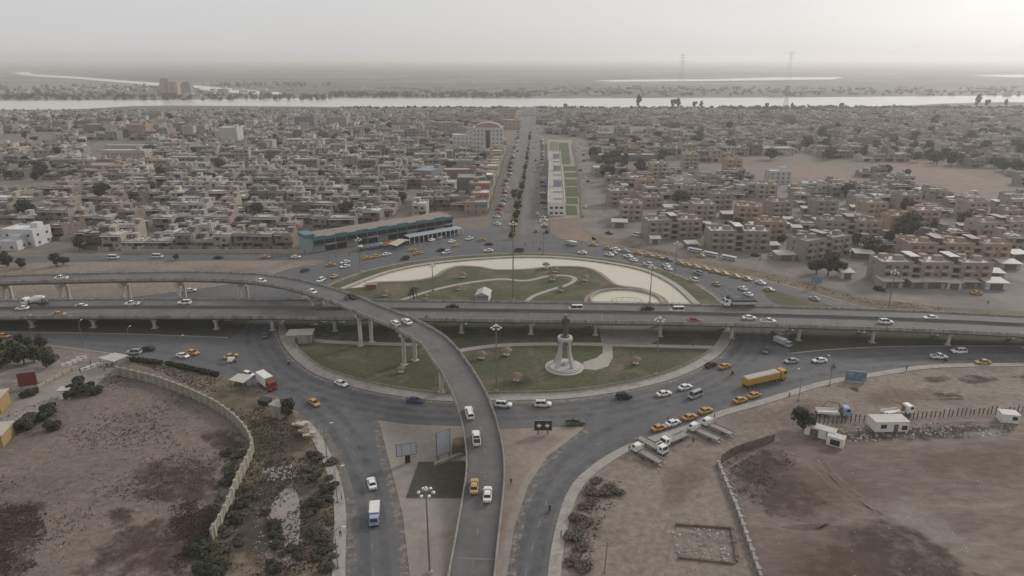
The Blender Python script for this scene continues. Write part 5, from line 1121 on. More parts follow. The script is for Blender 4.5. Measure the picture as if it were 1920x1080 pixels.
# --- the far town: thousands of houses, one mass
CLUT = [(.5, .5, .49), (.42, .41, .39), (.2, .25, .33), (.3, .2, .15), (.12, .11, .1), (.36, .3, .24), (.55, .54, .52)]
class Mass(MB):
    def boxc(s, cx, cy, z0, sx, sy, sz, c, rz=0., bottom=False):
        n0 = len(s.f); s.box(cx, cy, z0, sx, sy, sz, 0, rz)
        del s.f[n0]; del s.m[n0]; s.c.extend([c] * 5)
    def house(s, x, y, w, d, h, c, rz, win):
        rc = roof_of(c); s.boxc(x, y, -.2, w, d, h + .2, c, rz); s.c[-5] = rc
        cs, sn = math.cos(rz), math.sin(rz)
        def at(u, v): return (x + u*cs - v*sn, y + u*sn + v*cs)
        t = .3
        for u, v, a, b in ((0, -d/2 + t/2, w, t), (0, d/2 - t/2, w, t), (-w/2 + t/2, 0, t, d), (w/2 - t/2, 0, t, d)):
            q = at(u, v); s.boxc(q[0], q[1], h, a*.999, b*.999, .75 + .01*(a < b), c, rz)
        if rng.random() < .75:
            q = at(rng.choice((-1, 1))*(w/2 - 2.2), d/2 - 2.4); s.boxc(q[0], q[1], h, 3.3, 3.5, 2.6, c, rz)
        if rng.random() < .5:
            q = at(rng.uniform(-.3, .3)*w, rng.uniform(-.3, .1)*d); s.boxc(q[0], q[1], h, 1.3, 1.3, 1.3, (.38, .38, .37), rz)
        for q_ in range(rng.randrange(1, 4)):
            q = at(rng.uniform(-.36, .36)*w, rng.uniform(-.36, .3)*d); s.boxc(q[0], q[1], h + .01*q_, rng.uniform(.8, 3.2), rng.uniform(.8, 2.6), rng.uniform(.4, 1.8), rng.choice(CLUT), rz)
        q = at(0, -d/2 - .5); s.boxc(q[0], q[1], h - .15, w, 1.1, .2, rc, rz)
        a, b = at(-w*.3, -d/2 - .05), at(w*.15, -d/2 - .05); s.add([(a[0], a[1], .2), (b[0], b[1], .2), (b[0], b[1], 2.6), (a[0], a[1], 2.6)], [(0, 1, 2, 3)]); s.c.append((.04, .037, .034))  # porch shade painted as a dark quad on the front
        if win:
            k = max(2, int(w / 3.6))
            for fl in range(max(1, int(h / 3.2))):
                for i in range(k):
                    if rng.random() < .2: continue
                    u = -w/2 + w*(i+.5)/k; a, b = at(u - .65, -d/2 - .06), at(u + .65, -d/2 - .06); z = fl*3.2 + 1.1
                    s.add([(a[0], a[1], z), (b[0], b[1], z), (b[0], b[1], z + 1.35), (a[0], a[1], z + 1.35)], [(0, 1, 2, 3)]); s.c.append((.03, .03, .032))
far = Mass()
NOFAR = KEEP + [GP(p) for p in ([(1405, 356), (1405, 308), (1565, 306), (1660, 352)], [(1690, 345), (1640, 306), (1760, 298), (1930, 350), (1930, 384), (1840, 374)], [(1085, 460), (1080, 262), (1098, 262), (1150, 400), (1160, 460)])]
yy = HOUSE_END
while yy < 1290:
    xm = .80*yy + 40; x = -xm
    ang = .03*math.sin(yy*.013)
    gap = 0
    while x < xm:
        w = rng.uniform(8.5, 15); d = rng.uniform(9, 13)
        right = x > 60 + (yy - 500)*.06
        bank = 1235 if x < -500 else 1275
        dens = .93 if not right else .80
        open_ = mnoise.noise(Vector((x*.006, yy*.006, 3.1)))
        if yy < bank and not any(inside(x, yy, p) for p in NOFAR) and rng.random() < dens and open_ > (-.42 if not right else -.28):
            c = PAL[rng.choices(range(9), (24, 18, 16, 14, 9, 7, 11, 6, 5))[0]][1]; k = rng.uniform(.85, 1.2); c = tuple(v*k for v in c)
            if right: c = (c[0]*1.03, c[1], c[2]*.93)
            if rng.random() < .035: w *= 2.2
            h = rng.choices((3.4, 6.6, 9.8, 13), (34, 50, 13, 3) if yy < 900 else (70, 30, 4, 0) if yy < 1120 else (1, 0, 0, 0))[0]
            far.house(x, yy + rng.uniform(-2, 2), w, d, h, c, ang + rng.uniform(-.08, .08), yy < 820)
        x += w + rng.uniform(.3, 1.2); gap += w
        if gap > 95: x += rng.uniform(6, 9); gap = rng.uniform(-30, 20)
    yy += rng.choice((15.5, 21))
# nearer edge of the eastern town, behind the apartment blocks
for q in range(150):
    px, py = rng.uniform(1140, 1930), rng.uniform(330, 372); p = G(px, py)
    if any(inside(p.x, p.y, z) for z in NOFAR): continue
    far.house(p.x, p.y, rng.uniform(8, 13), rng.uniform(8, 11), rng.choice((3.3, 3.3, 6.6)), PAL[rng.randrange(7)][1], rng.uniform(-.2, .2), True)
fo = link('distant_houses', far.mesh('distant_houses', [MT['mass']])); structure(fo, 'stuff')
tag(fo, 'dense mass of low flat roofed houses stretching to the river', 'houses')

# --- brick apartment blocks east of the boulevard
MT['brick_end'] = mat('brick_wall', (1, 1, 1), 0.92, 0.12, 0.5, tint=True, dirt=0.25)
MT['slot'] = mat('painted_stairwell_shade', (0.10, 0.085, 0.072), 0.95, 0.2, 1)  # shade of the stairwell recess, put into the colour
MT['openings'] = mat('balcony_shade', (0.075, 0.065, 0.056), 0.8, 0.4, .7)  # shade behind the balconies, painted as flat dark sheets
def block_kit(bays, st):
    """a walk-up block: bays of flats joined by recessed open stairwells with landings"""
    k = Kit('apartment_block', 'apartment block'); bw, sw, d, h = 13.0, 3.2, 11.5, 3.15*st
    W = bays*bw + (bays-1)*sw
    for b in range(bays):
        x = -W/2 + bw/2 + b*(bw + sw); m = MB(); m.box(x, 0, -.2, bw, d, h + .2); parapet_walls(m, bw, d, h, .7, x0=x)
        wl_ = k.part('wall', m, [MT['brick_end']], tint=True)
        k.part('roof', MB().box(x, 0, h, bw - .46, d - .46, .05), [MT['roofing']], tint=True)
        for fl in range(st):
            z = fl*3.15
            for s in (-1, 1):
                u = x + s*bw*.27
                bal = MB().box(u, -d/2 - .65, z + .02, 4.0, 1.3, .16); bal.box(u, -d/2 - 1.24, z + .18, 4.0, .1, .85)
                if fl: k.part('balcony', bal, [MT['brick_end']], tint=True)
                k.part('balcony_shade_sheet', MB().box(u, -d/2 - .02, z + 1.0, 2.1, .08, 1.35), [MT['openings']])
            k.part('window', None, None, mesh=WIN[0], loc=(x, -d/2 - .03, z + 1.0))
        for q in range(2):
            k.part('roof_shed', MB().box(x + (q - .5)*5, 2.2 - q*2.4, h + .05, 3.4, 2.6, 2.1), [MT['wall']], tint=True)
        k.part('water_tank', None, None, mesh=TANKM, loc=(x - 3.5, -2, h + .05)); k.part('water_tank', None, None, mesh=TANKM, loc=(x + 4.2, .5, h + .05))
        if b < bays - 1:
            sx = x + bw/2 + sw/2
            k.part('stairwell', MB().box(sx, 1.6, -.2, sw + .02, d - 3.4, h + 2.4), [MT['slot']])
            ld = MB()
            for fl in range(1, st + 1): ld.box(sx, -d/2 + 1.0, fl*3.15 - 1.7, sw, 2.0, .9)
            k.part('stair_landing', ld, [MT['brick_end']], tint=True)
            k.part('stair_roof', MB().box(sx, 1.2, h + 2.2, sw + .8, d - 3, .2), [MT['roofing']], tint=True)
    for s in (-1, 1):
        for fl in range(st): k.part('window', None, None, mesh=WIN[2], loc=(s*(W/2 + .03), 1.5, fl*3.15 + 1.0), rz=s*math.pi/2)
    return k, W
BK = {(b, s): block_kit(b, s) for b, s in ((1, 3), (2, 3), (3, 3), (2, 4), (1, 4), (1, 2), (2, 2))}
BR, TN, PK, GB = (.29, .24, .195), (.325, .275, .215), (.325, .238, .18), (.265, .228, .19)
BL = [  # bays, storeys, px of the front's middle foot, rotation, colour, what tells it apart
    (3, 3, 1752, 536, -.03, BR, 'long brown three-storey block behind the row of roadside sheds'),
    (3, 3, 1795, 497, -.05, PK, 'pinkish three-storey block directly behind the long shed-side block'),
    (2, 3, 1880, 452, .12, TN, 'tan three-storey block at the right edge behind the blue wall'),
    (2, 3, 1542, 486, .42, GB, 'dark cornered block with white roof sheets beside the broad bush'),
    (2, 3, 1596, 450, -.1, BR, 'brown three-storey block right behind the cornered block'),
    (1, 3, 1690, 440, 0, PK, 'short orange brick block left of the big dark tree'),
    (2, 3, 1386, 471, -.05, GB, 'brown block with white roofs beside the three buses'),
    (1, 3, 1448, 452, 0, PK, 'orange brick end block right of the block by the buses'),
    (2, 3, 1262, 448, .1, BR, 'brown block left of the buses, nearest the dirt patch'),
    (1, 3, 1462, 410, .15, BR, 'brown block standing left of the pale dirt lane'),
    (1, 3, 1548, 408, 0, GB, 'short brown block at the pale lane\'s edge'),
    (1, 3, 1405, 420, -.15, PK, 'pinkish block behind the orange end block'),
    (1, 3, 1738, 428, 0, PK, 'bare orange walled block behind the big dark tree'),
    (1, 3, 1185, 414, -.1, TN, 'tan block beside the dirt street nearest the boulevard'),
    (1, 2, 1222, 390, .2, BR, 'brown block one row behind the dirt street corner'),
    (1, 3, 1320, 415, .05, TN, 'short tan block between the pinkish block and tree'),
    (1, 3, 1440, 374, -.2, TN, 'tan block below the reddish bare field'),
    (1, 3, 1352, 394, .1, GB, 'grey brown block left of the bare field corner'),
    (1, 3, 1305, 378, 0, BR, 'short brown block beside the bushy tree'),
    (1, 3, 1212, 364, .1, PK, 'pinkish block above the dirt street'),
    (1, 4, 1235, 338, .1, TN, 'tan four-storey block left of the bare field'),
    (1, 2, 1325, 347, .1, BR, 'brown block touching the bare field\'s left edge'),
    (1, 4, 1375, 330, 0, PK, 'pinkish four-storey tower above the bare field corner'),
    (1, 4, 1295, 318, 0, TN, 'tan four-storey tower farther up the dirt street'),
    (1, 3, 1160, 387, .15, GB, 'grey brown block right at the dirt street bend'),
    (1, 3, 1640, 412, .1, TN, 'short tan block beside the small sheds below the fields'),
    (1, 3, 1705, 396, .1, BR, 'brown block behind the bare orange walled block'),
    (1, 3, 1830, 410, 0, TN, 'short tan block with cream roof near the right edge'),
    (1, 2, 1900, 417, .1, GB, 'grey block at the right edge behind the blue wall block')]
for bays, st, px, py, rz, c, lab in BL:
    p = G(px, py); k, W = BK[(bays, st)]
    b = k.place(lab, (p.x, p.y + 6, 0), rz, c, 'apartment blocks east of the boulevard'); rc = roof_of(c)
    for ch in b.children:
        n_ = ch.name.split('.')[0]
        if n_ in ('roof', 'stair_roof'): ch.color = (*rc, 1)
        elif n_ == 'balcony': ch.color = (*[min(.5, v*1.25 + .03) for v in c], 1)

# --- sheds in front of the long block
MT['tinroof'] = mat('tin_roof', (0.42, 0.40, 0.37), 0.6, 0.14, 0.8, dirt=0.3)
def shed_kit(w, d, h):
    k = Kit('roadside_shed', 'shed'); m = MB(); m.box(0, 0, -.1, w, d, h + .1); k.part('wall', m, [MT['wall']], tint=True)
    k.part('roof', MB().add([(-w/2-.4, -d/2-.8, h+.05), (w/2+.4, -d/2-.8, h+.05), (w/2+.4, d/2+.3, h+.55), (-w/2-.4, d/2+.3, h+.55), (-w/2-.4, -d/2-.8, h-.07), (w/2+.4, -d/2-.8, h-.07), (w/2+.4, d/2+.3, h+.43), (-w/2-.4, d/2+.3, h+.43)], [(0, 1, 2, 3), (7, 6, 5, 4), (0, 4, 5, 1), (1, 5, 6, 2), (2, 6, 7, 3), (3, 7, 4, 0)]), [MT['tinroof']])
    k.part('shutter', MB().box(0, -d/2 - .03, 0, w*.6, .08, h*.78), [MT['door']]); return k
SK = [shed_kit(8.5, 6, 3), shed_kit(6, 5, 2.8), shed_kit(5, 4.5, 3)]
for i, px, py, c, lab in ((0, 1672, 540, (.33, .31, .28), 'pale flat roofed shed beside the black SUV'), (1, 1722, 541, (.22, .2, .18), 'grey shed second along the service road'), (0, 1752, 541, (.30, .28, .25), 'pale roofed shed in the middle of the row'),
        (1, 1790, 543, (.5, .49, .47), 'whitewashed shed with wavy sign, fourth in the row'), (1, 1820, 541, (.25, .2, .18), 'brownish shed behind the orange taxi'), (0, 1868, 543, (.5, .51, .55), 'pale blue shed at the right end of the row'), (2, 1590, 524, (.52, .52, .5), 'white kiosk standing alone at the service road edge'), (2, 1498, 482, (.5, .47, .44), 'small cluttered white shack at the corner block'), (1, 1660, 460, (.48, .48, .5), 'white walled shed between the apartment blocks'), (2, 1432, 448, (.5, .5, .52), 'small white shed beside the orange end block')):
    p = G(px, py); SK[i].place(lab, (p.x, p.y + 3, 0.03), rng.uniform(-.06, .04), c, 'small sheds among the blocks')
n_east = 0; SHP = []
while n_east < 34:
    px, py = rng.uniform(1145, 1915), rng.uniform(358, 470); p = G(px, py); p.y += 5
    if py > 432 + (px - 1150)*.08 or any(abs(px - b[2]) < (26 + 22*b[0]) and -16 < b[3] - py < 20 for b in BL) or any((p - q).length < 15 for q in SHP) or any(inside(p.x, p.y, z) for z in NOFAR): continue
    SHP.append(p); n_east += 1
for j, p in enumerate(sorted(SHP, key=lambda q: q.x/q.y)):
    i = rng.randrange(len(HK)); st = HDIM[i][1]; cn, c = PAL[rng.choices(range(9), (24, 18, 12, 16, 8, 12, 6, 4, 6))[0]]; kk = rng.uniform(.95, 1.25); c = tuple(v*kk for v in c)
    h = HK[i].place('%s %s-storey house among the eastern blocks, %s from left to right' % (cn, ('one', 'two', 'three')[st-1], ORD[j]), (p.x, p.y, .03), rng.uniform(-.15, .15), c, 'houses among the eastern blocks'); rc = roof_of(c)
    for ch in h.children:
        if ch.name.split('.')[0] in ('roof', 'roof_eave', 'canopy_slab'): ch.color = (*rc, 1)
sh_n = 0
while sh_n < 46:
    px, py = rng.uniform(1150, 1915), rng.uniform(352, 520); p = G(px, py)
    if py > 455 + (px - 1150)*.1 or any(abs(px - b[2]) < (16 + 20*b[0]) and -3 < b[3] - py < 22 for b in BL) or any(abs(px - b[2]) < (16 + 20*b[0]) and -8 < py - b[3] < 0 for b in BL) or any((p - q).length < 10 for q in SHP) or any(inside(p.x, p.y, z) for z in NOFAR): continue
    SHP.append(p); sh_n += 1
SH2 = SHP[34:]
for i, p in enumerate(sorted(SH2, key=lambda q: q.x/q.y)):
    cn, c = PAL[rng.randrange(7)]; SK[rng.randrange(3)].place('%s low shack among the eastern blocks, %s from left to right' % (cn, ORD[i]), (p.x, p.y, .03), rng.uniform(-.2, .2), c, 'low shacks among the blocks')
def facade(k, w, d, h, fl, bays, win=0, mt='wall', tint=True):
    m = MB(); m.box(0, 0, -.2, w, d, h + .2); parapet_walls(m, w, d, h, .8); k.part('wall', m, [MT[mt]], tint=tint)
    k.part('roof', MB().box(0, 0, h, w - .46, d - .46, .05), [MT['roofing']], tint=tint)
    for f in range(fl):
        for b in range(bays):
            k.part('window', None, None, mesh=WIN[win], loc=(-w/2 + w*(b + .5)/bays, -d/2 - .03, h*f/fl + 1.0))
        for b in range(max(1, int(d/5))):
            for s in (-1, 1): k.part('window', None, None, mesh=WIN[win], loc=(s*(w/2 + .03), -d/2 + d*(b + .5)/max(1, int(d/5)), h*f/fl + 1.0), rz=s*math.pi/2)
def building(lab, px, py, w, d, h, fl, bays, c, rz=0., win=0, extra=None, roof=None):
    k = Kit('building', 'building'); facade(k, w, d, h, fl, bays, win)
    if extra: extra(k, w, d, h)
    else: k.part('stair_room', MB().box(w*.25, d*.2, h + .05, 4, 4, 2.6), [MT['wall']], tint=True)
    p = G(px, py); b = k.place(lab, (p.x, p.y + d/2, 0), rz, c); rc = roof or roof_of(c)
    for ch in b.children:
        if ch.name.split('.')[0] == 'roof': ch.color = (*rc, 1)
    return b
def arched(k, w, d, h):
    n = 12; pts = [(-w*.42*math.cos(math.pi*i/n), h + .1 + 5.0*math.sin(math.pi*i/n)) for i in range(n + 1)]
    m = MB(); m.loft([[(x, -d*.4, z) for x, z in pts], [(x, d*.4, z) for x, z in pts]]); k.part('vaulted_roof', m, [MT['dome']], smooth=False)
    k.part('glazed_strip', MB().box(0, -d/2 - .06, 2, w*.14, .1, h - 4), [MT['windowdark']])
MT['dome'] = mat('pinkish_roof', (.30, .215, .185), 0.8, 0.12, 0.5)
building('big white hotel with a pinkish vaulted roof by the boulevard', 915, 287, 30, 24, 24, 6, 8, (.46, .455, .44), extra=arched)
building('white framed building joined to the hotel\'s left side', 868, 287, 20, 16, 17, 4, 5, (.45, .45, .44))
building('plain windowless dark grey block beside the boulevard', 884, 376, 19, 20, 14.5, 0, 0, (.13, .125, .12), roof=(.25, .235, .215))
building('tall blank whitish block standing over the western houses', 430, 270, 20, 18, 17, 1, 1, (.42, .42, .40))
building('white house with a terrace at the left photo edge', 40, 462, 17, 12, 8, 2, 3, (.52, .52, .53), rz=-.1)
building('low white wing below the terrace house at the left edge', 12, 470, 12, 9, 4, 1, 2, (.50, .50, .50))
building('long two-storey school with a row of arches on the left', 233, 302, 40, 14, 9, 2, 10, (.36, .32, .27))
building('long pale roofed school wing behind the arched school', 262, 283, 70, 12, 5, 1, 12, (.34, .32, .29), roof=(.5, .5, .48))
building('low flat sandy school hall left of the arched school', 188, 326, 30, 22, 6, 1, 6, (.29, .22, .16), roof=(.27, .23, .185))
building('white block closing the far end of the boulevard', 994, 217, 26, 12, 11, 3, 5, (.47, .48, .50))
building('tan four-storey block near the far left of the boulevard', 950, 222, 26, 14, 14, 4, 6, (.32, .27, .20))
building('dark glazed five-storey block amid the western town', 573, 250, 24, 18, 20, 5, 6, (.14, .16, .18))
building('tan tall building right of the dark glazed block', 632, 245, 26, 18, 17, 4, 5, (.30, .25, .19))
building('sandy four-storey building near the dark glazed block', 840, 252, 24, 16, 14, 4, 5, (.31, .26, .185))
building('grey slab block among the far western houses', 178, 255, 24, 18, 13, 3, 4, (.17, .165, .16))
building('brown and orange block among the far western houses', 258, 257, 22, 18, 14, 3, 4, (.28, .2, .145))
building('grey block right of the brown and orange one', 365, 255, 20, 16, 13, 3, 4, (.17, .17, .17))
building('pinkish corner building on the boulevard behind the red tower', 960, 243, 22, 14, 12, 3, 4, (.34, .26, .21))
building('low shop with a blue roof panel on the boulevard', 888, 318, 24, 13, 7, 2, 5, (.30, .26, .22), roof=(.17, .22, .33))
building('brown shop row below the blue panelled shop', 868, 338, 30, 12, 7.5, 2, 6, (.20, .14, .11))
building('white roofed shop row in front of the dark grey block', 838, 388, 38, 11, 6, 1, 8, (.26, .225, .19), roof=(.46, .45, .42))
building('blue grey warehouse by the slanting street', 802, 336, 16, 30, 6, 1, 3, (.20, .21, .225), rz=-.3, roof=(.25, .27, .29))
building('long low shop with pale roof left of the slanting street', 785, 352, 26, 12, 5, 1, 5, (.25, .2, .16), roof=(.42, .42, .4))
building('long brown market row behind the dirt street trees', 1170, 302, 60, 14, 5, 1, 12, (.16, .145, .13), roof=(.40, .39, .36))
building('white roofed clinic amid trees right of the dirt street', 1145, 330, 28, 16, 6, 2, 6, (.30, .29, .27), roof=(.42, .42, .40))
building('blue fronted market block right of the far boulevard', 1056, 250, 24, 14, 8, 2, 5, (.22, .24, .27), roof=(.35, .38, .42))
building('white apartment house right of the bare field', 1462, 345, 16, 12, 9, 3, 4, (.44, .43, .41))


MT['teal'] = mat('teal_cladding', (0.07, 0.155, 0.165), 0.5, 0.15, 0.6, dirt=0.25)
MT['teal_light'] = mat('pale_blue_cladding', (0.26, 0.31, 0.34), 0.5, 0.12, 0.8, dirt=0.2)
SHC = [('tan', (.29, .235, .18)), ('grey', (.23, .22, .21)), ('white', (.46, .455, .44)), ('brown', (.2, .15, .12)), ('pinkish', (.32, .24, .2)), ('pale grey', (.36, .35, .34))]
MT['sign_bright'] = mat('shop_sign', (1, 1, 1), .5, .3, .8, tint=True)
fa, fb_ = G(919, 402), G(957, 268); fd = (fb_ - fa); FL = fd.length; fu = fd.normalized(); pos = 0.; n_ = 0
while pos < FL - 12 and n_ < 22:
    w = rng.uniform(11, 19); c = fa + fu*(pos + w/2); pos += w + .4; cn, cc = SHC[(n_*4 + n_//2) % 6]; st = rng.choice((2, 2, 3, 3, 4)); dp = rng.uniform(10, 15)
    k = Kit('shop_building', 'shop'); facade(k, dp, w, st*3.4, st, 3)
    k.part('sign_band', MB().box(dp/2 + .12, 0, 3.0, .18, w*.92, 1.0), [MT['sign_bright']], tint=True); k.part('shopfront', MB().box(dp/2 + .04, 0, .1, .08, w*.9, 2.7), [MT['inside_shade']])
    k.part('sign_board', MB().box(dp*.2, -w/2 - .1, st*3.4 - 1.5, dp*.5, .15, 1.3), [MT['sign_bright']], tint=True); k.part('stair_room', MB().box(-dp*.2, w*.2, st*3.4 + .05, 3.2, 3.6, 2.5), [MT['wall']], tint=True)
    b = k.place('%s %d-storey shop building, %s up the left side of the boulevard' % (cn, st, ORD[n_]), (c.x - dp/2 - 1.5, c.y, 0), math.atan2(fu.y, fu.x) - math.pi/2, cc, 'shops along the boulevard'); rc = roof_of(cc); n_ += 1
    for ch in b.children:
        q = ch.name.split('.')[0]
        if q == 'roof': ch.color = (*rc, 1)
        elif q.startswith('sign'): ch.color = (*rng.choice(((.35, .08, .06), (.1, .16, .34), (.5, .5, .48), (.42, .32, .08), (.08, .25, .15))), 1)
a0, a1 = G(590, 474), G(850, 430); dv = (a1 - a0); LN = dv.length; az = math.atan2(dv.y, dv.x)
t = thing('shopping_arcade', 'long two-storey shopping arcade with teal fascia and flat roof', 'shop arcade', a0, az)
MB().box(LN/2, 7, -.2, LN, 13, 7.4).build('wall', MT['concrete'], t)
MB().box(LN/2, 7, 7.2, LN - .3, 12.6, .25).build('roof', MT['paving_pink'], t)
nb = 14
for i in range(nb):
    x = LN*(i + .5)/nb; bw = LN/nb - .5
    MB().box(x, .42, .1, bw, .12, 2.9).build('shopfront', MT['inside_shade'] if i % 3 else MT['teal_light'], t)
    MB().box(x, .42, 3.7, bw, .12, 2.1).build('upper_window', MT['windowdark'], t)
    f = MB(); z = 6.0 + .5*math.sin(i*.9); f.loft([[(x - bw/2 - .2, -1.1, 3.1), (x + bw/2 + .2, -1.1, 3.1), (x + bw/2 + .2, .44, 3.1), (x - bw/2 - .2, .44, 3.1)], [(x - bw/2 - .2, -1.1, 3.6), (x + bw/2 + .2, -1.1, 3.6), (x + bw/2 + .2, .44, 3.6), (x - bw/2 - .2, .44, 3.6)]]); f.build('awning', MT['teal_light'] if i % 4 == 1 else MT['concrete_dark'], t)
    MB().box(x, -.1, 6.0, LN/nb - .04, 1.3, 2.1 - (i % 2)*.5).build('fascia_panel', MT['teal'], t)
MB().box(-1.5, 5.5, -.2, 4.5, 9, 7.6).build('corner_tower', MT['teal_light'], t); MB().box(-1.5, 5.5, 7.4, 5.0, 9.6, 1.8).build('tower_fascia', MT['teal'], t)
# white awning in front
b0, b1 = G(768, 458), G(868, 440); dv = b1 - b0; LB = dv.length
t = thing('market_awning', 'long pale blue roofed open awning in front of the arcade', 'awning', b0, math.atan2(dv.y, dv.x))
MB().box(LB/2, 2.6, 3.5, LB, 6.4, .2).build('roof', MT['teal_light'], t)
MB().box(LB/2, 5.6, 0, LB, .2, 3.5).build('back_wall', MT['inside_shade'], t)
for i in range(13): MB().box(LB*i/12, -.3, 0, .3, .3, 3.5).build('post', MT['sheetwhite'], t)
# boulevard market hall, lawns and railings
h0, h1 = G(1043, 405), G(1040, 300)
t = thing('market_hall', 'long narrow white market hall standing beside the boulevard lawns', 'market hall', (h0.x, h0.y, 0), math.atan2((h1 - h0).y, (h1 - h0).x) - math.pi/2)
HL = (h1 - h0).length; HW = 10.5
MB().box(0, HL/2, -.1, HW, HL, 7.6).build('wall', MT['sheetwhite'], t); MB().box(0, HL/2, 7.5, HW - .4, HL - .4, .1).build('roof', MT['path'], t)
m = MB(); parapet_walls(m, HW, HL, 7.51, .8, y0=HL/2); m.build('parapet', MT['sheetwhite'], t)
for i in range(10): MB().box(1.0, HL*(i + .6)/10.5, 7.6, 5.5, 2.0, 1.0 + (i % 3 == 2)*3).build('skylight' if i % 3 < 2 else 'roof_block', MT['teal_light'] if i % 3 == 2 else MT['tinroof'], t)
for z in (1.2, 4.4):
    for x in (-3, 0, 3): link('window', WIN[1], t, (x, -.03, z))
    for i in range(24): link('window', WIN[0], t, (-HW/2 - .03, HL*(i + .5)/24, z), -math.pi/2)
strip = GP([(1028, 412), (1092, 408), (1086, 330), (1072, 262), (1027, 262), (1025, 330)])
flat('market_plaza', strip, 0.07, 'paving')
for i, (ya, yb, xa, xb) in enumerate(((404, 386, 1062, 1083), (383, 371, 1062, 1084), (369, 351, 1061, 1085), (349, 336, 1060, 1083), (333, 324, 1059, 1082), (321, 312, 1057, 1080), (308, 268, 1051, 1070))):
    flat('strip_lawn', GP([(xa, ya), (xb, ya), (xb - (ya - yb)*.12, yb), (xa - (ya - yb)*.1, yb)]), 0.11, 'lush')
flat('strip_lawn', GP([(1031, 285), (1047, 285), (1046, 266), (1031, 266)]), 0.11, 'verge')
def wall_thing(name, label, pts, h, th, m, cat='wall', panel=6.0, cap=None, z0=0.0):
    p = resample(spline(pts, 8), .5) if len(pts) > 2 else resample(pts, .5)
    t = thing(name, label, cat, (p[0].x, p[0].y, z0)); k = max(2, int(panel / .5)); o = p[0]
    for i in range(0, len(p) - 1, k):
        s = [q - o for q in p[i:min(i + k, len(p) - 1) + 1]]
        if len(s) < 2: continue
        s[-1] = s[-1] - (s[-1] - s[-2]).normalized()*.04
        w_ = MB().sweep(s, [(-th/2, -.1), (-th/2, h), (th/2, h), (th/2, -.1)]).build('wall_panel', MT[m], t)
        MB().box(s[0].x, s[0].y, 0, th*1.7, th*1.7, h + .15, rz=0).build('post', MT[cap or m], t)
    return t
wall_thing('boundary_wall', 'pale low wall along the left edge of the market plaza', GP([(1029, 408), (1026, 340), (1026, 270)]), 1.6, .3, 'path', panel=12)
wall_thing('boundary_wall', 'brick coloured low wall along the right edge of the lawns', GP([(1092, 408), (1085, 330), (1073, 270)]), 1.2, .4, 'paving_pink', panel=12)
# cars packed along the boulevard, a few pixels each
BC = [('white', WHITE)]*6 + [('silver', SILVER)]*3 + [('black', BLACK)]*3 + [('grey', GREYC)]*2 + [('yellow', YEL)]*3 + [('red', RED), ('blue', BLUE)]
def line(a, b, n, lab, grp, jit, rz0, skip=.1):
    a, b = G(*a), G(*b); d = b - a; q = 0
    for i in range(n):
        if rng.random() < skip: continue
        p = a + d*((i + .5 + rng.uniform(-.15, .15))/n); nn = Vector((-d.y, d.x, 0)).normalized()*rng.uniform(-jit, jit)
        o = link('sedan_car', PLAIN, None, (p.x + nn.x, p.y + nn.y, .07), math.atan2(d.y, d.x) + rz0 + rng.uniform(-.15, .15)); cn, o.color[:3] = rng.choice(BC); tag(o, lab % (cn, ORD[q]), 'car', grp); q += 1
line((930, 425), (975, 240), 60, '%s car parked along the boulevard shopfronts, %s up from the junction', 'cars parked by the boulevard shopfronts', 1.2, 1.0)
line((941, 400), (973, 260), 26, '%s car driving on the boulevard\'s left carriageway, %s up from the junction', 'cars on the left carriageway', 2.2, 3.14, .45)
line((1005, 445), (1006, 240), 26, '%s car driving on the boulevard\'s right carriageway, %s up from the junction', 'cars on the right carriageway', 2.5, 0, .5)
line((1020, 430), (1016, 262), 52, '%s car parked along the low plaza wall, %s up from the junction', 'cars parked along the plaza wall', .8, .9, .2)
line((1108, 420), (1085, 265), 22, '%s car on the dirt street beside the lawns, %s up from its mouth', 'cars on the dirt street', 4, .2, .4)
# ------------------------------------------------------------ statue
sp = G(1058, 690)
t = thing('statue_pedestal', 'white four legged arched pedestal on a round stepped base', 'pedestal', (sp.x, sp.y, 0.17))
MT['white_stone'] = mat('white_stone', (0.43, 0.425, 0.42), 0.8, 0.15, 1.2, dirt=0.3)
MT['cream_stone'] = mat('cream_stone', (0.39, 0.36, 0.30), 0.8, 0.15, 1.5)
for r, z, h, m in ((5.9, 0, .3, 'white_stone'), (5.3, .3, .3, 'cream_stone'), (4.7, .6, .3, 'white_stone')):
    MB().lathe([(r, z), (r, z + h*.9), (r - .04, z + h)], 40).build('step', MT[m], t)
for q in range(4):
    a = math.pi/4 + q*math.pi/2; c, s = math.cos(a), math.sin(a); rings = []
    for i in range(9):
        u = i/8; r = 1.75 + 1.75*(1 - u)**2.2; w = .46 - .1*u + .2*(1 - u)**3; z = .88 + 7.2*u
        rings.append([(c*(r + dx) - s*dy, s*(r + dx) + c*dy, z) for dx, dy in ((-w, -w), (w, -w), (w, w), (-w, w))])
    MB().loft(rings).build('leg', MT['white_stone'], t)
MB().lathe([(1.5, 7.5), (1.95, 7.6), (2.05, 8.4), (2.3, 9.6), (2.2, 10.2), (.3, 10.25)], 28).build('crown_ring', MT['white_stone'], t)
for q in range(4):
    a = q*math.pi/2; d_ = MB().lathe([(.02, 0), (.8, 0), (.8, .12), (.02, .16)], 18)
    o = d_.build('emblem_disc', MT['concrete_dark'], t, loc=(2.08*math.cos(a), 2.08*math.sin(a), 8.6)); o.rotation_euler = (0, math.pi/2, a)
MB().lathe([(1.0, .9), (1.0, 1.15), (.7, 1.25), (.75, 1.6), (.3, 1.65)], 20).build('centre_stone', MT['cream_stone'], t)
MT['bronze'] = mat('dark_bronze', (0.085, 0.065, 0.055), 0.55, 0.2, 2); MT['statue_head'] = mat('painted_face', (0.35, 0.20, 0.15), 0.6, 0.1, 3)
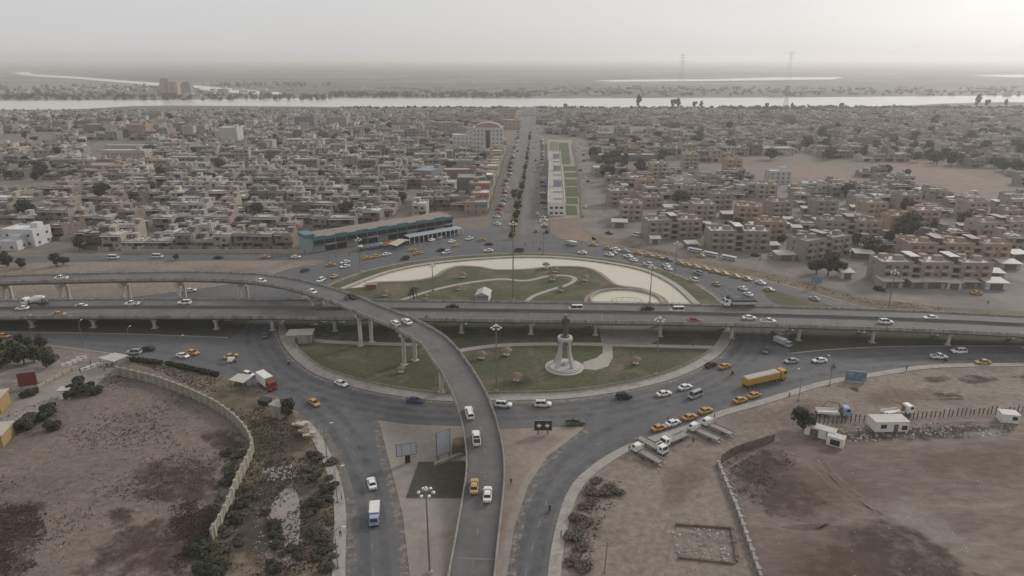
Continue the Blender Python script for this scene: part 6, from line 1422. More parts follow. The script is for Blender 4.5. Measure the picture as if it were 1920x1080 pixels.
J = [(0, 0, .1), (0, 0, 1.4), (0, .05, 3.0), (0, .05, 4.3), (0, 0, 5.1), (0, -.03, 5.5), (0, -.1, 5.95), (0, -.05, 6.5), (.75, 0, 4.9), (.95, -.25, 3.9), (.5, -.75, 3.7), (-.75, 0, 4.9), (-.95, -.1, 3.9), (-.9, -.5, 3.1)]
E_ = [(0, 1), (1, 2), (2, 3), (3, 4), (4, 5), (5, 6), (6, 7), (4, 8), (8, 9), (9, 10), (4, 11), (11, 12), (12, 13)]
Rr = [(1.0, .8), (.8, .65), (.68, .55), (.75, .52), (.5, .4), (.24, .24), (.52, .56), (.5, .52), .32, .26, .18, .32, .26, .18]
me = skin_body('statue', J, E_, Rr, [MT['bronze'], MT['statue_head'], MT['rust_red']], lambda c: 2 if c.z > 6.45 else 1 if c.z > 5.6 else 0, 2)
so = link('statue', me, None, (sp.x, sp.y, 0.17 + 10.25 + .35)); so.scale = (1.15, 1.15, 1.08); tag(so, 'dark bronze robed figure with pale face standing on the white pedestal', 'statue')
pl = MB().lathe([(1.3, 0), (1.2, .3), (.9, .42), (.2, .45)], 10).build('plinth', MT['bronze'], so, loc=(0, 0, -.36))

# ------------------------------------------------------------ lamps
MT['pole'] = mat('lamp_pole', (0.20, 0.195, 0.185), 0.5, 0.12, 1.5, metal=0.3)
MT['lampglass'] = mat('lamp_glass', (0.60, 0.59, 0.55), 0.3, 0.05, 2)
def mast_kit(h, heads, r=.22):
    k = Kit('high_mast_lamp', 'lamp mast'); k.part('base', MB().lathe([(.6, 0), (.6, .4), (r*1.3, .8)], 10), [MT['concrete']])
    k.part('pole', MB().tube((0, 0, .3), (0, 0, h), r, r*.5, 8), [MT['pole']])
    g_ = MB(); n = 16; pr = [(math.cos(2*math.pi*i/n), math.sin(2*math.pi*i/n)) for i in range(n)]
    for i in range(n):
        a, b = pr[i], pr[(i+1) % n]; g_.tube((a[0]*1.2, a[1]*1.2, h - .5), (b[0]*1.2, b[1]*1.2, h - .5), .06, .06, 4)
    for i in range(4): a = pr[i*4]; g_.tube((0, 0, h - .2), (a[0]*1.2, a[1]*1.2, h - .5), .05, .05, 4)
    k.part('head_ring', g_, [MT['pole']])
    for i in range(heads):
        a = 2*math.pi*i/heads; m = MB(); m.lathe([(.12, 0), (.3, -.12), (.32, -.4), (.06, -.5)], 8); k.part('lamp', m, [MT['lampglass']], loc=(1.3*math.cos(a), 1.3*math.sin(a), h - .3))
    k.part('cap', MB().lathe([(.35, h - .1), (.42, h + .25), (.2, h + .6), (.03, h + .7)], 8), [MT['lampglass']]); return k
MK = {h: mast_kit(h, 6) for h in (11, 15, 18, 20)}; MK[31] = mast_kit(31, 8, .3)
for px, py, h, z, lab in ((806, 1076, 18, .15, 'tall lamp mast on the paved triangle below the square lawn'), (931, 735, 20, .17, 'tall lamp mast in the near lawn right of the ramp'), (1229, 703, 18, .17, 'tall lamp mast by the fence right of the statue'),
        (962, 564, 31, .17, 'tallest mast rising from the lawn behind the flyover'), (1019, 476, 15, .15, 'lamp mast on the far kerb at the boulevard mouth'), (1265, 518, 15, .17, 'lamp mast on the grass verge among the right hand traffic'), (1218, 570, 15, .3, 'lamp mast beside the round basin'),
        (812, 546, 11, .17, 'short lamp mast on the shore of the pool\'s left arm'), (676, 510, 15, .17, 'lamp mast on the verge below the teal arcade'), (1645, 640, 15, .03, 'lamp mast standing behind the right part of the flyover')):
    if px == 1645: px, py = 1665, 580
    p = G(px, py); MK[h].place(lab, (p.x, p.y, z), 0, None, 'lamp masts of the junction')
def street_lamp_kit():
    k = Kit('street_lamp', 'street lamp'); k.part('base', MB().lathe([(.3, 0), (.25, .35), (.12, .5)], 8), [MT['pole']]); k.part('pole', MB().tube((0, 0, .3), (0, 0, 8.2), .1, .06, 8), [MT['pole']])
    a = MB(); a.tube((0, 0, 8.1), (.5, 0, 8.7), .05, .05, 6); a.tube((.5, 0, 8.7), (1.6, 0, 8.9), .05, .04, 6); k.part('arm', a, [MT['pole']]); k.part('lamp', MB().box(1.75, 0, 8.82, .75, .28, .14), [MT['lampglass']]); return k
SL = street_lamp_kit()
for px, py, rz, lab in ((157, 651, 1.6, 'street lamp at the left roadside near the yard trees'), (247, 664, 1.5, 'street lamp beside the grey canopy'), (345, 683, 1.5, 'street lamp at the hedge beside the white sedan'), (62, 641, 1.6, 'street lamp farthest left along the roadside'), (613, 858, .3, 'street lamp at the top of the west pavement'), (633, 943, .2, 'street lamp halfway down the west pavement'), (634, 1066, .2, 'street lamp at the bottom of the west pavement'), (1555, 724, 2.0, 'thin leaning pole beside the blue banner'), (1497, 752, 1.8, 'thin pole at the kerb right of the yellow trailer truck')):
    p = G(px, py); SL.place(lab, (p.x, p.y, .12), rz, None, 'roadside street lamps')
# thin stick poles
for px, py, h, lab in ((1133, 1075, 7, 'leaning wooden pole standing in the dirt yard'), (1560, 345, 9, 'utility pole beside the reddish bare field'), (1440, 395, 10, 'utility pole between the brown blocks'), (1616, 388, 9, 'utility pole at the sheds below the fields')):
    p = G(px, py); k = Kit('utility_pole', 'pole'); k.part('pole', MB().tube((0, 0, 0), (.3, 0, h), .12, .08, 6), [MT['pole']]); k.part('crossarm', MB().box(.27, 0, h - .9, 1.6, .1, .12), [MT['pole']]); k.place(lab, (p.x, p.y, 0))

# ------------------------------------------------------------ garden railing round the near half
def rail_kit():
    m = MB(); m.box(0, 0, 0, .16, .16, 1.15); m.box(1.1, 0, .95, 2.2, .09, .1); m.box(1.1, 0, .12, 2.2, .09, .1)
    for i in range(1, 7): m.box(i*.32, 0, .2, .06, .06, .78)
    return m.mesh('railing_panel', MT['path'])
RAILM = rail_kit()
near = [p for p in offset(ring, 3.3, True)]
i0 = min(range(len(near)), key=lambda i: (near[i] - G(535, 640)).length); i1 = min(range(len(near)), key=lambda i: (near[i] - G(1352, 655)).length)
arc = near[i0:i1+1] if i0 < i1 else near[i0:] + near[:i1+1]
if len(arc) > len(near)*.6: arc = near[i1:i0+1] if i1 < i0 else near[i1:] + near[:i0+1]
arc = resample(arc, 2.24)
t = thing('garden_railing', 'pale concrete railing curving round the near half of the roundabout', 'railing', (arc[0].x, arc[0].y, .15))
for a, b in zip(arc, arc[1:]):
    link('railing_panel', RAILM, t, (a.x - arc[0].x, a.y - arc[0].y, 0), math.atan2(b.y - a.y, b.x - a.x))

# ------------------------------------------------------------ garden shelters, shed, gate hut
MT['thatch'] = mat('thatch', (0.20, 0.145, 0.105), 0.95, 0.3, 3)
sh = Kit('thatched_shelter', 'shelter'); sh.part('post', MB().tube((0, 0, 0), (0, 0, 2.2), .12, .1, 6), [MT['door']]); sh.part('roof', MB().lathe([(1.7, 1.9), (1.75, 2.0), (.9, 2.7), (.1, 3.0)], 12), [MT['thatch']])
sh.part('bench', MB().lathe([(1.1, .35), (1.15, .5), (.6, .52)], 12), [MT['path']])
for px, py, lab in ((903, 674, 'brown thatched shelter nearest the ramp on the near lawn'), (950, 668, 'pale thatched shelter beside the near lawn\'s lamp mast'), (968, 716, 'thatched shelter lowest on the near lawn'), (1192, 684, 'thatched shelter right of the statue path'), (752, 700, 'thatched shelter in front of the ramp columns'), (1040, 512, 'red topped shelter on the far lawn by the shore'), (868, 522, 'thatched shelter left on the far lawn'), (1097, 528, 'thatched shelter right on the far lawn'), (1036, 527, 'thatched shelter inside the path loop'), (1052, 547, 'thatched shelter near the round basin'), (860, 545, 'thatched shelter left of the white shed'), (797, 562, 'thatched shelter at the far lawn\'s left end'), (722, 556, 'thatched shelter at the pool\'s left tip'), (1024, 505, 'small thatched shelter on the far shore')):
    p = G(px, py); sh.place(lab, (p.x, p.y, .18), 0, None, 'garden shelters', scale=rng.uniform(.75, 1.05))
MT['bluegrey'] = mat('blue_grey_sheet', (0.23, 0.27, 0.31), 0.5, 0.1, 1)
p = G(906, 567); t = thing('garden_shed', 'white gable roofed garden shed with blue grey front', 'shed', (p.x, p.y + 3, .18), -.12)
MB().box(0, 0, 0, 5, 7, 2.8).build('wall', MT['sheetwhite'], t); MB().box(0, -3.52, .05, 4.7, .06, 2.6).build('front_panel', MT['bluegrey'], t)
MB().loft([[(-2.9, -3.8, 2.75), (2.9, -3.8, 2.75), (0, -3.8, 4.1)], [(-2.9, 3.8, 2.75), (2.9, 3.8, 2.75), (0, 3.8, 4.1)]]).build('roof', MT['tinroof'], t)
p = G(565, 640); t = thing('gate_hut', 'grey concrete hut under the ramp\'s left foot', 'hut', (p.x, p.y, .15), .1)
MB().box(0, 0, 0, 8, 5, 3.0).build('wall', MT['concrete'], t); MB().box(0, 0, 3.0, 8.6, 5.6, .25).build('roof', MT['path'], t); MB().box(-1, -2.53, 0, 1.1, .06, 2.2).build('door', MT['door'], t)
# red booth at the pool's tip
p = G(697, 541); t = thing('ticket_booth', 'small red booth at the pool\'s left tip', 'booth', (p.x, p.y, .2)); MB().box(0, 0, 0, 4, 2.2, 1.7).build('wall', MT['rust_red'], t); MB().box(0, 0, 1.7, 4.4, 2.6, .15).build('roof', MT['paving_pink'], t)

# ------------------------------------------------------------ walls and fences
MT['wallstone'] = mat('patterned_wall', (0.26, 0.25, 0.205), 0.9, 0.3, 2.2, world=True, second=(0.19, 0.185, 0.14), scale2=.9, amt2=.52)
MT['wallcream'] = mat('cream_wall', (0.33, 0.30, 0.235), 0.9, 0.2, 1.5, world=True)
wall_thing('stone_wall', 'long curved patterned stone wall round the left dirt lot', GP([(221, 703), (298, 722), (383, 756), (430, 785), (460, 815), (473, 841), (470, 862), (447, 910), (422, 973), (396, 1016)]), 2.7, .4, 'wallstone', panel=3.0, cap='wallcream')
MT['rustmetal'] = mat('corrugated_iron', (0.16, 0.135, 0.115), 0.7, 0.3, 1.2, world=True, second=(.10, .075, .06), scale2=.4, amt2=.5)
wall_thing('broken_wall', 'low whitish broken wall running down the right dirt yard', GP([(1347, 872), (1355, 892), (1380, 952), (1402, 1015), (1428, 1090)]), .9, .5, 'kerb', panel=2.5)
wall_thing('iron_fence', 'rusty corrugated iron fence above the broken wall', GP([(1352, 868), (1378, 852), (1420, 838), (1452, 828)]), 2.2, .08, 'rustmetal', 'fence', panel=2.2)
wall_thing('low_wall', 'low square earth wall of the ruined plot', GP([(1270, 985), (1372, 992)]), .5, .4, 'dirt_dark', panel=4)
wall_thing('low_wall', 'low right side wall of the ruined plot', GP([(1372, 994), (1382, 1057)]), .5, .4, 'dirt_dark', panel=4)
wall_thing('low_wall', 'low front wall of the ruined plot', GP([(1275, 1047), (1380, 1058)]), .4, .4, 'dirt_dark', panel=4)
pk = resample(GP([(1535, 797), (1600, 792), (1700, 787), (1800, 780), (1830, 778), (1960, 772)]), 1.25)
t = thing('picket_fence', 'dark fence of thin uneven posts across the right yard', 'fence', (pk[0].x, pk[0].y, .03)); pm = [MB().box(0, 0, 0, .16, .16, h).mesh('post', MT['chassis']) for h in (2.0, 2.4, 1.7)]
for q in pk: link('post', pm[rng.randrange(3)], t, (q.x - pk[0].x + rng.uniform(-.15, .15), q.y - pk[0].y, 0), rng.uniform(-.2, .2))
for z in (.7, 1.5): MB().sweep([q - pk[0] for q in pk], [(-.03, z), (-.03, z + .07), (.03, z + .07), (.03, z)]).build('rail', MT['door'], t)
wall_thing('yard_wall', 'cream low wall beside the red hoarding on the left', GP([(72, 728), (120, 702), (150, 690)]), 1.0, .3, 'wallcream', panel=3)

# ------------------------------------------------------------ cabins, canopies, hoardings
def cabin(lab, px, py, l, w, h, rz, openings):
    p = G(px, py); t = thing('site_cabin', lab, 'cabin', (p.x, p.y, .03), rz, 'white site cabins in the right yard')
    MB().box(0, 0, .1, l, w, h).build('wall', MT['sheetwhite'], t); MB().box(0, 0, h + .1, l + .2, w + .2, .12).build('roof', MT['tinroof'], t)
    for x, ww, hh, z, nm in openings: MB().box(x, -w/2 - .03, z, ww, .08, hh).build(nm, MT['windowdark'] if nm == 'window' else MT['door'], t)
cabin('long white site cabin beside the dark tree', 1537, 818, 7.0, 2.6, 2.4, -.62, [(-1.2, 1.9, 2.0, .2, 'door'), (2.2, 1.2, 1.0, 1.2, 'window')])
cabin('short white cabin at the foot of the long one', 1566, 834, 3.8, 2.5, 2.3, -.62, [(0, 2.2, 1.5, .4, 'window')])
cabin('largest white site cabin with window and door', 1663, 803, 8.6, 4.0, 2.7, .03, [(-2.2, 1.5, 1.1, 1.1, 'window'), (1.0, 1.1, 2.1, .1, 'door'), (3.2, 1.4, 1.2, .6, 'window')])
cabin('small white cabin near the photo\'s right edge', 1888, 789, 4.2, 3.0, 2.3, -.2, [(1.0, 1.2, 1.0, 1.0, 'window')])
def canopy(lab, corners, h, m):
    q = GP(corners, h); c = sum(q, Vector())/4; t = thing('canopy', lab, 'canopy', (c.x, c.y, .05))
    MB().prism([v - c for v in q], h, h + .15).build('roof_sheet', MT[m], t)
    for v in q: MB().tube(((v - c).x*.9, (v - c).y*.9, 0), ((v - c).x*.9, (v - c).y*.9, h), .1, .1, 6).build('post', MT['pole'], t)
canopy('grey sheet canopy at the checkpoint above the stone wall', [(183, 672), (215, 662), (241, 667), (214, 679)], 3.2, 'tinroof')
canopy('pale sheet canopy beside the red cab truck', [(429, 713), (447, 701), (474, 706), (456, 719)], 3.0, 'tinroof')
p = G(452, 722); tag(MB().box(0, 0, 0, 4, 1.2, .8, taper=.9).box(0, .2, .8, 3.2, .5, .35).build('fruit_stand', MT['door'], None, loc=(p.x, p.y, .05)), 'dark stand under the pale canopy beside the truck', 'stand')
for px, py, w, d, h, c, lab in ((524, 780, 3.6, 3.0, 3.6, 'concrete', 'grey block kiosk beside the roadside tree'), (566, 797, 5, 3.2, 1.2, 'tinroof', 'heaped pallets beside the road, upper pile'), (575, 818, 6, 3.4, 1.4, 'tarp', 'sheeted grey pile beside the road, lower pile'), (497, 757, 3, 2, 1.2, 'chassis', 'dark junk heap above the grey kiosk')):
    p = G(px, py); t = thing('roadside_kiosk' if 'kiosk' in lab else 'salvage_heap', lab, 'kiosk' if 'kiosk' in lab else 'pile', (p.x, p.y, .04), rng.uniform(-.5, -.2))
    if 'kiosk' in lab: MB().box(0, 0, 0, w, d, h).build('wall', MT[c], t); MB().box(0, 0, h, w + .3, d + .3, .2).build('roof', MT[c], t)
    else:
        for j in range(7): MB().box(rng.uniform(-w/2, w/2)*.7, rng.uniform(-d/2, d/2)*.7, rng.uniform(0, h*.6), rng.uniform(1.2, 2.6), rng.uniform(.9, 1.6), h*.4, rz=rng.uniform(0, .5)).build('pallet', MT[rng.choice((c, 'tinroof', 'thatch'))], t)
MT['board_white'] = mat('board_white', (0.40, 0.43, 0.46), 0.5, 0.1, .6); MT['board_dark'] = mat('board_dark', (0.035, 0.03, 0.045), 0.5, 0.2, .8); MT['board_blue'] = mat('board_blue', (0.07, 0.17, 0.26), 0.5, .35, .9, second=(.25, .36, .42), scale2=.6, amt2=.58); MT['board_red'] = mat('board_red', (.16, .03, .028), .6, .15, .7)
def hoarding(lab, px, py, w, h, z, rz, m, legs, back=False):
    p = G(px, py); t = thing('hoarding', lab, 'billboard', (p.x, p.y, .15), rz)
    MB().box(0, 0, z, w, .25, h).build('panel', MT[m], t); f = MB()
    for x in (-w/2, w/2): f.box(x, 0, z - .1, .16, .34, h + .2)
    for q in (z - .1, z + h): f.box(0, 0, q, w, .34, .16)
    f.build('frame', MT['pole'], t)
    for x in legs: MB().tube((x, .1, 0), (x, .1, z + .1), .18, .18, 8).build('leg', MT['pole'], t)
    return t
t = hoarding('white panelled billboard on one post in the paved triangle', 763, 868, 4.6, 3.0, 2.0, .25, 'board_white', (0,))
for x in (-1.1, 1.1): MB().box(x, -.15, 2.1, .06, .08, 2.8).build('panel_joint', MT['pole'], t)
MB().box(.2, -.25, .2, 1.2, .5, 1.7).build('meter_box', MT['chassis'], t)
t = hoarding('tall blank grey frame board with steel struts by the ramp', 832, 860, 3.6, 6.2, 1.2, .65, 'board_white', (-1.6, 1.6))
for x in (-1.0, 1.0): MB().tube((x, 0, 4.4), (x + 2.2, 3.2, 0), .12, .12, 6).build('strut', MT['pole'], t)
MB().box(.5, -1.6, 0, 8, .9, .8).build('footing', MT['concrete'], t)
p = G(862, 848); t = thing('generator_hut', 'dark round topped brown tank hut beside the ramp', 'hut', (p.x, p.y, .15)); MB().box(0, 0, 0, 3.4, 3.0, 2.6).build('body', MT['door'], t); MB().lathe([(1.7, 2.6), (1.5, 3.2), (.5, 3.5)], 12).build('top', MT['thatch'], t)
t = hoarding('dark billboard with two pale marks on the pink triangle', 1018, 815, 4.4, 2.6, 1.2, 0, 'board_dark', (-1.2, 1.2))
for x in (-1.0, 1.05):
    MB().add([(x - .7, -.16, 2.5), (x, -.16, 1.9), (x + .7, -.16, 2.5), (x, -.16, 3.1)], [(0, 1, 2, 3)]).build('pale_mark', MT['lampglass'], t)
t = hoarding('blue picture banner at the kerb of the right dirt yard', 1603, 716, 5.4, 2.8, .3, -.25, 'board_blue', (-2.3, 2.3))
hoarding('small blue road sign on the verge of the service road', 1529, 540, 4.0, 2.6, 2.2, .15, 'board_blue', (0,))
hoarding('dark red hoarding beside the left yard', 55, 728, 4.6, 4.0, .8, .35, 'board_red', (-1.8, 1.8))
hoarding('pale yellow notice board on the verge by the queue', 1194, 462, 4.5, 2.2, .8, .1, 'wallcream', (-1.6, 1.6))
for px, py, w, d, h, lab in ((2, 776, 8, 6, 4.2, 'yellow hut with a tin roof at the left edge'), (3, 838, 9, 7, 3.2, 'lower yellow hut at the left photo edge')):
    p = G(px, py); t = thing('yellow_hut', lab, 'hut', (p.x - 4.5, p.y + 2, .04), .25); MB().box(0, 0, 0, w, d, h).build('wall', MT['yellowwall'] if 'yellowwall' in MT else MT.setdefault('yellowwall', mat('yellow_wall', (.30, .21, .09), .85, .15, 1)), t); MB().box(0, 0, h, w + .6, d + .6, .2).build('roof', MT['tarp'], t); MB().box(w*.2, -d/2 - .03, 0, 1.2, .06, 2.1).build('door', MT['door'], t)
p = G(125, 745); t = thing('guard_hut', 'small white guard hut between the left bushes', 'hut', (p.x, p.y, .04), .2); MB().box(0, 0, 0, 2.6, 2.4, 2.6).build('wall', MT['sheetwhite'], t); MB().box(0, 0, 2.6, 3.2, 3.0, .2).build('roof', MT['tinroof'], t); MB().box(.3, -1.22, 0, 1.2, .06, 2.0).build('door', MT['inside_shade'], t)
# checkpoint barriers
jb = Kit('concrete_barrier', 'barrier'); jb.part('block', MB().loft([[(-1.4, -.3, 0), (1.4, -.3, 0), (1.4, .3, 0), (-1.4, .3, 0)], [(-1.4, -.12, .9), (1.4, -.12, .9), (1.4, .12, .9), (-1.4, .12, .9)]]), [MT['sheetwhite']]); jb.part('black_band', MB().box(0, 0, .35, .7, .5, .25), [MT['chassis']])
for i, (px, py, rz) in enumerate(((125, 686, .6), (135, 682, .5), (144, 678, .4), (153, 673, .3), (172, 690, .6), (182, 686, .4), (160, 694, .7))): 
    p = G(px, py); jb.place('black and white concrete barrier, %s of those at the checkpoint' % ORD[i], (p.x, p.y, .05), rz, None, 'checkpoint barriers')
for px, py, lab in ((200, 683, 'dark motorcycle parked under the grey canopy'), (210, 682, 'second dark motorcycle parked under the grey canopy')): put('moto', BLACK, px, py, 5, -5, lab, 'd')
# market stalls and umbrellas below the arcade
um = Kit('market_umbrella', 'umbrella'); um.part('pole', MB().tube((0, 0, 0), (0, 0, 2.5), .05, .05, 6), [MT['pole']]); um.part('canopy', MB().lathe([(1.9, 2.0), (1.85, 2.1), (.1, 2.75)], 8), [MT['wall']], tint=True); um.part('table', MB().box(0, 0, .0, 1.8, 1.0, .8, taper=.95), [MT['door']])
UC = [('white', (.5, .5, .48)), ('brown', (.2, .13, .09)), ('red', (.3, .1, .07)), ('grey', (.25, .25, .25)), ('blue', (.1, .15, .28)), ('green', (.08, .16, .1))]
for i in range(16):
    u = (i + .5)/16; px = 672 + 150*u; py = 472 - 26*u + rng.uniform(-2.5, 2.5); cn, c = UC[(i*5 + i//3) % 6]; p = G(px, py)
    um.place('%s market umbrella, %s from the left in front of the arcade' % (cn, ORD[i]), (p.x, p.y, .07), rng.uniform(0, 1), c, 'market umbrellas below the arcade')
for i in range(14):
    px = 600 + 300*(i + rng.random())/14; py = 485 - (px - 600)*.13 - rng.uniform(0, 4); cn, c = ((('black', (.05, .05, .06)), ('grey', (.3, .3, .3)), ('red', (.2, .05, .04)), ('blue', (.05, .08, .15))))[rng.randrange(4)]; person(px, py, 'pedestrian in %s before the teal arcade, %s from left to right' % (cn, ORD[i]), 'walk', c, group='pedestrians before the arcade')
for i, (px, py) in enumerate(((638, 1000), (640, 930), (1052, 1000), (1180, 840), (1340, 779), (1480, 741), (1700, 690), (1120, 455), (1000, 455), (985, 458), (1015, 455), (930, 452), (1090, 455), (1240, 488), (1330, 513), (880, 452), (860, 440), (1460, 530), (1205, 860), (1300, 825), (1240, 860), (195, 690), (150, 695), (170, 680))):
    person(px, py, 'lone walker beside the junction roads, %s in the group' % ORD[i], rng.choice(('walk', 'stand')), rng.choice(((.05, .05, .06), (.3, .3, .3), (.2, .05, .04), (.05, .08, .15))), z=.17, group='walkers round the junction')
canopy('flat beige market canopy among the umbrellas', [(728, 458), (748, 448), (763, 450), (744, 462)], 3.0, 'tarp')

# ------------------------------------------------------------ trees and bushes
MT['leaf_dark'] = leafmat('leaf_dark', (.028, .031, .021), (.062, .063, .043)); MT['leaf_green'] = leafmat('leaf_green', (.03, .034, .02), (.078, .078, .045)); MT['leaf_dry'] = leafmat('leaf_dry', (.095, .068, .052), (.165, .128, .10)); MT['leaf_grey'] = leafmat('leaf_grey', (.075, .065, .052), (.15, .13, .105)); MT['leaf_weed'] = leafmat('leaf_weed', (.055, .05, .037), (.11, .098, .074)); MT['bark'] = mat('bark', (.09, .07, .055), .95, .25, 3)
def leaves(m, cx, cy, cz, rx, ry, rz_, n, size, r, clumps=12):
    cs = []
    for _ in range(clumps):
        a = r.uniform(0, 6.283); u = r.random()**.4; b = r.uniform(-1, 1); rr = math.sqrt(max(0, 1 - b*b*.8))
        cs.append((cx + rx*.72*u*rr*math.cos(a), cy + ry*.72*u*rr*math.sin(a), cz + rz_*.7*b, r.uniform(.28, .5)))
    for i in range(n):
        q = cs[r.randrange(clumps)]
        while True:
            x, y, z = r.uniform(-1, 1), r.uniform(-1, 1), r.uniform(-1, 1); l = x*x + y*y + z*z
            if .15 < l < 1: break
        p = Vector((q[0] + x*q[3]*rx, q[1] + y*q[3]*ry, q[2] + z*q[3]*rz_))
        d = Vector((x + r.uniform(-.6, .6), y + r.uniform(-.6, .6), z + .5 + r.uniform(-.6, .6))).normalized(); a = d.orthogonal().normalized(); b = d.cross(a); t_ = r.uniform(0, 3.14); a, b = a*math.cos(t_) + b*math.sin(t_), b*math.cos(t_) - a*math.sin(t_)
        s = size*r.uniform(.6, 1.4); m.add([p - a*s - b*s*.5, p + a*s - b*s*.5, p + a*s*.6 + b*s*.7, p - a*s*.7 + b*s*.6], [(0, 1, 2, 3)])
def tree_kit(seed, h, rx, n, size, leaf, trunk=.3, low=.16, name='tree', cat='tree', clumps=14):
    r = random.Random(seed); k = Kit(name, cat); t = MB(); tp = Vector((r.uniform(-.3, .3), r.uniform(-.3, .3), h*.55)); t.tube((0, 0, -.2), (tp.x*.4, tp.y*.4, h*low), h*.035, h*.026, 7); t.tube((tp.x*.4, tp.y*.4, h*low), tp, h*.026, h*.014, 6)
    for i in range(5):
        a = i*1.257 + r.uniform(-.3, .3); t.tube((tp.x*.4, tp.y*.4, h*low), (rx*.6*math.cos(a), rx*.6*math.sin(a), h*r.uniform(.55, .8)), h*.016, h*.006, 5)
    k.part('trunk', t, [MT['bark']]); c = MB(); cz = h*(low*.7 + 1)/2; leaves(c, 0, 0, cz, rx, rx, h - cz, n, size, r, clumps); k.part('crown', c, [MT[leaf]]); return k
TK = [tree_kit(1, 7, 3.2, 900, .34, 'leaf_green'), tree_kit(2, 6, 3.4, 900, .34, 'leaf_dark'), tree_kit(3, 8.5, 3.0, 1000, .36, 'leaf_dark'), tree_kit(4, 6.5, 4.2, 1100, .36, 'leaf_green')]
TALL = [tree_kit(5, 16, 4.0, 700, .6, 'leaf_dark', low=.4, clumps=10), tree_kit(6, 13, 4.5, 700, .6, 'leaf_green', low=.3, clumps=10)]
def bush_kit(seed, h, rx, n, leaf, size=.22, name='bush', cat='bush'):
    r = random.Random(seed); k = Kit(name, cat); s = MB()
    for i in range(4): a = i*1.6; s.tube((0, 0, -.1), (rx*.4*math.cos(a), rx*.4*math.sin(a), h*.55), .05, .02, 4)
    k.part('stem', s, [MT['bark']]); c = MB(); leaves(c, 0, 0, h*.5, rx, rx, h*.52, n, size, r, 9); k.part('foliage', c, [MT[leaf]]); return k
BKs = [bush_kit(1, 1.5, 1.5, 700, 'leaf_dark'), bush_kit(2, 1.3, 1.3, 600, 'leaf_dark'), bush_kit(3, 1.1, 1.3, 800, 'leaf_dry', .13), bush_kit(4, 1.3, 1.6, 900, 'leaf_grey', .13), bush_kit(5, 1.2, 1.4, 800, 'leaf_weed', .15)]
def plant(kit, px, py, lab, s=1.0, grp=None, z=0.02, sq=None):
    p = G(px, py); return kit.place(lab, (p.x, p.y, z), rng.uniform(0, 6.28), None, grp, scale=(s, s, s*(sq or rng.uniform(.85, 1.15))))
for i, (px, py, s, lab) in enumerate(((1507, 805, 1.0, 'dense dark tree beside the long white site cabin'), (540, 780, .72, 'round dark tree beside the grey block kiosk'), (1703, 448, 1.5, 'big dark tree between the apartment blocks, lower one'), (1694, 415, 1.3, 'big dark tree between the apartment blocks, upper one'), (1817, 478, 1.25, 'round dark tree in front of the pinkish block'), (1803, 522, 1.25, 'round tree in front of the long brown block'), (1632, 478, 1.1, 'bushy tree by the white walled shed'), (1552, 517, 1.0, 'dark end of the broad bush by the cornered block'), (1530, 514, .9, 'left part of the broad bush by the cornered block'), (1575, 516, .8, 'right part of the broad bush by the cornered block'), (1278, 385, 1.3, 'dark tree beside the short brown block'), (1348, 448, .7, 'tree between the block by the buses and the pinkish one'), (1335, 450, .8, 'second tree beside the block by the buses'), (1590, 372, 1.2, 'dark tree at the sheds below the fields'), (1810, 425, 1.0, 'tree left of the tan block at the right edge'), (107, 500, .9, 'dark tree at the dirt strip near the white house'), (120, 498, .8, 'second dark tree at the dirt strip near the white house'), (15, 500, 1.0, 'dark tree at the left edge of the dirt strip'), (40, 503, .7, 'smaller dark tree beside the left edge tree'), (150, 470, .9, 'tree before the terrace of houses on the left'), (330, 488, .5, 'small tree on the street by the houses'), (965, 372, 1.0, 'tree standing in the boulevard median'), (1445, 300, 1.3, 'tree above the reddish bare field'))):
    plant(TK[(i*3 + 1) % 4], px, py, lab, s*(1.3 if px > 1100 and px != 1507 else 1), 'trees of the eastern blocks' if px > 1100 else None)
for i, (px, py, s, lab) in enumerate(((80, 655, .5, 'small round tree at the roadside, left of two'), (52, 652, .45, 'small round tree at the roadside far left'), (40, 652, .4, 'smallest round tree at the roadside far left'), (88, 690, .75, 'young tree with a pale trunk beside the red hoarding'), (20, 680, .9, 'broad dark tree in the grove left of the yard'), (45, 683, .85, 'middle dark tree of the grove left of the yard'), (-5, 676, .9, 'dark tree cut by the left photo edge'), (1, 690, .8, 'lower dark tree of the grove at the left edge'), (65, 680, .7, 'dark tree at the right end of the grove'))): plant(TK[i % 4], px, py, lab, s*1.3, 'trees at the left yard')
for i, (px, py, s, lab) in enumerate(((140, 742, 1.9, 'broad bush beside the white guard hut'), (162, 735, 2.2, 'big round bush right of the guard hut'), (178, 738, 1.7, 'right edge of the big bush by the guard hut'), (150, 722, 1.8, 'bush above the guard hut'), (95, 780, 2.2, 'large bush in the left thicket, topmost'), (70, 790, 2.3, 'large bush in the middle of the left thicket'), (45, 805, 2.1, 'bush low in the left thicket'), (20, 810, 1.9, 'bush at the left end of the left thicket'), (60, 740, 1.4, 'dark bush below the red hoarding'), (45, 745, 1.2, 'dark bush left of the one below the red hoarding'), (100, 805, 1.6, 'bush at the lower edge of the left thicket'))): plant(BKs[i % 2], px, py, lab, s, 'bushes of the left thicket', .03)
nb_ = 0
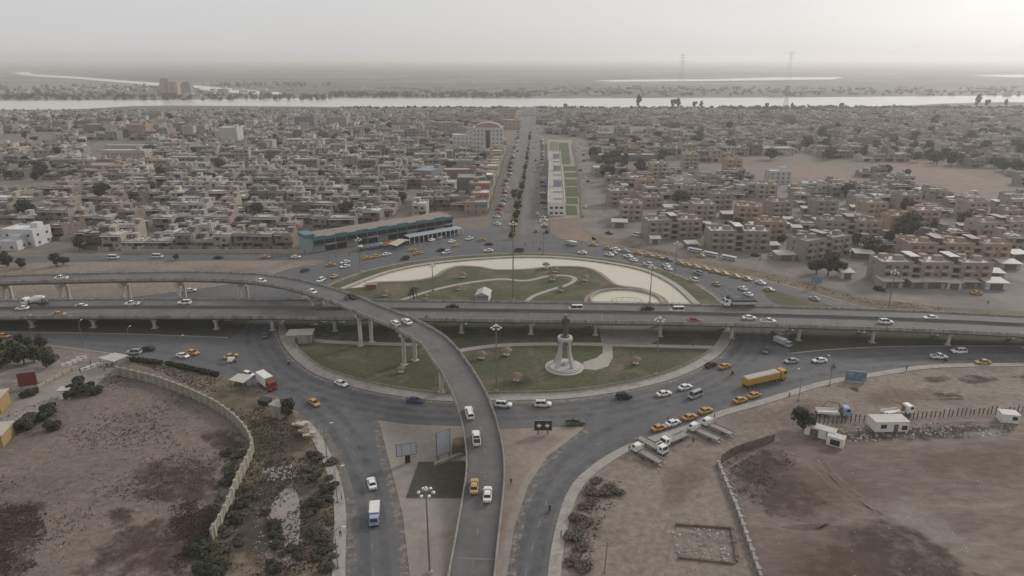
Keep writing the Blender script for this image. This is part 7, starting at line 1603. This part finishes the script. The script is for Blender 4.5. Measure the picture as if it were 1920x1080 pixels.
for px0, px1, py0, py1, n, lab, ks, s0 in ((425, 480, 850, 1060, 26, 'dark round bush outside the stone wall, %s of the belt', (0, 1, 4, 4), 1.15), (575, 622, 850, 1075, 26, 'dark bush along the west pavement, %s of the belt', (0, 1, 4), 1.2), (490, 560, 960, 1075, 9, 'round dark shrub on the pale track, %s there', (0, 1), 1.1), (360, 430, 1020, 1078, 12, 'greenish bush at the wall\'s lower end, %s of the clump', (1, 0), 1.4)):
    for i in range(n):
        py = py0 + (py1 - py0)*(i + .5)/n + rng.uniform(-4, 4); w = (px1 - px0)
        px = px0 + w*rng.random() + (0 if 'pavement' not in lab else (py - 850)*.03) - (0 if 'wall,' not in lab else max(0, (py - 850))*.12)
        plant(BKs[rng.choice(ks)], px, py, lab % ORD[i], s0*rng.uniform(.6, 1.3), lab.split(',')[0], .03, rng.uniform(.5, .85))
for i, (px, py) in enumerate(((1120, 905), (1105, 925), (1140, 920), (1095, 950), (1110, 945), (1085, 975), (1100, 985), (1078, 1010), (1090, 1030), (1075, 1055), (1095, 1065), (1160, 925), (1125, 930), (1085, 1000))): plant(BKs[3 if i % 3 else 2], px, py, 'grey brown shrub beside the south east pavement, %s from the top' % ORD[i], rng.uniform(1.0, 1.6), 'shrubs along the south east pavement', .03, .7)
# clipped hedge by the road
for lab, a, b in (('clipped dark hedge left of the gap by the road', (245, 676), (305, 684)), ('clipped dark hedge right of the gap by the road', (312, 684), (410, 706))):
    p, q = G(*a), G(*b); d = q - p; t = thing('hedge', lab, 'hedge', (p.x, p.y, .03)); r = random.Random(7); c = MB()
    for i in range(int(d.length*90)):
        u = r.random(); o = p*0 + d*u; nn = Vector((-d.y, d.x, 0)).normalized(); s = o + nn*r.uniform(-.7, .7) + Vector((0, 0, r.uniform(.05, 1.2))); a_ = Vector((r.uniform(-1, 1), r.uniform(-1, 1), r.uniform(-1, 1))).normalized()*.2; b_ = a_.orthogonal().normalized()*.16
        c.add([s - a_ - b_, s + a_ - b_, s + a_ + b_, s - a_ + b_], [(0, 1, 2, 3)])
    c.build('foliage', MT['leaf_dark'], t); MB().sweep([Vector((0, 0, 0)), d], [(-.5, 0), (-.5, .9), (.5, .9), (.5, 0)]).build('inner_mass', MT['leaf_dark'], t)
# palm on the far lawn
p = G(776, 566); k = Kit('palm_tree', 'palm'); k.part('trunk', MB().tube((0, 0, 0), (0, 0, 5.2), .28, .2, 8), [MT['bark']]); c = MB()
for i in range(26):
    a = i*2.4; e = rng.uniform(-.5, 1.0); pts = [Vector((0, 0, 5.2))]
    for j in range(1, 5): pts.append(Vector((math.cos(a)*.62*j, math.sin(a)*.62*j, 5.2 + e*.5*j - .12*j*j)))
    for u, v in zip(pts, pts[1:]): n_ = Vector((-math.sin(a), math.cos(a), 0))*.2; c.add([u - n_, v - n_, v + n_, u + n_], [(0, 1, 2, 3)])
k.part('crown', c, [MT['leaf_dark']]); k.place('lone young palm tree on the far lawn beside the flyover', (p.x, p.y, .17))
# town and riverside trees
wt = 0
for px, py, s, lab in ((1196, 205, 1.5, 'tall leaning riverside tree nearest the boulevard'), (1262, 206, 1.4, 'tall riverside tree, left of the twin pair'), (1271, 206, 1.5, 'tall riverside tree, right of the twin pair'), (1302, 206, 1.2, 'slender riverside tree right of the twin pair'), (1314, 206, 1.0, 'lower riverside tree beside the slender one'), (1437, 206, .9, 'riverside tree at the river\'s narrow middle'), (1484, 207, .9, 'riverside tree left of the pylon pair'), (1577, 205, 1.0, 'round riverside tree on the right bank'), (1830, 203, 1.6, 'tall riverside tree near the right edge'), (1850, 203, 1.2, 'lower riverside tree near the right edge'), (1885, 202, 1.0, 'riverside tree farthest right'), (1060, 205, .9, 'riverside tree behind the boulevard\'s end')):
    plant(TALL[wt % 2], px, py, lab, s, 'tall riverside trees'); wt += 1
def scatter(region, n, lab, grp, kits, s0, s1):
    poly = GP(region); xs = [p.x for p in poly]; ys = [p.y for p in poly]; m = 0; pts_ = []
    while m < n:
        x, y = rng.uniform(min(xs), max(xs)), rng.uniform(min(ys), max(ys))
        if not inside(x, y, poly): continue
        pts_.append((x, y)); m += 1
    for i, (x, y) in enumerate(sorted(pts_, key=lambda q: q[0]/q[1])):
        s = rng.uniform(s0, s1); rng.choice(kits).place(lab + ', %s from left to right' % ORD[i], (x, y, 0), rng.uniform(0, 6.28), None, grp, scale=(s, s, s*rng.uniform(.85, 1.15)))
scatter([(0, 470), (560, 470), (860, 400), (930, 300), (960, 225), (-60, 225)], 98, 'dark tree showing between the western town\'s roofs', 'trees among the western houses', TK, 1.0, 1.6)
scatter([(1110, 300), (1160, 300), (1230, 330), (1180, 340), (1120, 345)], 22, 'dark tree in the grove right of the dirt street', 'grove right of the dirt street', TK, 1.0, 1.5)
scatter([(1100, 260), (1900, 225), (1920, 300), (1700, 300), (1400, 300), (1120, 330)], 90, 'tree showing between the eastern town\'s roofs', 'trees among the eastern houses', TK, 1.2, 2.0)
scatter([(1660, 285), (1760, 300), (1920, 318), (1920, 330), (1800, 315), (1660, 300)], 16, 'tree in the line beside the far field', 'trees along the far field', TK, 1.2, 1.7)
scatter([(0, 345), (110, 325), (90, 300), (0, 300)], 12, 'dark tree around the left playing field', 'trees round the playing field', TK, 1.1, 1.6)
scatter([(1640, 345), (1720, 340), (1690, 325), (1640, 325)], 8, 'bushy tree on the strip between the bare fields', 'trees between the bare fields', TK, .8, 1.1)
scatter([(1180, 440), (1300, 400), (1900, 420), (1900, 530), (1650, 520), (1450, 470)], 34, 'small tree in the yards of the apartment blocks', 'yard trees of the apartment blocks', TK, .6, 1.1)
mp2 = [(957, 448), (966, 400), (977, 350), (987, 300), (994, 250)]
for i in range(44):
    u = i/43*(len(mp2) - 1.001); a, b = mp2[int(u)], mp2[int(u) + 1]; f = u - int(u); plant(BKs[i % 2] if i % 4 else TK[0], a[0] + (b[0] - a[0])*f + rng.uniform(2, 7)*(1 - u/4), a[1] + (b[1] - a[1])*f, 'dark shrub in the boulevard\'s planted median, %s up from the junction' % ORD[i], rng.uniform(.8, 1.9) if i % 4 else rng.uniform(.5, .9), 'shrubs of the boulevard median', .14)
wall_thing('compound_wall', 'pale low compound wall along the street before the western houses', GP([(230, 475.5), (400, 475), (572, 475)]), 2.0, .25, 'path', panel=9)
# riverside tree belts: far masses
bm = MB(); r = random.Random(5)
def belt(px0, px1, py0, py1, n, h):
    for _ in range(n):
        p = G(r.uniform(px0, px1), r.uniform(py0, py1)); rr = r.uniform(2.5, 5)
        for q in range(16):
            c = Vector((p.x + r.uniform(-rr, rr), p.y + r.uniform(-rr, rr), r.uniform(.3, h*r.uniform(.5, 1)) if True else 0)); a = Vector((r.uniform(-1, 1), r.uniform(-1, 1), r.uniform(-.6, .6))).normalized()*1.5; b = a.orthogonal().normalized()*1.2; bm.add([c - a - b, c + a - b, c + a + b, c - a + b], [(0, 1, 2, 3)])
belt(640, 1920, 203, 206, 330, 5); belt(-50, 620, 179, 188, 260, 9); belt(620, 1000, 176, 183, 240, 10); belt(1000, 1920, 166, 180, 260, 8); belt(1350, 1920, 202, 208, 160, 6)
belt(1150, 1920, 212, 232, 150, 6); belt(-40, 950, 214, 240, 190, 6); belt(1640, 1920, 240, 290, 130, 6); belt(380, 620, 158, 163, 60, 14); belt(-50, 330, 160, 180, 120, 8)
o = structure(bm.build('riverside_treeline', MT['leaf_dark']), 'stuff'); tag(o, 'hazy dark belts of trees along both river banks', 'trees')

# ------------------------------------------------------------ far bank: silo, pylons, houses
MT['silo'] = mat('silo_wall', (.36, .30, .22), .9, .12, .05); MT['silo_grey'] = mat('silo_grey', (.25, .235, .21), .9, .12, .05)
p = G(328, 177); t = thing('grain_silo', 'tall tan grain silo block on the far river bank', 'silo', (p.x, p.y, 0))
for x, h, m in ((-13, 34, 'silo'), (0, 32, 'silo'), (14, 32, 'silo')):
    MB().box(x - 8, 0, 0, 16, 24, h).build('tower', MT[m], t)
MB().box(-18, -2, 34, 20, 14, 6).build('lift_house', MT['silo_grey'], t)
p = G(353, 178); t = thing('silo_annex', 'greyish silo annex right of the tan grain silo', 'silo', (p.x, p.y, 0)); MB().box(0, 0, 0, 24, 20, 27).build('tower', MT['silo_grey'], t); MB().box(0, 0, 27, 18, 14, 5).build('roof_house', MT['silo_grey'], t)
def pylon(lab, px, py, h):
    p = G(px, py); t = thing('power_pylon', lab, 'pylon', (p.x, p.y, 0)); m = MB(); w = h*.09
    for sx in (-1, 1):
        for sy in (-1, 1): m.tube((sx*w, sy*w, 0), (sx*w*.15, sy*w*.15, h), .3, .2, 4)
    for i in range(7):
        z0, z1 = h*i/7, h*(i + 1)/7; a, b = w*(1 - .85*i/7), w*(1 - .85*(i + 1)/7)
        for sy in (-1, 1): m.tube((-a, sy*a, z0), (b, sy*b, z1), .14, .14, 4); m.tube((a, sy*a, z0), (-b, sy*b, z1), .14, .14, 4)
    m.build('lattice_tower', MT['pole'], t)
    for q in (.72, .84, .95): MB().box(0, 0, h*q, h*.3*(1.25 - q*.4), .8, .9).build('crossarm', MT['pole'], t)
pylon('hazy power pylon on the far bank right of centre', 1277, 152, 105); pylon('hazy power pylon rising over the right hand pond', 1478, 149, 115)
pylon('power pylon on the near bank in front of the river', 1472, 205, 42)
fb = Mass(); r2 = random.Random(11)
for _ in range(170):
    px = r2.choice((r2.uniform(0, 600), r2.uniform(640, 1300), r2.uniform(0, 1920))); q = G(px, r2.uniform(164, 181)); fb.boxc(q.x, q.y, 0, r2.uniform(10, 34), 12, r2.uniform(4, 8), r2.choice(((.3, .28, .25), (.4, .39, .37), (.22, .19, .16))))
o = structure(link('riverbank_hamlet', fb.mesh('riverbank_hamlet', [MT['mass']])), 'stuff'); tag(o, 'scattered tiny pale buildings on the far river bank', 'houses')

# ------------------------------------------------------------ scrub, rubble, litter
def tufts(name, label, regions, n, leaf, s0, s1, thr, seed, freq=.045):
    m = MB(); r = random.Random(seed)
    for poly in regions:
        P_ = GP(poly); xs = [p.x for p in P_]; ys = [p.y for p in P_]; k = 0; tries = 0
        while k < n and tries < n*30:
            tries += 1; x, y = r.uniform(min(xs), max(xs)), r.uniform(min(ys), max(ys))
            if mnoise.fractal(Vector((x*freq, y*freq, seed)), 1.0, 2.0, 4) < thr + r.uniform(-.15, .15) or not inside(x, y, P_): continue
            s = r.uniform(s0, s1); k += 1
            for q in range(6):
                a = r.uniform(0, 6.28); d = Vector((math.cos(a), math.sin(a), 0)); b = Vector((x, y, .02)) + d*r.uniform(0, s*.6); w = Vector((-d.y, d.x, 0))*s*.3; tpt = b + d*s*r.uniform(.1, .5) + Vector((0, 0, s*r.uniform(.4, .9)))
                m.add([b - w, b + w, tpt + w*.5, tpt - w*.5], [(0, 1, 2, 3)])
    o = structure(m.build(name, MT[leaf]), 'stuff'); tag(o, label, 'scrub'); return o
lot = [(-40, 1090), (-40, 800), (100, 745), (200, 700), (300, 715), (385, 750), (440, 790), (462, 830), (452, 890), (420, 955), (390, 1015), (340, 1090)]
tufts('dry_scrub', 'rusty dry scrub spreading over the left dirt lot', [lot, [(150, 1085), (170, 1000), (250, 965), (400, 930), (430, 900), (400, 1000), (330, 1085)], [(-40, 1085), (-40, 960), (60, 930), (90, 1000), (60, 1085)]], 2600, 'leaf_dry', .12, .32, .05, 3)
tufts('dry_scrub', 'sparse brown tufts scattered across the lot\'s middle', [lot], 1600, 'leaf_dry', .08, .22, -.1, 4, .09)
tufts('weeds', 'dark weeds outside the curved stone wall', [[(240, 675), (411, 706), (500, 742), (590, 812), (625, 920), (628, 1080), (345, 1080), (400, 1015), (475, 850), (465, 815), (385, 738), (300, 698)]], 4500, 'leaf_weed', .12, .34, -.1, 5)
tufts('weeds', 'grey weeds and scrub in the right dirt yard', [[(1352, 868), (1450, 835), (1500, 860), (1420, 960), (1380, 930)], [(1500, 800), (1900, 790), (1900, 812), (1560, 825)], [(1060, 1080), (1090, 940), (1180, 880), (1130, 980), (1100, 1080)]], 260, 'leaf_grey', .12, .34, -.1, 6, .07)
tufts('weeds', 'scrub growing on the verge below the service road', [[(1110, 444), (1180, 456), (1300, 485), (1450, 515), (1640, 564), (1900, 588), (1640, 579), (1470, 533), (1280, 487)]], 450, 'leaf_grey', .15, .4, .1, 8, .06)
rb = MB(); r = random.Random(21)
for poly, n, s in (([(490, 880), (545, 870), (560, 895), (500, 905)], 160, .35), ([(1345, 880), (1365, 880), (1400, 970), (1385, 975)], 130, .35), ([(1500, 810), (1900, 795), (1900, 815), (1600, 830)], 260, .45), ([(480, 960), (570, 960), (560, 1075), (470, 1075)], 150, .25), ([(1260, 990), (1380, 995), (1380, 1055), (1270, 1045)], 120, .4), ([(640, 792), (700, 792), (640, 800), (600, 790)], 0, .2), ([(1100, 850), (1900, 850), (1900, 1080), (1100, 1080)], 260, .22), ([(0, 760), (440, 800), (420, 1000), (0, 1080)], 260, .2)):
    P_ = GP(poly); xs = [p.x for p in P_]; ys = [p.y for p in P_]; k = 0
    while k < n:
        x, y = r.uniform(min(xs), max(xs)), r.uniform(min(ys), max(ys))
        if not inside(x, y, P_): continue
        q = s*r.uniform(.4, 1.5); rb.box(x, y, 0, q, q*r.uniform(.5, 1), q*r.uniform(.3, .7), rz=r.uniform(0, 3), taper=.6, m=0 if r.random() < .7 else 1); k += 1
o = structure(rb.build('rubble', [MT['concrete'], MT['white_stone']]), 'stuff'); tag(o, 'scattered stones and litter over the dirt lots', 'rubble')

fp = thing('fountain_frame', 'ring of thin pipes and posts standing in the round basin', 'fountain', (bc.x, bc.y - 2, .24))
for i in range(14):
    a = 2*math.pi*i/14; b = 2*math.pi*(i + 1)/14
    MB().tube((6*math.cos(a), 3.5*math.sin(a), 0), (6*math.cos(a), 3.5*math.sin(a), 1.2), .06, .05, 5).build('post', MT['pole'], fp)
    MB().tube((6*math.cos(a), 3.5*math.sin(a), 1.1), (6*math.cos(b), 3.5*math.sin(b), 1.1), .05, .05, 5).build('pipe', MT['rust_red'], fp)
